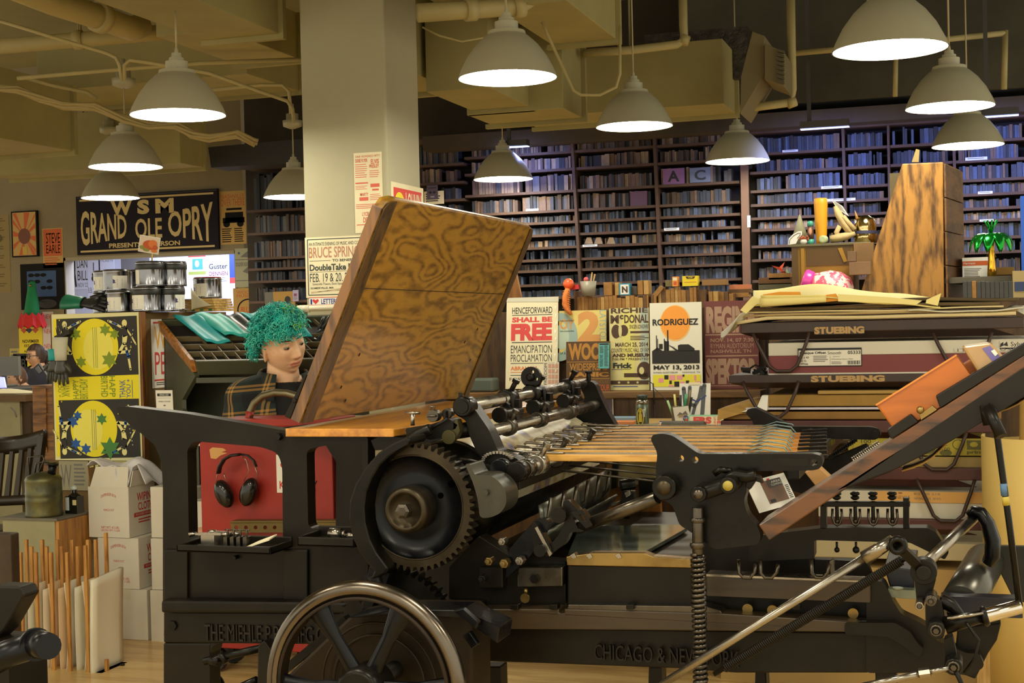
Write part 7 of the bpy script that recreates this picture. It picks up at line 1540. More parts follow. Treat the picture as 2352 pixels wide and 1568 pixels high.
one(1528,646,1545,660,CT+.08,M('olive_block',(110,98,58),.6),'small olive block left of the orange matchbox',z=zr2)
one(1612,649,1668,660,CT+.08,M('plank_wood',(142,104,56),.6),'horizontal plank bridging the block rows','wood_plank',z=zr2)
f = None
def matchbox(x0,y0,x1,y1,v,c,label,z,ink,txt):
    a = Pv(x0,y0,v); b = Pv(x1,y1,v); r = thing('matchbox', label, 'matchbox', ((a.x+b.x)/2,v,z))
    mb = MB(c); hh = a.z-b.z; mb.box((a.x,v,z),(b.x,v+.05,z+hh)); mb.build('carton', r, bevel=.001)
    f = Flat(V(a.x,v-.0008,z+hh), V(b.x-a.x,0,0), V(0,0,-hh), 40, 40, c, thick=.0004); ink(f); f.build('print', r)
matchbox(1422,653,1447,679,CT+.05,M('cyan_box',(60,140,170),.6),'blue and white matchbox with a letter N on the low row',zrow_,lambda f:(f.rect(5,4,36,37,PAPER),f.text('N',10,10,32,32,BROWN,.05,2)),'')
matchbox(1544,638,1557,660,CT+.06,M('orange_box',(226,142,60),.6),'small orange matchbox on the tall row',zr2,lambda f:(f.rect(4,4,36,16,CREAM),f.rect(10,20,32,34,ORN),),'')
matchbox(1567,636,1603,658,CT+.07,M('yellow_box',(226,200,30),.5),'bright yellow matchbox on the tall row',zr2,lambda f:(f.poly([(8,2),(34,2),(30,12),(12,12)],BROWN),f.text('OK',16,3,28,9,YEL,0,2),f.rect(5,24,36,26,ORN)),'')
mb = MB(TB1); mb.prism(LV([(1495,680),(1516,655),(1524,662),(1503,688)],CT+.06), Y*.05); mb.build('leaning_block', None, 'ochre block leaning between the low and tall rows', 'type block', bevel=.001)
for i,(x0,x1,y0,y1,mt) in enumerate(((1675,1722,654,664,M('salmon_block',(200,120,78),.6)),(1672,1724,664,672,TB2),(1680,1720,672,682,TB1))): one(x0,y0,x1,y1,CT+.12,mt,('salmon-coloured flat block, top of the small pile left of the shelf post','dark flat block, middle of the small pile left of the shelf post','ochre flat block, bottom of the small pile left of the shelf post')[i],'flat_block')
ob = 6.6
for i,(x0,x1,y0,y1,mt) in enumerate(((1765,1815,628,641,TB1),(1742,1822,638,652,TB2),(1742,1818,651,664,M('green_grey_block',(92,88,64),.6)),(1750,1816,664,676,TB2))): one(x0,y0,x1,y1,7.2,mt,('small ochre block on top of the flat pile under the paper crane','long brown block second in the flat pile','grey-green block third in the flat pile','dark block at the bottom of the flat pile')[i],'flat_block',.12)
mb = MB(M('orange_paper',(222,98,66),.7)); q = Pv(1790,628,7.25); k = scale_at(q)
for t in ([(-18,18,0),(0,14,-6),(4,4,0)],[(4,4,4),(0,14,4),(12,26,8)],[(-2,2,0),(14,4,-8),(16,0,6)],[(0,14,0),(4,2,8),(10,6,-4)]): mb.prism([q+V(x*k,z*k,y*k+.002) for x,y,z in t], Y*.0008)
mb.build('paper_crane', None, 'folded orange paper crane on the flat pile of blocks', 'origami'); mb = MB(M('mint_paper',(130,200,150),.7)); mb.prism([q+V(x*k,.01,y*k) for x,y in ((13,0),(22,0),(16,9))], Y*.01); mb.build('paper_triangle', None, 'tiny mint green paper triangle beside the crane', 'origami')
# orange ball cap thing, cup with brushes
q = Pv(1308,680,CT-.02); k = scale_at(q)
r = thing('orange_rag_doll', 'orange ball with ribbed orange cloth hanging over the counter edge', 'toy', Pv(1302,725,CT-.05))
mb = MB(M('orange_plastic',(230,96,46),.35)); mb.ball(Pv(1306,652,CT-.02), 13*k); mb.build('ball', r)
mb = MB(M('orange_cloth',(220,128,64),.9,noise=.1,bump=.3,nscale=40)); mb.path(LV([(1304,662),(1300,680),(1299,698),(1304,712),(1312,722)],CT-.05), 1, 14, rs=[10*k,15*k,15*k,12*k,6*k], flat=.5)
for i in range(9): mb.path(LV([(1292,668+5*i),(1300,666+5*i),(1310,669+5*i)],CT-.066), .002, 5)
mb.build('cloth', r); mb = MB(M('red_plastic',(190,40,36),.4)); mb.prism(LV([(1312,655),(1328,653),(1330,663),(1312,666)],CT-.0), Y*.04); mb.build('red_clip', r)
q = Pv(1352,681,CT+.02); q.z = zrow_; k = scale_at(q); r = thing('brush_cup', 'frosted plastic cup holding brushes and a pink eraser on the low row', 'cup', q)
mb = MB(M('frosted_plastic',(176,170,150),.4,trans=.3)); mb.lathe([(15*k,0),(19*k,34*k),(18*k,34*k),(14*k,1*k)], q, Z, 22); mb.build('cup_body', r)
for i,(dx,h_,m_) in enumerate(((8,54,TB3),(12,50,TB3),(4,40,INKG),(-8,38,PAPER))): mb = MB(m_); mb.tube(q+V(dx*.5*k,.01*i-.015,4*k), q+V(dx*1.4*k,.01*i-.015,h_*k), 1.6*k, n=8); mb.build('brush', r)
mb = MB(M('pink_eraser',(210,90,90),.7)); mb.ball(q+V(-4*k,-.01,38*k), 6*k); mb.build('eraser', r)
# brown board standing behind the raised board's right edge
mb = MB(WOOD('standing_board_wood',(118,74,32),(160,108,54),'Z',6)); bp_ = LV([(1168,622),(1184,622),(1196,680),(1196,1150),(1160,1150)],CT+.6); bp_[3].z = bp_[4].z = 0; mb.prism(bp_, Y*.03) ; mb.build('standing_plank', None, 'brown wooden plank standing left of the cream FREE poster', 'plank')
mb = MB(M('green_tin',(84,92,84),.5)); a = Pv(1068,880,CT-.2); b = Pv(1132,897,CT-.2); mb.box((a.x,CT-.2,lz+.0005),(b.x,CT-.08,lz+.075)); mb.build('green_box', None, 'low grey-green box on the counter ledge at the board edge', 'box', bevel=.012)
# ================================================================ WORK TABLE in front of the counter
tz = Pv(1500,985,6.4).z; ta0 = Pv(1200,985,6.4).x; ta1 = Pv(1745,985,6.4).x
r = thing('work_table', 'work table behind the press cylinder, strewn with papers', 'table', ((ta0+ta1)/2, 6.4, 0))
mb = MB(M('table_top_kraft',(170,140,86),.6,noise=.08)); mb.box((ta0,5.6,tz-.04),(ta1,CT-.26,tz)); mb.build('tabletop', r, bevel=.003)
for x in (ta0+.05,ta1-.05):
    for y in (5.66,CT-.32): mb = MB(WOODC); mb.box((x-.03,y-.03,0),(x+.03,y+.03,tz-.04)); mb.build('leg', r)
def ontab(x, y): p = Pz(x,y,tz); return Vector((p.x,p.y,tz+.0008))
# thermos
q = ontab(1476,980); k = scale_at(q); r = thing('thermos', 'dark green steel flask with a yellow oval sticker and black lid', 'flask', q)
mb = MB(M('flask_green',(74,84,66),.35,.3)); mb.lathe([(14.5*k,0),(15*k,3*k),(15*k,52*k)], q, Z, 28); mb.build('flask_body', r)
mb = MB(STEEL); mb.lathe([(14.6*k,52*k),(14.6*k,58*k),(12.5*k,62*k)], q, Z, 28); mb.build('steel_collar', r)
mb = MB(M('dark_green_lid',(30,42,34),.4)); mb.lathe([(12.5*k,61*k),(12.5*k,71*k),(11*k,73*k),(.001,73*k)], q, Z, 28); mb.build('lid', r)
f = Flat(q+V(-9*k,-15.4*k,44*k), X*18*k, Z*-40*k, 18, 40, M('flask_green'), thick=.0002); f.ell(8,20,8.5,20,M('sticker_yellow',(206,186,60),.6)); f.ell(8,20,6,17,INKK,2); f.poly([(8,6),(12,16),(12,32),(4,32),(4,16)],M('sticker_yellow'),3); f.ell(8,8,3,4,M('sticker_yellow'),4); f.rect(14,2,18.5,20,PAPER,2); f.text('Traveler',14.5,3,18,19,INKK,0,3,rot=-90); f.build('sticker', r)
# pen cup with picture, brush pens, drawing card
q = ontab(1560,972); k = scale_at(q); r = thing('pen_cup', 'square pen pot with a mountain drawing on it, full of pens', 'pen pot', q)
mb = MB(M('pen_pot_grey',(92,88,74),.5)); mb.box(q+V(-17*k,0,0), q+V(20*k,.06,38*k)); mb.build('pot', r)
f = Flat(q+V(-14*k,-.003,36*k), V(36*k,-.0,4*k), V(6*k,0,-36*k), 36, 36, PAPER); f.poly([(6,20),(14,12),(20,16),(28,10),(32,20)],INKG); f.rect(10,18,28,24,M('pale_brown_draw',(170,150,120),.7),2); f.ell(26,28,7,7,INKB,3); f.text('RUGBY',21,24,31,29,PAPER,0,4); f.rect(22,29,31,33,ORN,4); f.build('drawing_card', r)
for i,(dx,dx2,h_,m_) in enumerate(((-14,-28,52,M('mint_marker',(150,190,130),.4)),(-8,-12,66,M('ochre_pen',(196,190,110),.4)),(0,2,64,INKK),(6,14,66,M('green_marker',(30,140,80),.4)),(12,24,74,M('olive_brush',(110,96,60),.5)),(16,26,58,INKK))): mb = MB(m_); mb.tube(q+V(dx*k,.02+.006*i,10*k), q+V(dx2*k,.02+.006*i,h_*k), 2.6*k, n=8); mb.build('pen', r)
f = Flat(ontab(1553,972)+V(.0,.11,.19), X*.155, V(0,-.03,-.19), 60, 76, PAPER); 
for pts,w_ in (([(8,10),(14,60)],8),([(20,8),(18,40),(30,44),(38,30),(42,8)],7),([(48,4),(44,64)],8),([(30,46),(24,70)],6)): f.line(pts, w_, M('charcoal_draw',(90,94,98),.8))
f.line([(10,60),(22,30),(34,36),(52,24)],2,INKB,2); f.rect(18,-2,40,3,CREAM,3); f.build('drawing_sheet', None, 'white sheet with bold blue-grey line drawing behind the pen pot', 'drawing')
f = Flat(ontab(1583,976)+V(0,-.01,.05), X*.175, V(0,-.012,-.05), 66, 20, M('mint_card',(150,206,176),.6), thick=.03); f.rect(3,3,66,18,CREAM); f.text('ERS',9,4,42,17,BR,.06,2); f.text('LINE',46,4,50,17,BR,0,2,rot=90); f.text('THE',52,4,60,17,BR,.04,2,rot=90); f.build('mint_box', None, 'mint green box with red letters lying beside the pen pot', 'box')
q = ontab(1530,984); k = scale_at(q); r = thing('mug', 'white enamel mug with blue rim on the work table', 'mug', q)
mb = MB(M('white_enamel',(206,206,206),.3)); mb.lathe([(13*k,0),(15*k,16*k),(14*k,16*k),(12*k,1*k)], q, Z, 24); mb.build('mug_body', r); mb = MB(INKB); mb.torus(q+Z*16*k, Z, 14.5*k, .8*k, 24, 6); mb.build('rim', r); mb = MB(M('white_enamel')); mb.path([q+V(14*k,0,14*k),q+V(22*k,0,12*k),q+V(22*k,0,5*k),q+V(14*k,0,3*k)], 1.8*k, 8); mb.build('handle', r)
q = ontab(1565,1000); mb = MB(M('patterned_cloth',(206,84,96),.9,c2=(206,170,96),nscale=24)); mb.grid(lambda a,b: q+V(-.11+.26*a,-.05+.12*b,.012+.02*abs(sin(6*a+2*b))+.015*sin(9*b)**2), 24, 12); mb.build('patterned_cloth', None, 'crumpled pink patterned cloth on the work table', 'cloth', solid=.003)
q = ontab(1606,1002); mb = MB(M('grey_roll',(74,70,54),.7)); mb.lathe([(.03,0),(.034,.005),(.034,.19),(.02,.19),(.02,.17)], q+V(.03,-.02,.034), V(-1,.1,0), 22); mb.build('rubber_roll', None, 'rolled grey rubber mat end beside the patterned cloth', 'roll')
q = ontab(1430,985); mb = MB(M('olive_mat',(96,92,66),.7)); mb.grid(lambda a,b: q+V(-.15+.38*a,-.12+.16*b,.006+.02*a*b), 6, 4); mb.build('mat_sheet', None, 'olive mat sheet under the flask on the work table', 'mat', solid=.004)
for i,(x,y,c,n_) in enumerate(((1420,972,(190,120,70),'orange-brown book'),(1425,968,(120,150,170),'blue-grey book'))): q = ontab(x,y); mb = MB(M('book_cover_%d'%i,c,.6)); mb.box(q+V(-.1,-.02-.05,0.012*i), q+V(.09,.05,.012*i+.0115)); mb.build('flat_book', None, n_+(' lying under another on the table left of the flask' if not i else ' lying on top on the table left of the flask'), 'book')
for i,(x,y,w_) in enumerate(((1455,990,.2),(1500,978,.14),(1380,1000,.22))): q = ontab(x,y); mb = MB(PAPER if i != 2 else M('white_sheet_blue',(196,200,206),.7)); mb.box(q+V(-w_/2,-.05,.0), q+V(w_/2,.05,.0012+.001*i)); mb.build('paper_sheet', None, ('white paper sheet left of the flask foot','white sheet between flask and mug','bluish sheet at the left end of the work table')[i], 'paper')
r = thing('wire_easel', 'thin black wire holder in front of the sun poster foot', 'holder', Pv(1505,925,CT-.26)); mb = MB(INKK); mb.tube(Pv(1500,880,CT-.27), Pv(1503,928,CT-.27), .004, n=6); mb.tube(Pv(1488,873,CT-.26), Pv(1500,882,CT-.27), .002, n=6); mb.tube(Pv(1503,892,CT-.27), Pv(1548,935,CT-.4), .0018, n=6); mb.build('wire', r)
# ================================================================ STACKED PAPER SKIDS (right)
SKV = 5.15
MARN = M('maroon_skid_paint', (72,32,27), .5, noise=.15, nscale=5, wear=.1); MARD = M('dark_brown_skid', (50,32,25), .5, noise=.2, nscale=5)
SKL = M('skid_gold_letter', (170,136,84), .6)
sxa, sxb = Pv(1700,900,SKV).x, Pv(2350,900,SKV).x
def skid(label, x0, x1, ytop, ybot, mat, txt=None, tx=None, v=SKV, depth=.75, loops=(), lpy=60, small=None):
    a = Pv(x0,ytop,v); xb_ = Pv(x1,ytop,v).x; zt_k = a.z; zb_k = Pv(x0,ybot,v).z
    r = thing('paper_skid', label, 'skid', ((a.x+xb_)/2, v+depth/2, zb_k), 'maroon steel skids')
    mb = MB(mat); h = zt_k-zb_k
    mb.prism([V(a.x,v,zt_k),V(a.x,v,zt_k-h*.62),V(a.x+.075,v+.03,zb_k),V(xb_-.075,v+.03,zb_k),V(xb_,v,zt_k-h*.62),V(xb_,v,zt_k)], Y*.012) if 0 else mb.box((a.x,v,zt_k-h*.6),(xb_,v+.014,zt_k))
    mb.box((a.x+.0,v+.015,zt_k-.012),(xb_,v+depth,zt_k)); mb.prism([V(a.x,v+.0141,zt_k-h*.6),V(a.x+.075,v+.05,zb_k),V(a.x+.075,v+.06,zb_k),V(a.x,v+.03,zt_k-h*.6)], X*(xb_-a.x-.1)); mb.build('deck', r, bevel=.003)
    mb = MB(MARD)
    for lx in loops:
        q = Pv(lx, ybot-8, v-.004); k = scale_at(q)
        mb.path([q+V(-62*k,0,10*k), q+V(-50*k,-.003,-18*k), q+V(-26*k,-.006,-lpy*k*.92), q+V(-10*k,-.006,-lpy*k-6*k), q+V(22*k,-.006,-lpy*k-6*k), q+V(38*k,-.006,-lpy*k*.9), q+V(58*k,-.003,-16*k), q+V(66*k,0,10*k)], .0065, 8)
    if loops: mb.build('leg_loop', r)
    if txt:
        f = Flat(Pv(tx[0],tx[1],v-.0012), V(Pv(tx[2],tx[1],v).x-Pv(tx[0],tx[1],v).x,0,0), V(0,0,-(tx[3]-tx[1])*scale_at(a)), 100, 20, mat, thick=.0006); f.text(txt,0,1,100,19,SKL,.06)
        f.build('stencil', r)
    return r
def sheetstack(label, x0, x1, ytop, ybot, mat, v=SKV, depth=.7, name='paper_ream', n=1, cat='paper'):
    a = Pv(x0,ybot,v); b = Pv(x1,ybot,v); t = Pv(x0,ytop,v)
    mb = MB(mat); mb.box((a.x,v,a.z+.001),(b.x,v+depth,t.z)); return mb.build(name, None, label, cat, bevel=.004)
skid('top maroon skid under the loose brown and yellow sheets', 1700, 2352, 742, 782, MARD, 'STUEBING', (1870,750,1985,768), loops=(1792,2208), lpy=72)
skid('second skid with bright gold stencil lettering above the kraft reams', 1674, 2330, 862, 893, MARD, 'STUEBING', (1862,862,2032,878), loops=(1768,), lpy=66)
skid('third skid at the level of the wooden feed sticks', 1655, 2290, 966, 1010, MARN, loops=(2150,), lpy=70)
skid('fourth skid above the white and orange ream label', 1900, 2262, 1072, 1118, MARN, loops=(2170,), lpy=80)
skid('lowest visible skid behind the thumb screw bridge', 1880, 2262, 1188, 1225, MARN)
# ream 1: white/maroon carton with label
r = thing('ream_carton', 'white and maroon carton with a printed label between the two upper skids', 'carton', Pv(2060,850,SKV+.01))
WHC = M('ream_white', (196,190,172), .6); MRC = M('ream_maroon', (112,44,44), .55)
a = Pv(1766,861,SKV+.012); b = Pv(2352,861,SKV+.012); t = Pv(1766,788,SKV+.012).z; mid = Pv(1766,818,SKV+.012).z
mb = MB(MRC); mb.box((a.x,SKV+.012,a.z+.004),(b.x+.05,SKV+.7,mid)); mb.build('lower_half', r, bevel=.003); mb = MB(WHC); mb.box((a.x,SKV+.012,mid+.0004),(b.x+.05,SKV+.7,t)); mb.build('upper_half', r, bevel=.003)
mb = MB(WHC); mb.box((a.x,SKV+.008,a.z),(b.x+.05,SKV+.012,a.z+.006)); mb.build('bottom_edge', r)
f = flat_px(1832,800,1980,842,SKV+.008,148,43,PAPER,thick=.001); f.rect(0,0,148,43,INKK); f.rect(2,5,146,41,M('label_white',(216,212,196),.7),2); f.text('Opaque Offset',4,8,66,15,INKK,.03,3); f.text('Smooth',70,8,101,15,INKK,.0,3); f.text('05333',116,7,145,15,INKK,.02,3); f.text('26 x 40',5,19,26,24,INKK,0,3); f.text('60 lb',5,27,20,32,INKK,0,3); f.text('White',6,34,24,39,INKK,.02,3); f.rect(75,18,75.6,40,INKG,3); f.lines(36,18,72,34,4,INKG,3); f.text('Sylvamo',82,19,98,22,INKK,0,3); f.text('Williamsburg Opaque Offset',77,25,128,28,INKK,0,3)
for i in range(14): f.rect(115+i*2.1,30,115+i*2.1+(1.4 if i%3 else .7),39,INKK,3)
f.lines(78,32,104,39,3,INKG,3); f.build('ream_label', r)
f = Flat(Pv(2296,782,SKV+.008), X*.085, Z*-.03, 56, 18, WHC, thick=.0005); f.poly([(0,14),(2,6),(8,3),(8,9),(16,2),(18,12),(9,10)],INKK,1); f.text('Sylva',24,3,54,15,INKK,.0,1); f.build('logo', r)
f = Flat(Pv(2192,800,SKV+.008), X*.2, Z*-.012, 100, 10, WHC, thick=.0005); f.text('IT 60  0 03',5,1,95,9,INKG,0,1); f.build('code_stamp', r)
# small dark hardware on skid 2
r = thing('skid_clutter', 'little heap of black straps and clips on the second skid end', 'clutter', Pv(1730,862,SKV)); mb = MB(IRON2); rr = random.Random(4)
for i in range(10): p = Pv(rr.uniform(1702,1758), rr.uniform(846,858), SKV+.02+.01*i); mb.obox(p, V(.014,0,.004*rr.uniform(-1,1)), V(0,.006,0), V(0,0,.006))
mb.path(LV([(1715,850),(1735,838),(1752,846),(1760,858)],SKV+.03), .004, 6); mb.build('straps', r)
# reams between skids
KR2 = M('kraft_ream', (146,112,46), .75, noise=.08); LIL = M('lilac_white_sheets',(196,190,200),.7)
sheetstack('yellowish kraft wrapped ream under the gold-lettered skid', 1762, 2300, 907, 934, KR2, SKV+.03)
sheetstack('thin layer of lilac white sheets beneath the kraft ream', 1712, 2300, 936, 942, LIL, SKV+.025, name='sheet_layer')
sheetstack('dark kraft ream on the third skid', 1660, 2300, 946, 964, M('dark_kraft',(132,96,40),.75,noise=.1), SKV+.02)
sheetstack('slim folded kraft sheet on top of the wrapped ream', 1878, 2200, 897, 906, M('light_kraft',(164,132,70),.75), SKV+.02, name='folded_sheet')
mb = MB(M('torn_kraft',(176,138,70),.75,noise=.1)); q = Pv(1650,965,SKV-.02)
mb.prism([Pv(1648,966,SKV),Pv(1649,940,SKV),Pv(1720,918,SKV+.1),Pv(1765,918,SKV+.1),Pv(1760,945,SKV),Pv(1700,950,SKV)], Y*.2); mb.build('torn_wrapper', None, 'torn kraft paper wrapper poking out left of the third skid', 'paper')
mb = MB(PAPER); mb.prism([Pv(1702,946,SKV-.005),Pv(1740,932,SKV),Pv(1750,908,SKV+.02),Pv(1764,908,SKV+.02),Pv(1762,942,SKV)], Y*.05); mb.build('white_corner_sheet', None, 'white sheet corner sticking up at the left of the wrapped ream', 'paper')
YR = M('mustard_ream', (150,136,34), .65, noise=.08)
r = thing('mustard_ream', 'mustard-yellow printed ream wrapper seen under the feed board', 'ream', Pv(2100,1045,SKV))
a = Pv(1948,1045,SKV+.02); b = Pv(2262,1045,SKV+.02); mb = MB(YR); mb.box((a.x,SKV+.02,a.z),(b.x,SKV+.6,Pv(1948,1013,SKV+.02).z)); mb.build('wrapper', r, bevel=.003)
f = flat_px(1960,1006,2262,1044,SKV+.016,302,40,YR,thick=.0006); OL = M('olive_print_dark',(84,80,30),.7); f.text('100',18,3,42,12,OL,.03); f.line([(18,16),(24,14),(30,18),(38,14),(42,16)],1.4,OL); f.text('HYDRO',18,20,42,24,OL); f.poly([(0,34),(8,22),(14,34)],OL); f.text('M',172,6,190,30,OL,.06); f.text('269-',198,2,212,9,OL,.02); f.text('683-',198,11,218,19,OL,.02); f.text('1100',198,21,224,29,OL,.02); f.ring(242,14,13,12,2,OL); f.rect(262,4,294,26,OL); f.ell(278,14,9,6,YR,2); f.text('print',262,28,300,38,OL,.04); f.ell(150,32,40,6,OL); f.ell(214,34,14,7,OL); f.build('print', r)
sheetstack('plain tan ream below the mustard wrapper', 1900, 2262, 1047, 1072, M('tan_ream',(150,128,76),.75), SKV+.02)
r = thing('label_ream', 'white ream with an orange label band behind the thumb screw bridge', 'ream', Pv(2070,1186,SKV))
a = Pv(1880,1187,SKV+.02); b = Pv(2262,1187,SKV+.02); mb = MB(WHC); mb.box((a.x,SKV+.02,a.z+.001),(b.x,SKV+.6,Pv(1880,1125,SKV+.02).z)); mb.build('wrapper', r, bevel=.003)
f = flat_px(2003,1127,2262,1152,SKV+.016,259,26,M('label_peach',(204,156,84),.7),thick=.0006); f.text('CANEVAS',40,10,88,18,M('label_brown',(140,96,50),.7),0); f.text('85 LB  COVER  26 X 40',98,3,158,8,INKG,0); f.text('NATURAL WHITE   200 SHTS',98,14,160,19,INKG,0); f.ell(66,4,5,2,M('label_brown')); f.build('ream_label', r)
mb = MB(M('lower_pale_ream',(190,178,140),.75)); a = Pv(1870,1240,SKV+.02); b = Pv(2262,1290,SKV+.02); mb.box((a.x,SKV+.02,b.z),(b.x,SKV+.6,a.z)); mb.build('paper_ream', None, 'pale ream showing through the bridge casting window', 'paper', bevel=.004)
mb = MB(M('lower_tan_ream',(176,146,88),.75)); a = Pv(1650,1292,SKV+.02); b = Pv(2262,1800,SKV+.02); mb.box((a.x,SKV+.02,0),(b.x,SKV+.6,a.z)); mb.build('paper_pallet', None, 'pale wooden-coloured bottom stack standing on the floor under the skids', 'paper')
# loose sheets on top
def wavy(label, x0,x1,y,v0,dep,mat,amp,seed,droop=.0,name='loose_sheet',th=.004,lift=0.):
    rr = random.Random(seed); p1_,p2_ = rr.uniform(0,6),rr.uniform(0,6); a = Pv(x0,y,v0); b = Pv(x1,y,v0); z0_ = a.z+lift
    def fn(s,t): 
        e = max(0,.12-s)*droop*6
        return V(a.x+(b.x-a.x)*s + .008*sin(5*t+p1_), v0+dep*t, z0_ + amp*sin(6*s+p1_)*(1-t*.3)+amp*.5*sin(13*s+4*t+p2_) - e)
    mb = MB(mat); mb.grid(fn, 40, 8); return mb.build(name, None, label, 'paper', solid=th)
KBR = M('brown_wrap_sheet', (96,78,46), .7, noise=.1); CRM = M('cream_loose', (206,188,138), .7); WHT = M('whitish_loose', (206,202,180), .7)
wavy('lowest cream loose sheets on the top skid', 1682, 2330, 734, SKV-.01, .7, CRM, .002, 1, .02, th=.012)
wavy('second layer of brownish cream sheets on the top skid', 1690, 2340, 726, SKV+.0, .7, M('tan_loose',(170,146,96),.7), .002, 2, th=.008)
wavy('third layer of loose tan sheets on the top skid', 1700, 2300, 719, SKV+.0, .7, CRM, .0025, 3, th=.006)
wavy('white sheets fanned at the right end of the top skid', 2080, 2345, 716, SKV-.02, .6, WHT, .004, 4, th=.005)
wavy('thick brown wrapping sheets below the yellow paper', 1706, 2300, 711, SKV+.01, .7, KBR, .002, 5, th=.012)
wavy('upper brown wrapping sheets bulging right of the yellow paper', 1720, 2345, 700, SKV+.03, .7, M('brown_wrap_dark',(82,66,38),.7), .004, 6, th=.012)
mb = MB(M('white_crumple',(206,202,184),.7)); q = Pv(1690,742,SKV-.01)
def fn(s,t): return Pv(1656+64*s, 772-62*s+16*t*s+8*sin(7*s+5*t), SKV-.03+.10*t+.02*sin(9*s))
mb.grid(fn, 16, 10); mb.build('crumpled_sheet', None, 'crumpled cream sheet hanging off the left end of the top skid', 'paper', solid=.003)
mb = MB(WHT); 
def fn(s,t): return Pv(2296+58*s, 716-26*s*t-8*sin(4*s)+6*t, SKV+.05+.25*t)
mb.grid(fn, 10, 6); mb.build('crumpled_sheet', None, 'crumpled white sheet at the right end of the top skid', 'paper', solid=.003)
# yellow folded sheet on top
YP = M('pale_yellow_sheet', (236,220,140), .6); YO2 = M('amber_sheet_inside', (224,150,30), .6)
r = thing('yellow_wrapper', 'big folded pale yellow paper with amber inside on top of the paper pile', 'paper', Pv(1950,700,SKV))
def fn(s,t):
    ytop = 668 - 12*sin(pi*min(1,s*1.4)) + 22*max(0,s-.45)**1.0*1.3
    return Pv(1730+430*s, ytop+ (1-t)*(34-14*s)+3*sin(14*s), SKV-.02+.5*t)
mb = MB(YP); mb.grid(fn, 36, 8); mb.build('top_fold', r, solid=.004)
mb = MB(YP); mb.prism(LV([(1700,712),(1728,680),(1752,690),(1736,700),(1714,720)],SKV-.04), Y*.004); mb.prism(LV([(1925,675),(2040,682),(2118,690),(2104,700),(2040,696),(1925,692)],SKV-.035), Y*.004); mb.prism(LV([(2128,688),(2162,673),(2154,702),(2126,696)],SKV-.035), Y*.004); mb.build('fold_flap', r)
def fn(s,t): 
    a_ = radians(-200+250*s); return Pv(1748+ (150)*t, 690-6*t, SKV-.03) + V(0, -.02+.02*cos(a_)*(1-.5*t), .024*sin(a_)*(1-.4*t))
mb = MB(YP); mb.grid(fn, 14, 10); mb.build('rolled_lip', r, solid=.002)
mb = MB(YO2); mb.prism(LV([(1752,676),(1790,670),(1838,670),(1842,686),(1800,694),(1760,694)],SKV-.012), Y*.003); mb.prism(LV([(1840,684),(1920,674),(1930,690),(1850,698)],SKV-.013), Y*.003); mb.build('amber_inside', r)
# ================================================================ THINGS behind the pile (right background counter)
BKV = 6.7; bz = Pv(2100,690,BKV).z
r = thing('back_cabinet', 'wooden cabinet behind the paper pile carrying boxes and ornaments', 'cabinet', (Pv(2050,800,BKV).x, BKV+.3, 0))
mb = MB(WOODC); mb.box((Pv(1765,690,BKV).x,BKV,0),(Pv(2500,690,BKV).x,BKV+.85,bz)); mb.build('carcass', r)
# tall tapering wooden box
r = thing('tapered_wooden_box', 'tall worn wooden box with one slanting side, right of the ornaments', 'box', (Pv(2090,690,BKV+.05).x, BKV+.2, bz))
TWF = WOOD('tall_box_wood', (78,50,18), (166,118,50), 'Z', 4.5, .5, 7., stretch=5); TWS = WOOD('tall_box_side', (72,46,20), (112,76,36), 'Y', 5., .5, 4.)
tv = BKV+.05; pts = LV([(1970,690),(2072,376),(2166,372),(2168,690)], tv); pts[0].z = pts[3].z = bz+.001
bk = [P(2206,404,(pts[2]-C0).dot(FW)+.38), None]; off = Vector((bk[0].x-pts[2].x, bk[0].y-pts[2].y, 0))
mb = MB(TWF); mb.prism(pts, off); mb.build('box_front', r, bevel=.004)
mb = MB(TWS); n4 = 4; zt4 = pts[2].z; sd = off.cross(Z).normalized(); sd = sd if sd.x > 0 else -sd
for i in range(n4):
    z0_ = bz+.002+(zt4-bz-.01)*i/n4+.002; z1_ = bz+(zt4-bz-.01)*(i+1)/n4-.001
    b0_ = Vector((pts[2].x,pts[2].y,0))+sd*.0015; mb.prism([b0_+Z*z0_, b0_+off+Z*z0_, b0_+off+Z*z1_, b0_+Z*z1_], sd*.01)
mb.build('side_board', r, bevel=.002)
mb = MB(M('top_stick_wood',(140,122,70),.6)); mb.prism(LV([(2094,372),(2104,342),(2112,344),(2110,372)],tv+.1), Y*.02); mb.build('top_stick', r)
# yellow-brown glass-front case with ornaments
gv_ = BKV+.12; r = thing('display_case', 'amber-brown open-backed case with ornaments on its lid', 'case', (Pv(1890,690,gv_).x, gv_+.2, bz))
AMB = M('amber_case_wood', (132,98,8), .5, noise=.15, nscale=4); AMD = M('amber_case_dark', (84,60,14), .5)
a = Pv(1818,562,gv_); b = Pv(1962,690,gv_); mb = MB(AMB); mb.box((a.x,gv_,bz+.001),(b.x,gv_+.35,a.z-.012)); mb.build('case_body', r, bevel=.002)
mb = MB(AMD); mb.box((a.x,gv_-.004,bz+.001),(a.x+.03,gv_,a.z-.012)); mb.box((a.x+.07,gv_-.003,Pv(1818,612,gv_).z),(b.x-.01,gv_,a.z-.015)); mb.build('dark_panel', r)
mb = MB(M('case_stripe',(150,112,24),.5)); mb.box((Pv(1840,600,gv_).x,gv_-.006,bz+.05),(Pv(1848,600,gv_).x,gv_-.001,a.z-.02)); mb.prism(LV([(1924,570),(1934,568),(1946,600),(1938,602)],gv_-.008), Y*.004); mb.build('brace', r)
mb = MB(M('case_lid_olive',(96,90,60),.5)); mb.box((a.x-.01,gv_-.01,a.z-.012),(Pv(2000,560,gv_).x,gv_+.36,a.z)); mb.build('lid', r, bevel=.002); lidz = a.z+.0006
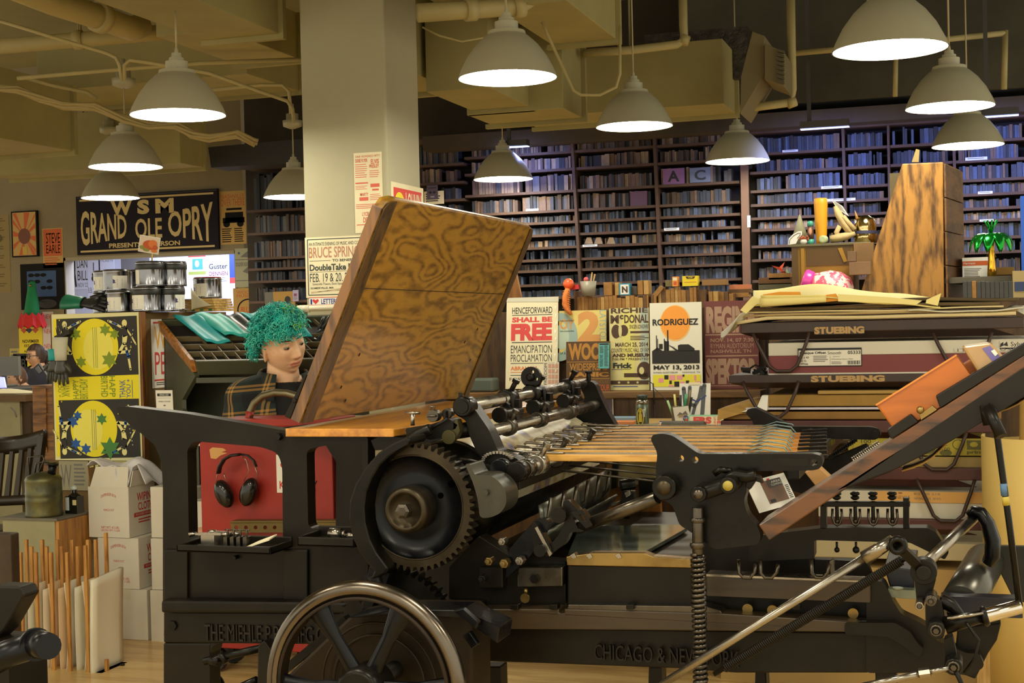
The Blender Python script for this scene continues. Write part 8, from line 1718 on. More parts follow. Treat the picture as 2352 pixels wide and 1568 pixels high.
for i,(x0,y0,x1,y1,lab) in enumerate(((1960,558,2008,630,'mauve-brown card box leaning against the tall wooden box'),(1946,577,1966,600,'small card box left of the mauve one'),(1950,602,2000,630,'flat card box below the mauve one'))): one(x0,y0,x1,y1,gv_-.03-.06*i,M('card_brown_%d'%i,((124,94,56),(112,86,60),(132,100,70))[i],.75,noise=.1),lab,'card_box',.05,'box')
one(2015,460,2040,520,BKV+.35,M('brown_bin',(104,62,34),.6),'brown box with yellow rim behind the slanting wooden box','card_box',.1,'box',z=bz+.20)
one(2014,458,2042,466,BKV+.34,M('yellow_rim',(190,156,70),.6),'yellow rim strip on the brown box behind the slanting box','rim_strip',.12,'box',z=bz+.20+.115) if 0 else None
one(2043,398,2070,470,BKV+.5,M('grey_brown_board',(110,98,66),.7),'grey-brown upright board left of the tall wooden box top','board',.03,'board',z=bz+.001) if 0 else None
r = thing('upright_board', 'grey-brown upright board behind the tall wooden box, left', 'board', Pv(2055,690,BKV+.5)); mb = MB(M('grey_brown_board',(110,98,66),.7)); a2 = Pv(2043,398,BKV+.5); b2 = Pv(2075,690,BKV+.5); mb.box((a2.x,BKV+.5,bz+.001),(b2.x,BKV+.53,a2.z)); mb.build('panel', r)
def onlid(x, dv_=.1): p = Pv(x,560,gv_+dv_); return Vector((p.x,gv_+dv_,lidz))
def kk(q): return scale_at(q)
q = onlid(1838,.14); k = kk(q); mb = MB(M('grey_cone',(150,148,120),.6)); mb.lathe([(24*k,0),(2*k,70*k),(.001,72*k)], q, Z, 24) ; mb.build('grey_cone', None, 'grey cone ornament at the left of the case lid', 'ornament')
q = onlid(1862,.06); k = kk(q); r = thing('figurine_tube', 'small clear tube with teal ends and brown figure on the case lid', 'ornament', q)
mb = MB(M('teal_cap',(70,160,140),.4)); mb.lathe([(7.5*k,0),(7.5*k,12*k)], q, Z, 16); mb.lathe([(7*k,42*k),(7*k,52*k),(4*k,54*k)], q, Z, 16); mb.build('cap', r); mb = MB(M('brown_figure',(84,58,44),.5)); mb.lathe([(6.5*k,12*k),(7*k,26*k),(6.5*k,42*k)], q, Z, 16); mb.build('figure', r); mb = MB(M('face_pink',(196,140,110),.6)); mb.ball(q+V(0,-6*k,30*k), Vector((4*k,2*k,9*k)), 10); mb.build('face', r)
q = onlid(1887,.1); k = kk(q); mb = MB(M('yellow_bat',(222,156,26),.45,noise=.05)); mb.lathe([(11*k,0),(12*k,10*k),(14*k,50*k),(15.5*k,92*k),(15*k,104*k),(13*k,106*k),(.001,106*k)], q, Z, 28); mb.build('yellow_bat', None, 'upright yellow tapered club on the case lid', 'club')
q = onlid(1822,.0); k = kk(q); r = thing('paper_shoe', 'white paper cut-out with black outline at the left end of the case lid', 'ornament', q); mb = MB(PAPER); mb.prism([q+V(x*k,0,y*k) for x,y in ((-12,0),(-10,14),(0,24),(12,30),(20,30),(20,22),(12,14),(6,2))], Y*.003); mb.build('cut_out', r); mb = MB(INKK); mb.path([q+V(x*k,-.002,y*k) for x,y in ((-9,2),(-7,12),(2,21),(12,26),(17,26),(16,21),(9,14))], .0012, 5); mb.build('outline', r)
q = onlid(1846,-.0+.03); k = kk(q); r = thing('dried_flower', 'small white pot with rust-coloured dried flowers on the case lid', 'ornament', q); mb = MB(M('white_pot',(206,200,190),.5)); mb.lathe([(5*k,0),(8*k,6*k),(6*k,11*k)], q, Z, 14); mb.build('pot', r); mb = MB(M('rust_petals',(168,90,56),.8)); rr = random.Random(2)
for i in range(26): mb.ball(q+V(rr.uniform(-10,10)*k, rr.uniform(-6,6)*k, (13+rr.uniform(-3,6))*k), 2.4*k, 6)
mb.build('petals', r)
q = onlid(1892,.03); k = kk(q); mb = MB(M('pale_green_jar',(176,186,140),.4)); mb.lathe([(.001,-10*k),(8*k,-10*k),(9.5*k,-5*k),(9.5*k,6*k),(7*k,9*k),(3*k,8*k)], q+Z*9.6*k, V(-.2,-1,0), 22); mb.build('green_spool', None, 'pale green round spool lying on the case lid', 'spool')
q = onlid(1930,.06); k = kk(q); r = thing('gloves_bundle', 'cream leather work gloves leaning against a paper cone on the case lid', 'gloves', q); LEA = M('cream_leather',(190,168,118),.7,noise=.15,nscale=14)
mb = MB(LEA); mb.path([q+V(-22*k,0,10*k),q+V(-4*k,0,13*k),q+V(14*k,0,16*k),q+V(34*k,.0,22*k)], 1, 12, rs=[12*k,14*k,13*k,8*k], flat=.7); mb.path([q+V(28*k,.01,16*k),q+V(8*k,.01,46*k),q+V(-4*k,.01,70*k),q+V(-10*k,.01,86*k)], 1, 12, rs=[13*k,15*k,14*k,7*k], flat=.6); mb.path([q+V(0,0,40*k),q+V(-8*k,0,26*k),q+V(-2*k,0,12*k)], 6*k, 8); mb.path([q+V(8*k,-.01,62*k),q+V(20*k,-.01,46*k),q+V(34*k,-.01,30*k)], 5*k, 8); mb.build('leather_gloves', r)
f = Flat(q+V(-20*k,.02,104*k), V(26*k,0,-18*k), V(14*k,0,-24*k), 30, 30, PAPER); f.lines(3,3,27,27,6,INKK); f.build('paper_cone', r)
mb = MB(M('brown_leather',(118,72,36),.6)); mb.path([q+V(-40*k,-.02,6*k),q+V(-26*k,-.02,8*k)], 6*k, 10); mb.build('leather_strap', r)
q = onlid(1988,.1); k = kk(q); r = thing('metal_dome', 'shiny gold-tinted domed metal ornament on the case lid', 'ornament', q)
mb = MB(M('gold_tint_metal',(206,186,130),.14,1.)); mb.lathe([(26*k,0),(27*k,18*k),(24*k,22*k),(25*k,32*k),(25*k,40*k),(20*k,54*k),(10*k,62*k),(.001,64*k)], q, Z, 32); mb.build('dome', r); mb = MB(M('navy_band',(60,62,92),.5)); mb.lathe([(26.5*k,20*k),(26.5*k,27*k)], q, Z, 32, cap=False); mb.build('band', r); mb = MB(M('horn',(176,130,60),.5)); mb.lathe([(5*k,0),(.5*k,26*k)], q+V(-16*k,0,50*k), V(-.25,0,1), 12); mb.build('horn', r)
# pink patterned bowl behind the paper pile
q = Pv(1900,655,BKV+.05); k = kk(q); r = thing('pink_vase', 'pink patterned glass vase lying on its side behind the yellow paper', 'vase', q)
PKP = M('pink_flower_pattern', (226,90,120), .45, c2=(240,214,206), nscale=34)
nt = PKP.node_tree; [setattr(n.color_ramp.elements[0],'position',.5) or setattr(n.color_ramp.elements[1],'position',.53) for n in nt.nodes if n.type=='VALTORGB']
ax_ = V(-.82,0,.30).normalized(); mb = MB(PKP); mb.lathe([(.001,-52*k),(20*k,-50*k),(38*k,-36*k),(44*k,-12*k),(40*k,14*k),(28*k,34*k),(24*k,42*k)], q+V(6*k,0,-8*k), ax_, 32); mb.build('vase_body', r); mb = MB(M('magenta_plastic',(226,70,170),.3)); mb.lathe([(24*k,42*k),(26*k,48*k),(27*k,60*k),(25*k,64*k)], q+V(6*k,0,-8*k), ax_, 32); mb.build('neck', r)
# palm ornament
q = Pv(2278,634,BKV+.1); q.z = q.z; k = kk(q); r = thing('foil_palm', 'green foil palm tree ornament with gold trunk at the right', 'ornament', q)
GF = M('green_foil', (26,150,50), .18, .85); GO = M('gold_foil', (206,160,50), .2, .95)
mb = MB(GO); mb.lathe([(10*k,0),(9*k,20*k),(7*k,40*k),(6*k,66*k),(5*k,92*k)], q, Z, 18); 
for i in range(14): a_ = 2*pi*i/7+.3*(i//7); mb.prism([q+V(cos(a_)*6*k,sin(a_)*6*k,(40 if i<7 else 60)*k), q+V(cos(a_+.3)*6*k,sin(a_+.3)*6*k,(40 if i<7 else 60)*k), q+V(cos(a_+.15)*11*k,sin(a_+.15)*11*k,(22 if i<7 else 42)*k)], Z*.001)
mb.build('trunk', r)
for i in range(11):
    a_ = 2*pi*i/11; d = V(cos(a_),sin(a_),0); t = V(-sin(a_),cos(a_),0); c = q+Z*92*k
    mb = MB(GF)
    def fn(s,tt,d=d,t=t,c=c): w_ = (14*sin(pi*min(1,s*.92+.06))**.7)*k; x = s; return c + d*(50*k*sin(s*1.45)) + Z*(16*k*sin(s*2.2) - 46*k*s**2.2) + t*(w_*(tt-.5)*2) - Z*(abs(tt-.5)*8*k)
    mb.grid(fn, 10, 4); mb.build('frond', r, solid=.001)
mb = MB(GF); 
for i in range(9): a_ = 2*pi*i/9; mb.path([q+Z*94*k, q+Z*112*k+V(cos(a_),sin(a_),0)*6*k, q+Z*128*k+V(cos(a_),sin(a_),0)*15*k], 1.8*k, 5)
mb.build('top_tuft', r)
# box with red stripe, plank row of dark blocks, right-end clutter
r = thing('stripe_box', 'white and red printed carton left of the palm', 'box', Pv(2240,638,BKV+.25)); a = Pv(2210,592,BKV+.25); b = Pv(2270,640,BKV+.25); mb = MB(PAPER); mb.box((a.x,BKV+.25,b.z),(b.x,BKV+.45,a.z)); mb.build('carton', r); f = Flat(V(a.x,BKV+.248,a.z), V(b.x-a.x,0,0), V(0,0,b.z-a.z), 60, 48, PAPER, thick=.0005); f.rect(0,8,60,18,ORN); f.text('Hermann',3,10,30,15,PAPER,0,2); f.lines(4,24,46,44,6,INKG); f.build('print', r)
one(2150,638,2352,646,BKV+.08,M('back_plank_grey',(88,82,66),.6),'grey plank under the palm carrying the carton','wood_plank',.4,'plank')
DB = M('dark_grey_type',(58,58,54),.5,noise=.15); xx = 2212; i_ = 0
while xx < 2326:
    w_ = 10.5; a = Pv(xx,691,BKV+.02); b = Pv(xx+w_-1.2,646+rnd.uniform(-1,1),BKV+.02); block('wood_type_block',(a.x,BKV+.02,bz+.0005),(b.x,BKV+.10,b.z),(TB1 if i_==2 else DB),('ochre block among the dark grey row under the palm' if i_==2 else 'dark grey type block in the row under the foil palm'),None if i_==2 else 'dark grey blocks under the palm',bev=.002); xx += w_; i_ += 1
r = thing('tin_label_box', 'tan and blue tin at the right edge beside the dark blocks', 'tin', Pv(2345,690,BKV-.1)); a = Pv(2326,622,BKV+.02); b = Pv(2380,690,BKV+.02); mb = MB(M('tan_tin',(166,146,96),.5)); mb.box((a.x,BKV+.02,bz+.0005),(b.x,BKV+.1,a.z)); mb.build('tin_body', r); mb = MB(M('navy_tin_label',(36,56,96),.5)); mb.box((a.x+.006,BKV+.017,bz+.03),(b.x,BKV+.02,a.z-.05)); mb.build('tin_label', r)
one(2288,614,2330,630,BKV+.2,KRAFT,'kraft strip box right of the palm trunk','card_box',.06,'box')
mb = MB(M('blue_strip',(30,90,200),.5)); a = Pv(2344,450,BKV+.3); b = Pv(2362,690,BKV+.3); mb.box((a.x,BKV+.3,bz),(b.x,BKV+.35,a.z)); mb.build('blue_strip', None, 'bright blue strip at the extreme right edge', 'strip')
# cream paper roll at the right end
r = thing('paper_roll', 'tall cream paper roll standing at the right behind the feed board stay', 'roll', (Pv(2330,1500,4.9).x, 5.0, 0))
pr_ = Pv(2262,1200,4.95); CRR = M('cream_roll', (222,192,112), .65); R3 = .19; cxx = pr_.x+R3
mb = MB(CRR); zt_r = Pv(2300,1015,5.0).z
mb.lathe([(R3,.0),(R3,zt_r)], V(cxx,5.05,0), Z, 48); mb.build('roll_body', r)
mb = MB(CRR); mb.grid(lambda s,t: V(cxx+(R3+.004+.012*s)*cos(radians(-200+150*s)), 5.05+(R3+.004+.012*s)*sin(radians(-200+150*s)), .05+(zt_r+.02-.05)*t), 20, 3); mb.build('loose_edge', r, solid=.002)
mb = MB(M('kraft_tube',(176,140,72),.7)); q = Pv(2300,1010,5.1); mb.tube(V(cxx-.03,5.02,zt_r-.3), V(cxx-.02,5.02,zt_r+.16), .05); mb.build('kraft_tube', None, 'kraft paper bag standing in the cream roll under the feed board end', 'bag')
mb = MB(WOOD('pale_door_edge',(150,116,60),(196,160,96),'Z',5)); a = Pv(2258,1480,4.7); mb.box((a.x-.02,4.7,0),(a.x+.02,4.74,Pv(2258,1290,4.7).z)); mb.build('wood_batten', None, 'pale wooden batten at the foot of the cream roll', 'batten')
# ================================================================ PEOPLE
def sm(x, a, b):
    t = max(0., min(1., (x-a)/(b-a))); return t*t*(3-2*t)
def ga(x, z, x0, z0, sx, sz): return math.exp(-((x-x0)/sx)**2-((z-z0)/sz)**2)
def head_pts(nu=150, nv=110, k=1.):
    vs = []; 
    for j in range(nv+1):
        th = pi*j/nv
        for i in range(nu):
            ph = 2*pi*i/nu; x, y, z = sin(th)*sin(ph)*.076, -sin(th)*cos(ph)*.096, cos(th)*.118
            t = max(0., -z/.118); x *= 1-.19*t**1.7
            if y > 0: y *= 1-.42*t**1.2
            else: y *= 1-.06*t
            fr = sm(-y, .02, .07); d = 0
            for s in (-1,1):
                d += -.011*ga(x,z,s*.031,.010,.015,.010) + .006*ga(x,z,s*.030,.030,.022,.007) + .006*ga(x,z,s*.048,-.018,.018,.018) + .007*ga(x,z,s*.012,-.034,.007,.006) - .003*ga(x,z,s*.024,-.052,.006,.02)
            d += .011*ga(x,z,0,.004,.008,.022) + .026*ga(x,z,0,-.030,.0105,.013) + .014*ga(x,z,0,-.014,.009,.014) - .004*ga(x,z,0,-.046,.006,.006)
            d += .0085*ga(x,z,0,-.0585,.021,.0055) + .0085*ga(x,z,0,-.0705,.017,.006) - .0085*ga(x,z,0,-.0645,.024,.0022) - .004*ga(x,z,0,-.082,.018,.005) + .009*ga(x,z,0,-.100,.019,.013)
            vs.append(Vector((x, y - d*fr, z))*k)
    fs = [(j*nu+i, (j+1)*nu+i, (j+1)*nu+(i+1)%nu, j*nu+(i+1)%nu) for j in range(nv) for i in range(nu)]
    return vs, fs
def cap(mb, p0, r0, p1, r1, n=18):
    L = (p1-p0).length; m_ = 6; prof = []
    for i in range(m_+1): a = pi/2*(1-i/m_); prof.append((max(1e-4, r0*cos(a)), -r0*sin(a)))
    for i in range(m_+1): a = pi/2*i/m_; prof.append((max(1e-4, r1*cos(a)), L+r1*sin(a)))
    mb.lathe(prof, p0, p1-p0, n, cap=False)
def loft(mb, secs, right, fwd, n=28):
    """secs: (centre, half width, half depth)"""
    vs = []
    for c, a, b in secs: vs += [c + right*(a*cos(2*pi*i/n)) + fwd*(b*sin(2*pi*i/n)) for i in range(n)]
    k = len(secs)
    mb.add(vs, [(j*n+i, j*n+(i+1)%n, (j+1)*n+(i+1)%n, (j+1)*n+i) for j in range(k-1) for i in range(n)] + [tuple(range(n-1,-1,-1)), tuple(range((k-1)*n,k*n))], True)
def fuse(mb, vox, smooth=6):
    """one continuous skin over everything in mb -> (verts, faces)"""
    me = bpy.data.meshes.new('fuse'); me.from_pydata(mb.v, [], mb.f); 
    bm = bmesh.new(); bm.from_mesh(me); bmesh.ops.recalc_face_normals(bm, faces=bm.faces); bm.to_mesh(me); bm.free()
    o = bpy.data.objects.new('fuse', me); COL.objects.link(o)
    md = o.modifiers.new('r','REMESH'); md.mode = 'VOXEL'; md.voxel_size = vox
    m2 = o.modifiers.new('s','SMOOTH'); m2.factor = .5; m2.iterations = smooth
    dg = bpy.context.evaluated_depsgraph_get(); e = bpy.data.meshes.new_from_object(o.evaluated_get(dg))
    vs = [v.co.copy() for v in e.vertices]; fs = [tuple(p.vertices) for p in e.polygons]
    bpy.data.objects.remove(o); bpy.data.meshes.remove(me); bpy.data.meshes.remove(e); return vs, fs
SKIN = M('skin', (232,188,150), .5, noise=.04, nscale=30); LIP = M('lip_skin', (206,136,116), .45); BROWH = M('brow_hair', (92,66,46), .8); EYEW = M('eye_white', (150,138,124), .35); EYED = M('eye_dark', (40,32,28), .2); LASH = M('lash_line', (52,36,30), .7)
for mt_ in (SKIN,): mt_.node_tree.nodes['Principled BSDF'].inputs['Subsurface Weight'].default_value = .08; mt_.node_tree.nodes['Principled BSDF'].inputs['Subsurface Radius'].default_value = (.01,.004,.002)
def basis(pos, yaw, pitch, roll):
    """face basis: yaw turns to the picture's right, pitch looks down, roll raises the picture's right side"""
    f = Vector((C0.x-pos.x, C0.y-pos.y, 0)).normalized(); f = Matrix.Rotation(radians(yaw),3,'Z') @ f; r_ = Z.cross(f)      # picture-right when facing us
    r_ = -f.cross(Z) if False else Z.cross(f) 
    r_ = Vector((-f.y, f.x, 0)); u_ = Z.copy()
    f2 = f*cos(radians(pitch)) - u_*sin(radians(pitch)); u2 = u_*cos(radians(pitch)) + f*sin(radians(pitch))
    r3 = r_*cos(radians(roll)) + u2*sin(radians(roll)); u3 = u2*cos(radians(roll)) - r_*sin(radians(roll))
    return r3, f2, u3
def person(label, hc, k, hb, tb, sh, hip, hands, knees, feet, neck_r=.056, vox=.0036, shoulder_w=.19, skin=SKIN, name='person'):
    """hc head centre, hb=(right,fwd,up) of head, tb of torso; sh = base of the neck; hip = pelvis centre"""
    R_, F_, U_ = hb; tr, tf, tu = tb
    root = thing(name, label, 'person', Vector((hip.x, hip.y, 0)))
    HL = lambda v: hc + R_*v.x - F_*v.y + U_*v.z
    mb = MB(skin); vs, fs = head_pts(k=k); mb.add([HL(v) for v in vs], fs, True)
    for s in (-1,1):                                                # ears
        e = hc + R_*(s*.074*k) - F_*(.004*k) - U_*(.012*k)
        vs = []; n = 16; out = (R_*s - F_*.55).normalized(); al = (F_*1.0 + R_*s*.35).normalized()
        for q, t, sc_ in ((.2,-.008,1),(1.0,-.003,1),(1.05,.004,1),(.8,.006,1),(.45,.001,1),(.05,0,1)):
            vs += [e + (U_*(sin(2*pi*i/n)*.035*q) + al*(cos(2*pi*i/n)*.020*q*(1 if sin(2*pi*i/n) > -.3 else .8)))*k + out*(t*k+.006*k) for i in range(n)]
        mb.add(vs, [(j*n+i, j*n+(i+1)%n, (j+1)*n+(i+1)%n, (j+1)*n+i) for j in range(5) for i in range(n)] + [tuple(range(n))], True)
        ey = HL(Vector((s*.031, -.0795, .0135))*k); mb.ball(ey, .0125*k, 18)          # lids
    nb_ = hc - U_*(.06*k) - F_*(.022*k); cap(mb, nb_, neck_r*k, sh, neck_r*1.18*k); 
    shl, shr = sh - tr*shoulder_w - Z*.055, sh + tr*shoulder_w - Z*.055
    ht = sh.z - hip.z
    loft(mb, [(hip-Z*.08, .16, .115),(hip+Z*.02, .172, .125),(hip.lerp(sh,.4), .15, .112),(hip.lerp(sh,.72)+tf*.01, .175, .12),(hip.lerp(sh,.88), .165, .10),(hip.lerp(sh,.97), .09, .07)], tr, tf)
    cap(mb, sh - tr*.03 - Z*.015, .062, shl, .062); cap(mb, sh + tr*.03 - Z*.015, .062, shr, .062)
    arms = []
    for s, S_, h_ in ((-1, shl, hands[0]), (1, shr, hands[1])):
        el = (S_+h_)/2 - Z*.13 + tr*(s*.05) - tf*.04; arms.append((S_, el, h_))
        cap(mb, S_, .054, el, .043); cap(mb, el, .042, h_, .029)
        d = (h_-el).normalized(); sd = d.cross(Z).normalized()
        cap(mb, h_, .028, h_+d*.06, .034)
        for i in range(4):
            o = h_+d*.075+sd*((i-1.5)*.019); Lf = (.072,.08,.075,.058)[i]; cap(mb, o, .0088, o+d*Lf*.5-Z*.006, .0082, 8); cap(mb, o+d*Lf*.5-Z*.006, .0082, o+d*Lf-Z*.028, .007, 8)
        o = h_+d*.02-sd*(s*.03); cap(mb, o, .011, o+d*.035-sd*(s*.022), .0095, 8); cap(mb, o+d*.035-sd*(s*.022), .0095, o+d*.06-sd*(s*.026)-Z*.006, .008, 8)
    for s, kn, ft in ((-1, knees[0], feet[0]), (1, knees[1], feet[1])):
        hj = hip + tr*(s*.09) - Z*.03; cap(mb, hj, .085, kn, .058); cap(mb, kn, .056, ft+Z*.08, .038); cap(mb, ft+Z*.045, .04, ft+tf*.15+Z*.032, .03)
    vs, fs = fuse(mb, vox)
    out = MB(skin); out.add(vs, fs, True); mlip = None
    out.use(LIP); li = out.cur
    for q, f in enumerate(fs):
        c = sum((vs[i] for i in f), Vector())/len(f) - hc; x, y, z = c.dot(R_)/k, -c.dot(F_)/k, c.dot(U_)/k
        if y < -.07 and abs(x) < .023 and -.0765 < z < -.0535 and abs(z+.0645) < .0125*(1-(x/.0245)**2)**.5: out.fm[q] = li
    body = out.build('body', root, recalc=False)
    for s in (-1,1):
        ey = HL(Vector((s*.031, -.0800, .0095))*k); mb = MB(EYEW); mb.ball(ey, .0120*k, 16)
        mb.use(EYED); gz_ = (F_ - U_*.42 + R_*.12).normalized(); mb.lathe([(.0001,.0124*k),(.0052*k,.0113*k)], ey, gz_, 14, cap=False); mb.build('eye', root, recalc=False)
        mb = MB(BROWH); bp = []
        for x in (.013,.021,.030,.040,.050):
            z = .0335+.06*(x-.013)-2.2*max(0,x-.034)**1.6; bp.append(HL(Vector((s*x, -(.096*sqrt(1-(x/.076)**2-(z/.118)**2)+.0045), z))*k))
        mb.path(bp, 1, 8, rs=[.0026*k,.0034*k,.0034*k,.0028*k,.0012*k]); mb.build('eyebrow', root)
        mb = MB(LASH); mb.path([HL(Vector((s*.031+.0125*t, -.0915+.0035*abs(t)**2*1.6+.0006, .0068-.0018*t*t))*k) for t in (-1,-.6,-.2,.2,.6,1)], .0009*k, 5); mb.build('eyelash', root)
    return root, dict(HL=HL, sh=sh, arms=arms, hip=hip, shl=shl, shr=shr, tr=tr, tf=tf, tu=tu)
def plaid(name):
    mt = bpy.data.materials.new(name); mt.use_nodes = True; nt = mt.node_tree; b = nt.nodes['Principled BSDF']; b.inputs['Roughness'].default_value = .9
    tc = nt.nodes.new('ShaderNodeTexCoord'); sx = nt.nodes.new('ShaderNodeSeparateXYZ'); mpn = nt.nodes.new('ShaderNodeMapping'); mpn.inputs['Rotation'].default_value = (0,radians(4),radians(25)); nt.links.new(tc.outputs['Object'], mpn.inputs[0]); nt.links.new(mpn.outputs[0], sx.inputs[0])
    def mth(op, a, v=None):
        n = nt.nodes.new('ShaderNodeMath'); n.operation = op
        for i, q in enumerate((a, v)):
            if q is None: continue
            if isinstance(q, (int,float)): n.inputs[i].default_value = q
            else: nt.links.new(q, n.inputs[i])
        return n.outputs[0]
    tot = None; base = None
    for o, per in (('X',.105),('Z',.105)):
        f = mth('FRACT', mth('DIVIDE', sx.outputs[o], per)); l1 = mth('LESS_THAN', mth('ABSOLUTE', mth('SUBTRACT', f, .45)), .045); l2 = mth('LESS_THAN', mth('ABSOLUTE', mth('SUBTRACT', f, .60)), .045)
        l = mth('ADD', l1, l2); tot = l if tot is None else mth('ADD', tot, l)
        bb = mth('LESS_THAN', f, .30); base = bb if base is None else mth('ADD', base, bb)
    m1 = nt.nodes.new('ShaderNodeMix'); m1.data_type = 'RGBA'; nt.links.new(mth('MULTIPLY', base, .5), m1.inputs[0]); m1.inputs[6].default_value = rgb((30,44,42)); m1.inputs[7].default_value = rgb((22,22,24))
    m2 = nt.nodes.new('ShaderNodeMix'); m2.data_type = 'RGBA'; nt.links.new(mth('MULTIPLY', tot, .48), m2.inputs[0]); nt.links.new(m1.outputs[2], m2.inputs[6]); m2.inputs[7].default_value = rgb((176,132,66)); nt.links.new(m2.outputs[2], b.inputs['Base Color'])
    return mt
def garment(root, name, mat, I, grow, openf=None, arms=True, collar_z=.02, vox=.008, thick=.004, low=-.12):
    mb = MB(mat); tr, tf, sh, hip = I['tr'], I['tf'], I['sh'], I['hip']; g = grow
    loft(mb, [(hip+Z*low, .175+g, .13+g),(hip+Z*.05, .178+g, .13+g),(hip.lerp(sh,.4), .158+g, .12+g),(hip.lerp(sh,.72)+tf*.01, .182+g, .125+g),(hip.lerp(sh,.88), .168+g, .103+g),(hip.lerp(sh,.97), .095+g, .075+g),(sh+Z*collar_z, .068+g*.6, .066+g*.6)], tr, tf)
    cap(mb, sh-tr*.03-Z*.02, .062+g, I['shl'], .064+g); cap(mb, sh+tr*.03-Z*.02, .062+g, I['shr'], .064+g)
    if arms:
        for S_, el, h_ in I['arms']: cap(mb, S_, .058+g, el, .048+g); cap(mb, el, .047+g, el.lerp(h_,.9), .035+g)
    vs, fs = fuse(mb, vox, 8)
    def keep(f):
        c = sum((vs[i] for i in f), Vector())/len(f)
        if (c-sh).dot(Z) > collar_z-.012 and (Vector((c.x-sh.x,c.y-sh.y,0))).length < .085+g: return False
        return not (openf and openf(c))
    out = MB(mat); out.add(vs, [f for f in fs if keep(f)], True); return out.build(name, root, recalc=False, solid=thick)
PD = 5.80; pk = PD/F
hc = P(649, 791, PD); k_ = 1.10
hb = basis(hc, 31, 8, 15); sh = P(651, 882, PD+.05); tb = basis(sh, 14, 0, 0)
hip = Vector((sh.x-tb[1].x*.05, sh.y-tb[1].y*.05, .50))
hl = hip - tb[0]*.15 + tb[1]*.32 + Z*.16; hr = hip + tb[0]*.12 + tb[1]*.34 + Z*.16
kn = [hip + tb[0]*(s*.12) + tb[1]*.36 - Z*.01 for s in (-1,1)]; ft = [Vector((q.x, q.y, 0)) + tb[1]*.0 for q in kn]
kn = [hip + tb[0]*(s*.36) + tb[1]*.03 - Z*.02 for s in (-1,1)]; hl = hip - tb[0]*.22 + tb[1]*.05 + Z*.12; hr = hip + tb[0]*.22 + tb[1]*.05 + Z*.12; ft = [Vector((q.x,q.y,0)) - tb[1]*.10 for q in kn]
pr, I = person('person with curly teal-green hair in a dark plaid jacket, looking down behind the press', hc, k_, hb, tb, sh, hip, [hl, hr], kn, ft, shoulder_w=.165)
PLD = plaid('dark_plaid_flannel'); TEE = M('black_tee', (26,26,26), .9)
garment(pr, 'tee_shirt', TEE, I, .006, None, False, .022, .0045)
def opn(c):
    d = c - I['sh']; x, y, z = d.dot(tb[0]), d.dot(tb[1]), d.z
    return y > .0 and -.30 < z and abs(x+.004) < .058 + .05*max(0,.06+z*.3) and z < .06
garment(pr, 'plaid_jacket', PLD, I, .018, opn, True, .03, .006, .005)
mb = MB(PLD)
for s in (-1,1):                                                    # turned-down collar points
    def fn(a, b, s=s):
        an = radians(32+135*a); q = .092 + .045*b; return I['sh'] + tb[0]*(s*sin(an)*q*1.06) + tb[1]*(cos(an)*q+.018*(1-a)) + Z*(.074-.095*b*(.55+.6*(1-a))-.03*(1-a))
    mb.grid(fn, 12, 5)
mb.build('collar', pr, solid=.005)
# hair
HM = M('teal_hair', (38,190,178), .38, noise=.35, nscale=16); HM2 = M('teal_hair_light', (92,216,194), .4, noise=.2, nscale=18); HM3 = M('teal_hair_deep', (20,128,126), .45, noise=.3, nscale=14); HM4 = M('yellow_green_lock', (130,196,96), .4)
R_, F_, U_ = hb; rr = random.Random(12); HLf = I['HL']
mb = MB(HM3); vs, fs = [], []
def hairline(x, y, z):        # True where hair grows (local, unscaled)
    if y < -.02: return z > .060 + (.9*(x-.012) if x > .012 else 0)
    if y < .03: return z > (.060 if x > 0 else .034)
    return z > -.012
n1, n2 = 40, 26
for j in range(n2+1):
    th = pi*.62*j/n2
    for i in range(n1):
        ph = 2*pi*i/n1; x, y, z = sin(th)*sin(ph)*.088, -sin(th)*cos(ph)*.108, cos(th)*.132+.006
        vs.append(HLf(Vector((x,y,z))*k_))
fs = []
for j in range(n2):
    for i in range(n1):
        th = pi*.62*(j+.5)/n2; ph = 2*pi*(i+.5)/n1; x, y, z = sin(th)*sin(ph)*.088, -sin(th)*cos(ph)*.108, cos(th)*.132
        if hairline(x,y,z): fs.append((j*n1+i,(j+1)*n1+i,(j+1)*n1+(i+1)%n1,j*n1+(i+1)%n1))
mb.add(vs, fs, True)
cnt = 0
while cnt < 1250:
    th = math.acos(rr.uniform(-.35,1)); ph = rr.uniform(0,2*pi); x, y, z = sin(th)*sin(ph)*.080, -sin(th)*cos(ph)*.100, cos(th)*.124
    if not hairline(x,y,z): continue
    cnt += 1
    mb.use(rr.choice((HM,HM,HM2,HM3,HM) if not (x > .0 and z > .08 and y < 0 and rr.random() < .25) else (HM4,)))
    n_ = Vector((x/.080**2, y/.1**2, z/.124**2)).normalized(); L_ = rr.uniform(.035,.062); t_ = Vector((rr.uniform(-1,1),rr.uniform(-1,.4),rr.uniform(-1.1,.2))); d = (n_*.9 + t_*.55).normalized()
    if y < -.03: d = (n_*.8 + Vector((rr.uniform(-.7,.4),-.3,-.55))).normalized()
    a_, b_ = frame(d); R0 = rr.uniform(.005,.0095); tn = rr.uniform(1.4,3.0); p0 = Vector((x,y,z))*rr.uniform(1.0,1.08); NN = 18
    pts = [HLf((p0 + d*(L_*q/NN) + Vector((0,0,-.25*L_*(q/NN)**2)) + (a_*cos(2*pi*tn*q/NN) + b_*sin(2*pi*tn*q/NN))*R0*min(1,q/5))*k_) for q in range(NN+1)]
    mb.path(pts, 1, 5, rs=[.0019*k_*(1-.35*q/NN) for q in range(NN+1)])
mb.build('hair', pr, recalc=False)
mb = MB(EYED); mb.ball(HLf(Vector((-.083,.0,-.028))*k_), .004) ; mb.use(STEEL); mb.build('earring', pr)
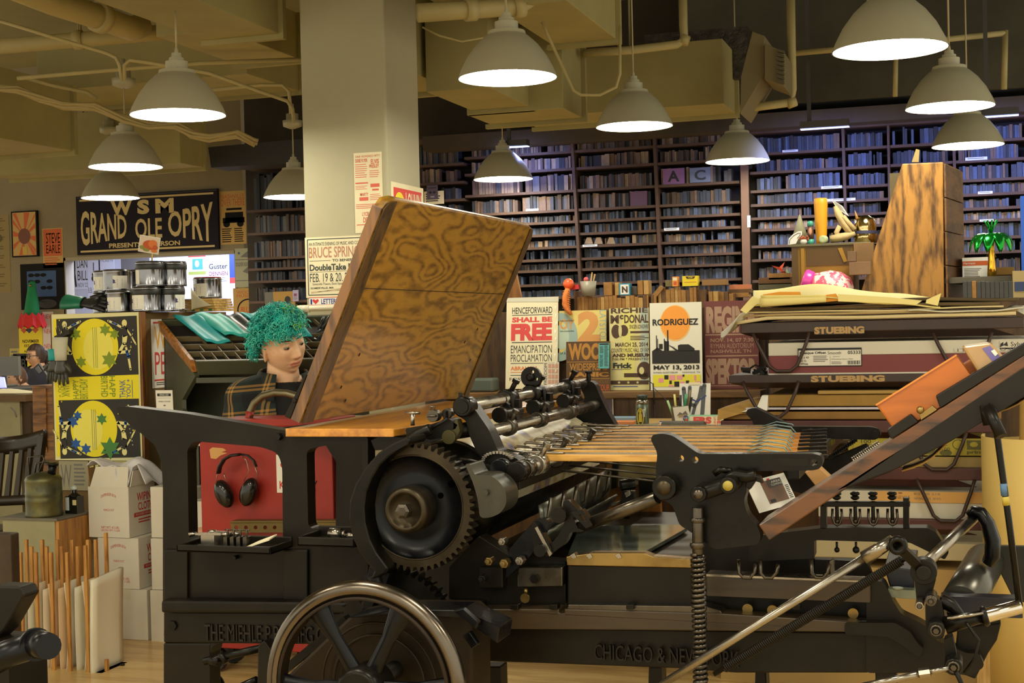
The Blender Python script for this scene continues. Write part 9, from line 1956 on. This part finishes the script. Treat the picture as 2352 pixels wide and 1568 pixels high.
# stool under him
r = thing('work_stool', 'plain dark stool the green-haired person sits on', 'stool', Vector((hip.x,hip.y,0)))
mb = MB(IRON2); mb.lathe([(.15,.0),(.16,.01),(.16,.03),(.14,.035)], Vector((hip.x,hip.y,.345)), Z, 24); mb.build('seat', r)
for i in range(4): a = pi/4+pi/2*i; mb = MB(IRON2); mb.tube(Vector((hip.x+cos(a)*.12,hip.y+sin(a)*.12,.35)), Vector((hip.x+cos(a)*.17,hip.y+sin(a)*.17,0)), .012); mb.build('leg', r)
def simple_hair(root, hc, hb, k, mat, front=-.03, back=-.09, top=1.07, bun=None):
    R_, F_, U_ = hb; mb = MB(mat); n1, n2 = 36, 28; vs = []; fs = []
    for j in range(n2+1):
        th = pi*j/n2
        for i in range(n1):
            ph = 2*pi*i/n1; x, y, z = sin(th)*sin(ph)*.083, -sin(th)*cos(ph)*.103, cos(th)*.125; w_ = 1+.03*sin(9*ph+4*th)
            vs.append(hc + (R_*x - F_*y + U_*z)*(k*w_))
    for j in range(n2):
        for i in range(n1):
            th = pi*(j+.5)/n2; ph = 2*pi*(i+.5)/n1; y, z = -sin(th)*cos(ph)*.103, cos(th)*.125
            if (y < front and z > .068) or (y >= front and z > .0+ -(y-front)*1.6 and z > back): fs.append((j*n1+i,(j+1)*n1+i,(j+1)*n1+(i+1)%n1,j*n1+(i+1)%n1))
    mb.add(vs, fs, True)
    if bun:
        for q in bun: mb.ball(hc + (R_*q[0] - F_*q[1] + U_*q[2])*k, q[3]*k, 12)
    mb.build('hair', root, recalc=False)
D2 = 12.7; hc = P(83, 818, D2); hb = basis(hc, -62, 4, 0); sh = P(91, 848, D2); tb = basis(sh, -50, 0, 0); hip = Vector((sh.x,sh.y,.50))
wr, I2 = person('person with dark curly hair and glasses at a screen in the far left background', hc, .86, hb, tb, sh, hip, [hip+tb[1]*.3+Z*.2-tb[0]*.12, hip+tb[1]*.3+Z*.2+tb[0]*.12], [hip+tb[1]*.4-tb[0]*.1, hip+tb[1]*.4+tb[0]*.1], [Vector((hip.x,hip.y,0))+tb[1]*.38-tb[0]*.1, Vector((hip.x,hip.y,0))+tb[1]*.38+tb[0]*.1], vox=.006, shoulder_w=.16, skin=M('skin_pale',(204,160,130),.55))
garment(wr, 'navy_top', M('navy_cloth',(38,40,52),.9), I2, .012, None, True, .02, .012)
simple_hair(wr, hc, hb, .92, M('dark_brown_hair',(52,34,24),.6,noise=.3,nscale=30), -.03, -.07, bun=((0,.10,-.0,.05),(0,.12,-.05,.05),(.02,.11,-.10,.045)))
mb = MB(INKK); HL2 = I2['HL']
for s in (-1,1): mb.torus(HL2(Vector((s*.033,-.104,.010))*.86), hb[1], .022, .0028, 20, 6)
mb.tube(HL2(Vector((-.055,-.10,.014))*.86), HL2(Vector((-.08,-.0,.012))*.86), .0026, n=6); mb.tube(HL2(Vector((.055,-.10,.014))*.86), HL2(Vector((.08,-.0,.012))*.86), .0026, n=6); mb.tube(HL2(Vector((-.012,-.106,.012))*.86), HL2(Vector((.012,-.106,.012))*.86), .0026, n=6); mb.build('glasses', wr)
mb = MB(IRON2); mb.box(hip+V(-.22,-.22,-.16), hip+V(.22,.22,-.125)); mb.box(hip+V(-.03,-.03,-.5), hip+V(.03,.03,-.16)); mb.build('office_seat', None, 'dark office seat under the person with glasses', 'chair')
D3 = 11.4; hc = P(38, 868, D3); hb = basis(hc, -68, 0, 8); sh = P(55, 895, D3); tb = basis(sh, -60, 0, 0); hip = Vector((sh.x,sh.y,.42))
kr, I3 = person('person with smooth brown hair facing left before a laptop, far left edge', hc, .86, hb, tb, sh, hip, [hip+tb[1]*.26+Z*.2-tb[0]*.1, hip+tb[1]*.26+Z*.2+tb[0]*.1], [hip+tb[1]*.34-tb[0]*.1, hip+tb[1]*.34+tb[0]*.1], [Vector((hip.x,hip.y,0))+tb[1]*.34-tb[0]*.1, Vector((hip.x,hip.y,0))+tb[1]*.34+tb[0]*.1], vox=.006, shoulder_w=.15, skin=M('skin_pale'))
garment(kr, 'dark_top', M('dark_top_cloth',(36,34,34),.9), I3, .012, None, True, .02, .012)
simple_hair(kr, hc, hb, .86, M('brown_hair',(86,58,32),.5,noise=.25,nscale=30), -.045, -.08)
mb = MB(IRON2); mb.box(hip+V(-.2,-.2,-.16), hip+V(.2,.2,-.125)); mb.box(hip+V(-.03,-.03,-.42), hip+V(.03,.03,-.16)); mb.build('office_seat', None, 'dark seat under the person with smooth brown hair', 'chair')
r = thing('desk_phone', 'black tilted device standing on the counter before the person with glasses', 'phone', P(92,888,9.6)); mb = MB(M('black_device',(34,34,34),.4)); mb.prism([P(75,846,9.6),P(88,834,9.6),P(112,868,9.6),P(104,895,9.6),P(96,895,9.6)], Y*.02); mb.build('casing', r); mb = MB(M('device_screen',(96,98,92),.3)); mb.prism([P(80,846,9.59),P(87,840,9.59),P(96,853,9.59),P(90,858,9.59)], Y*.005); mb.build('screen', r)
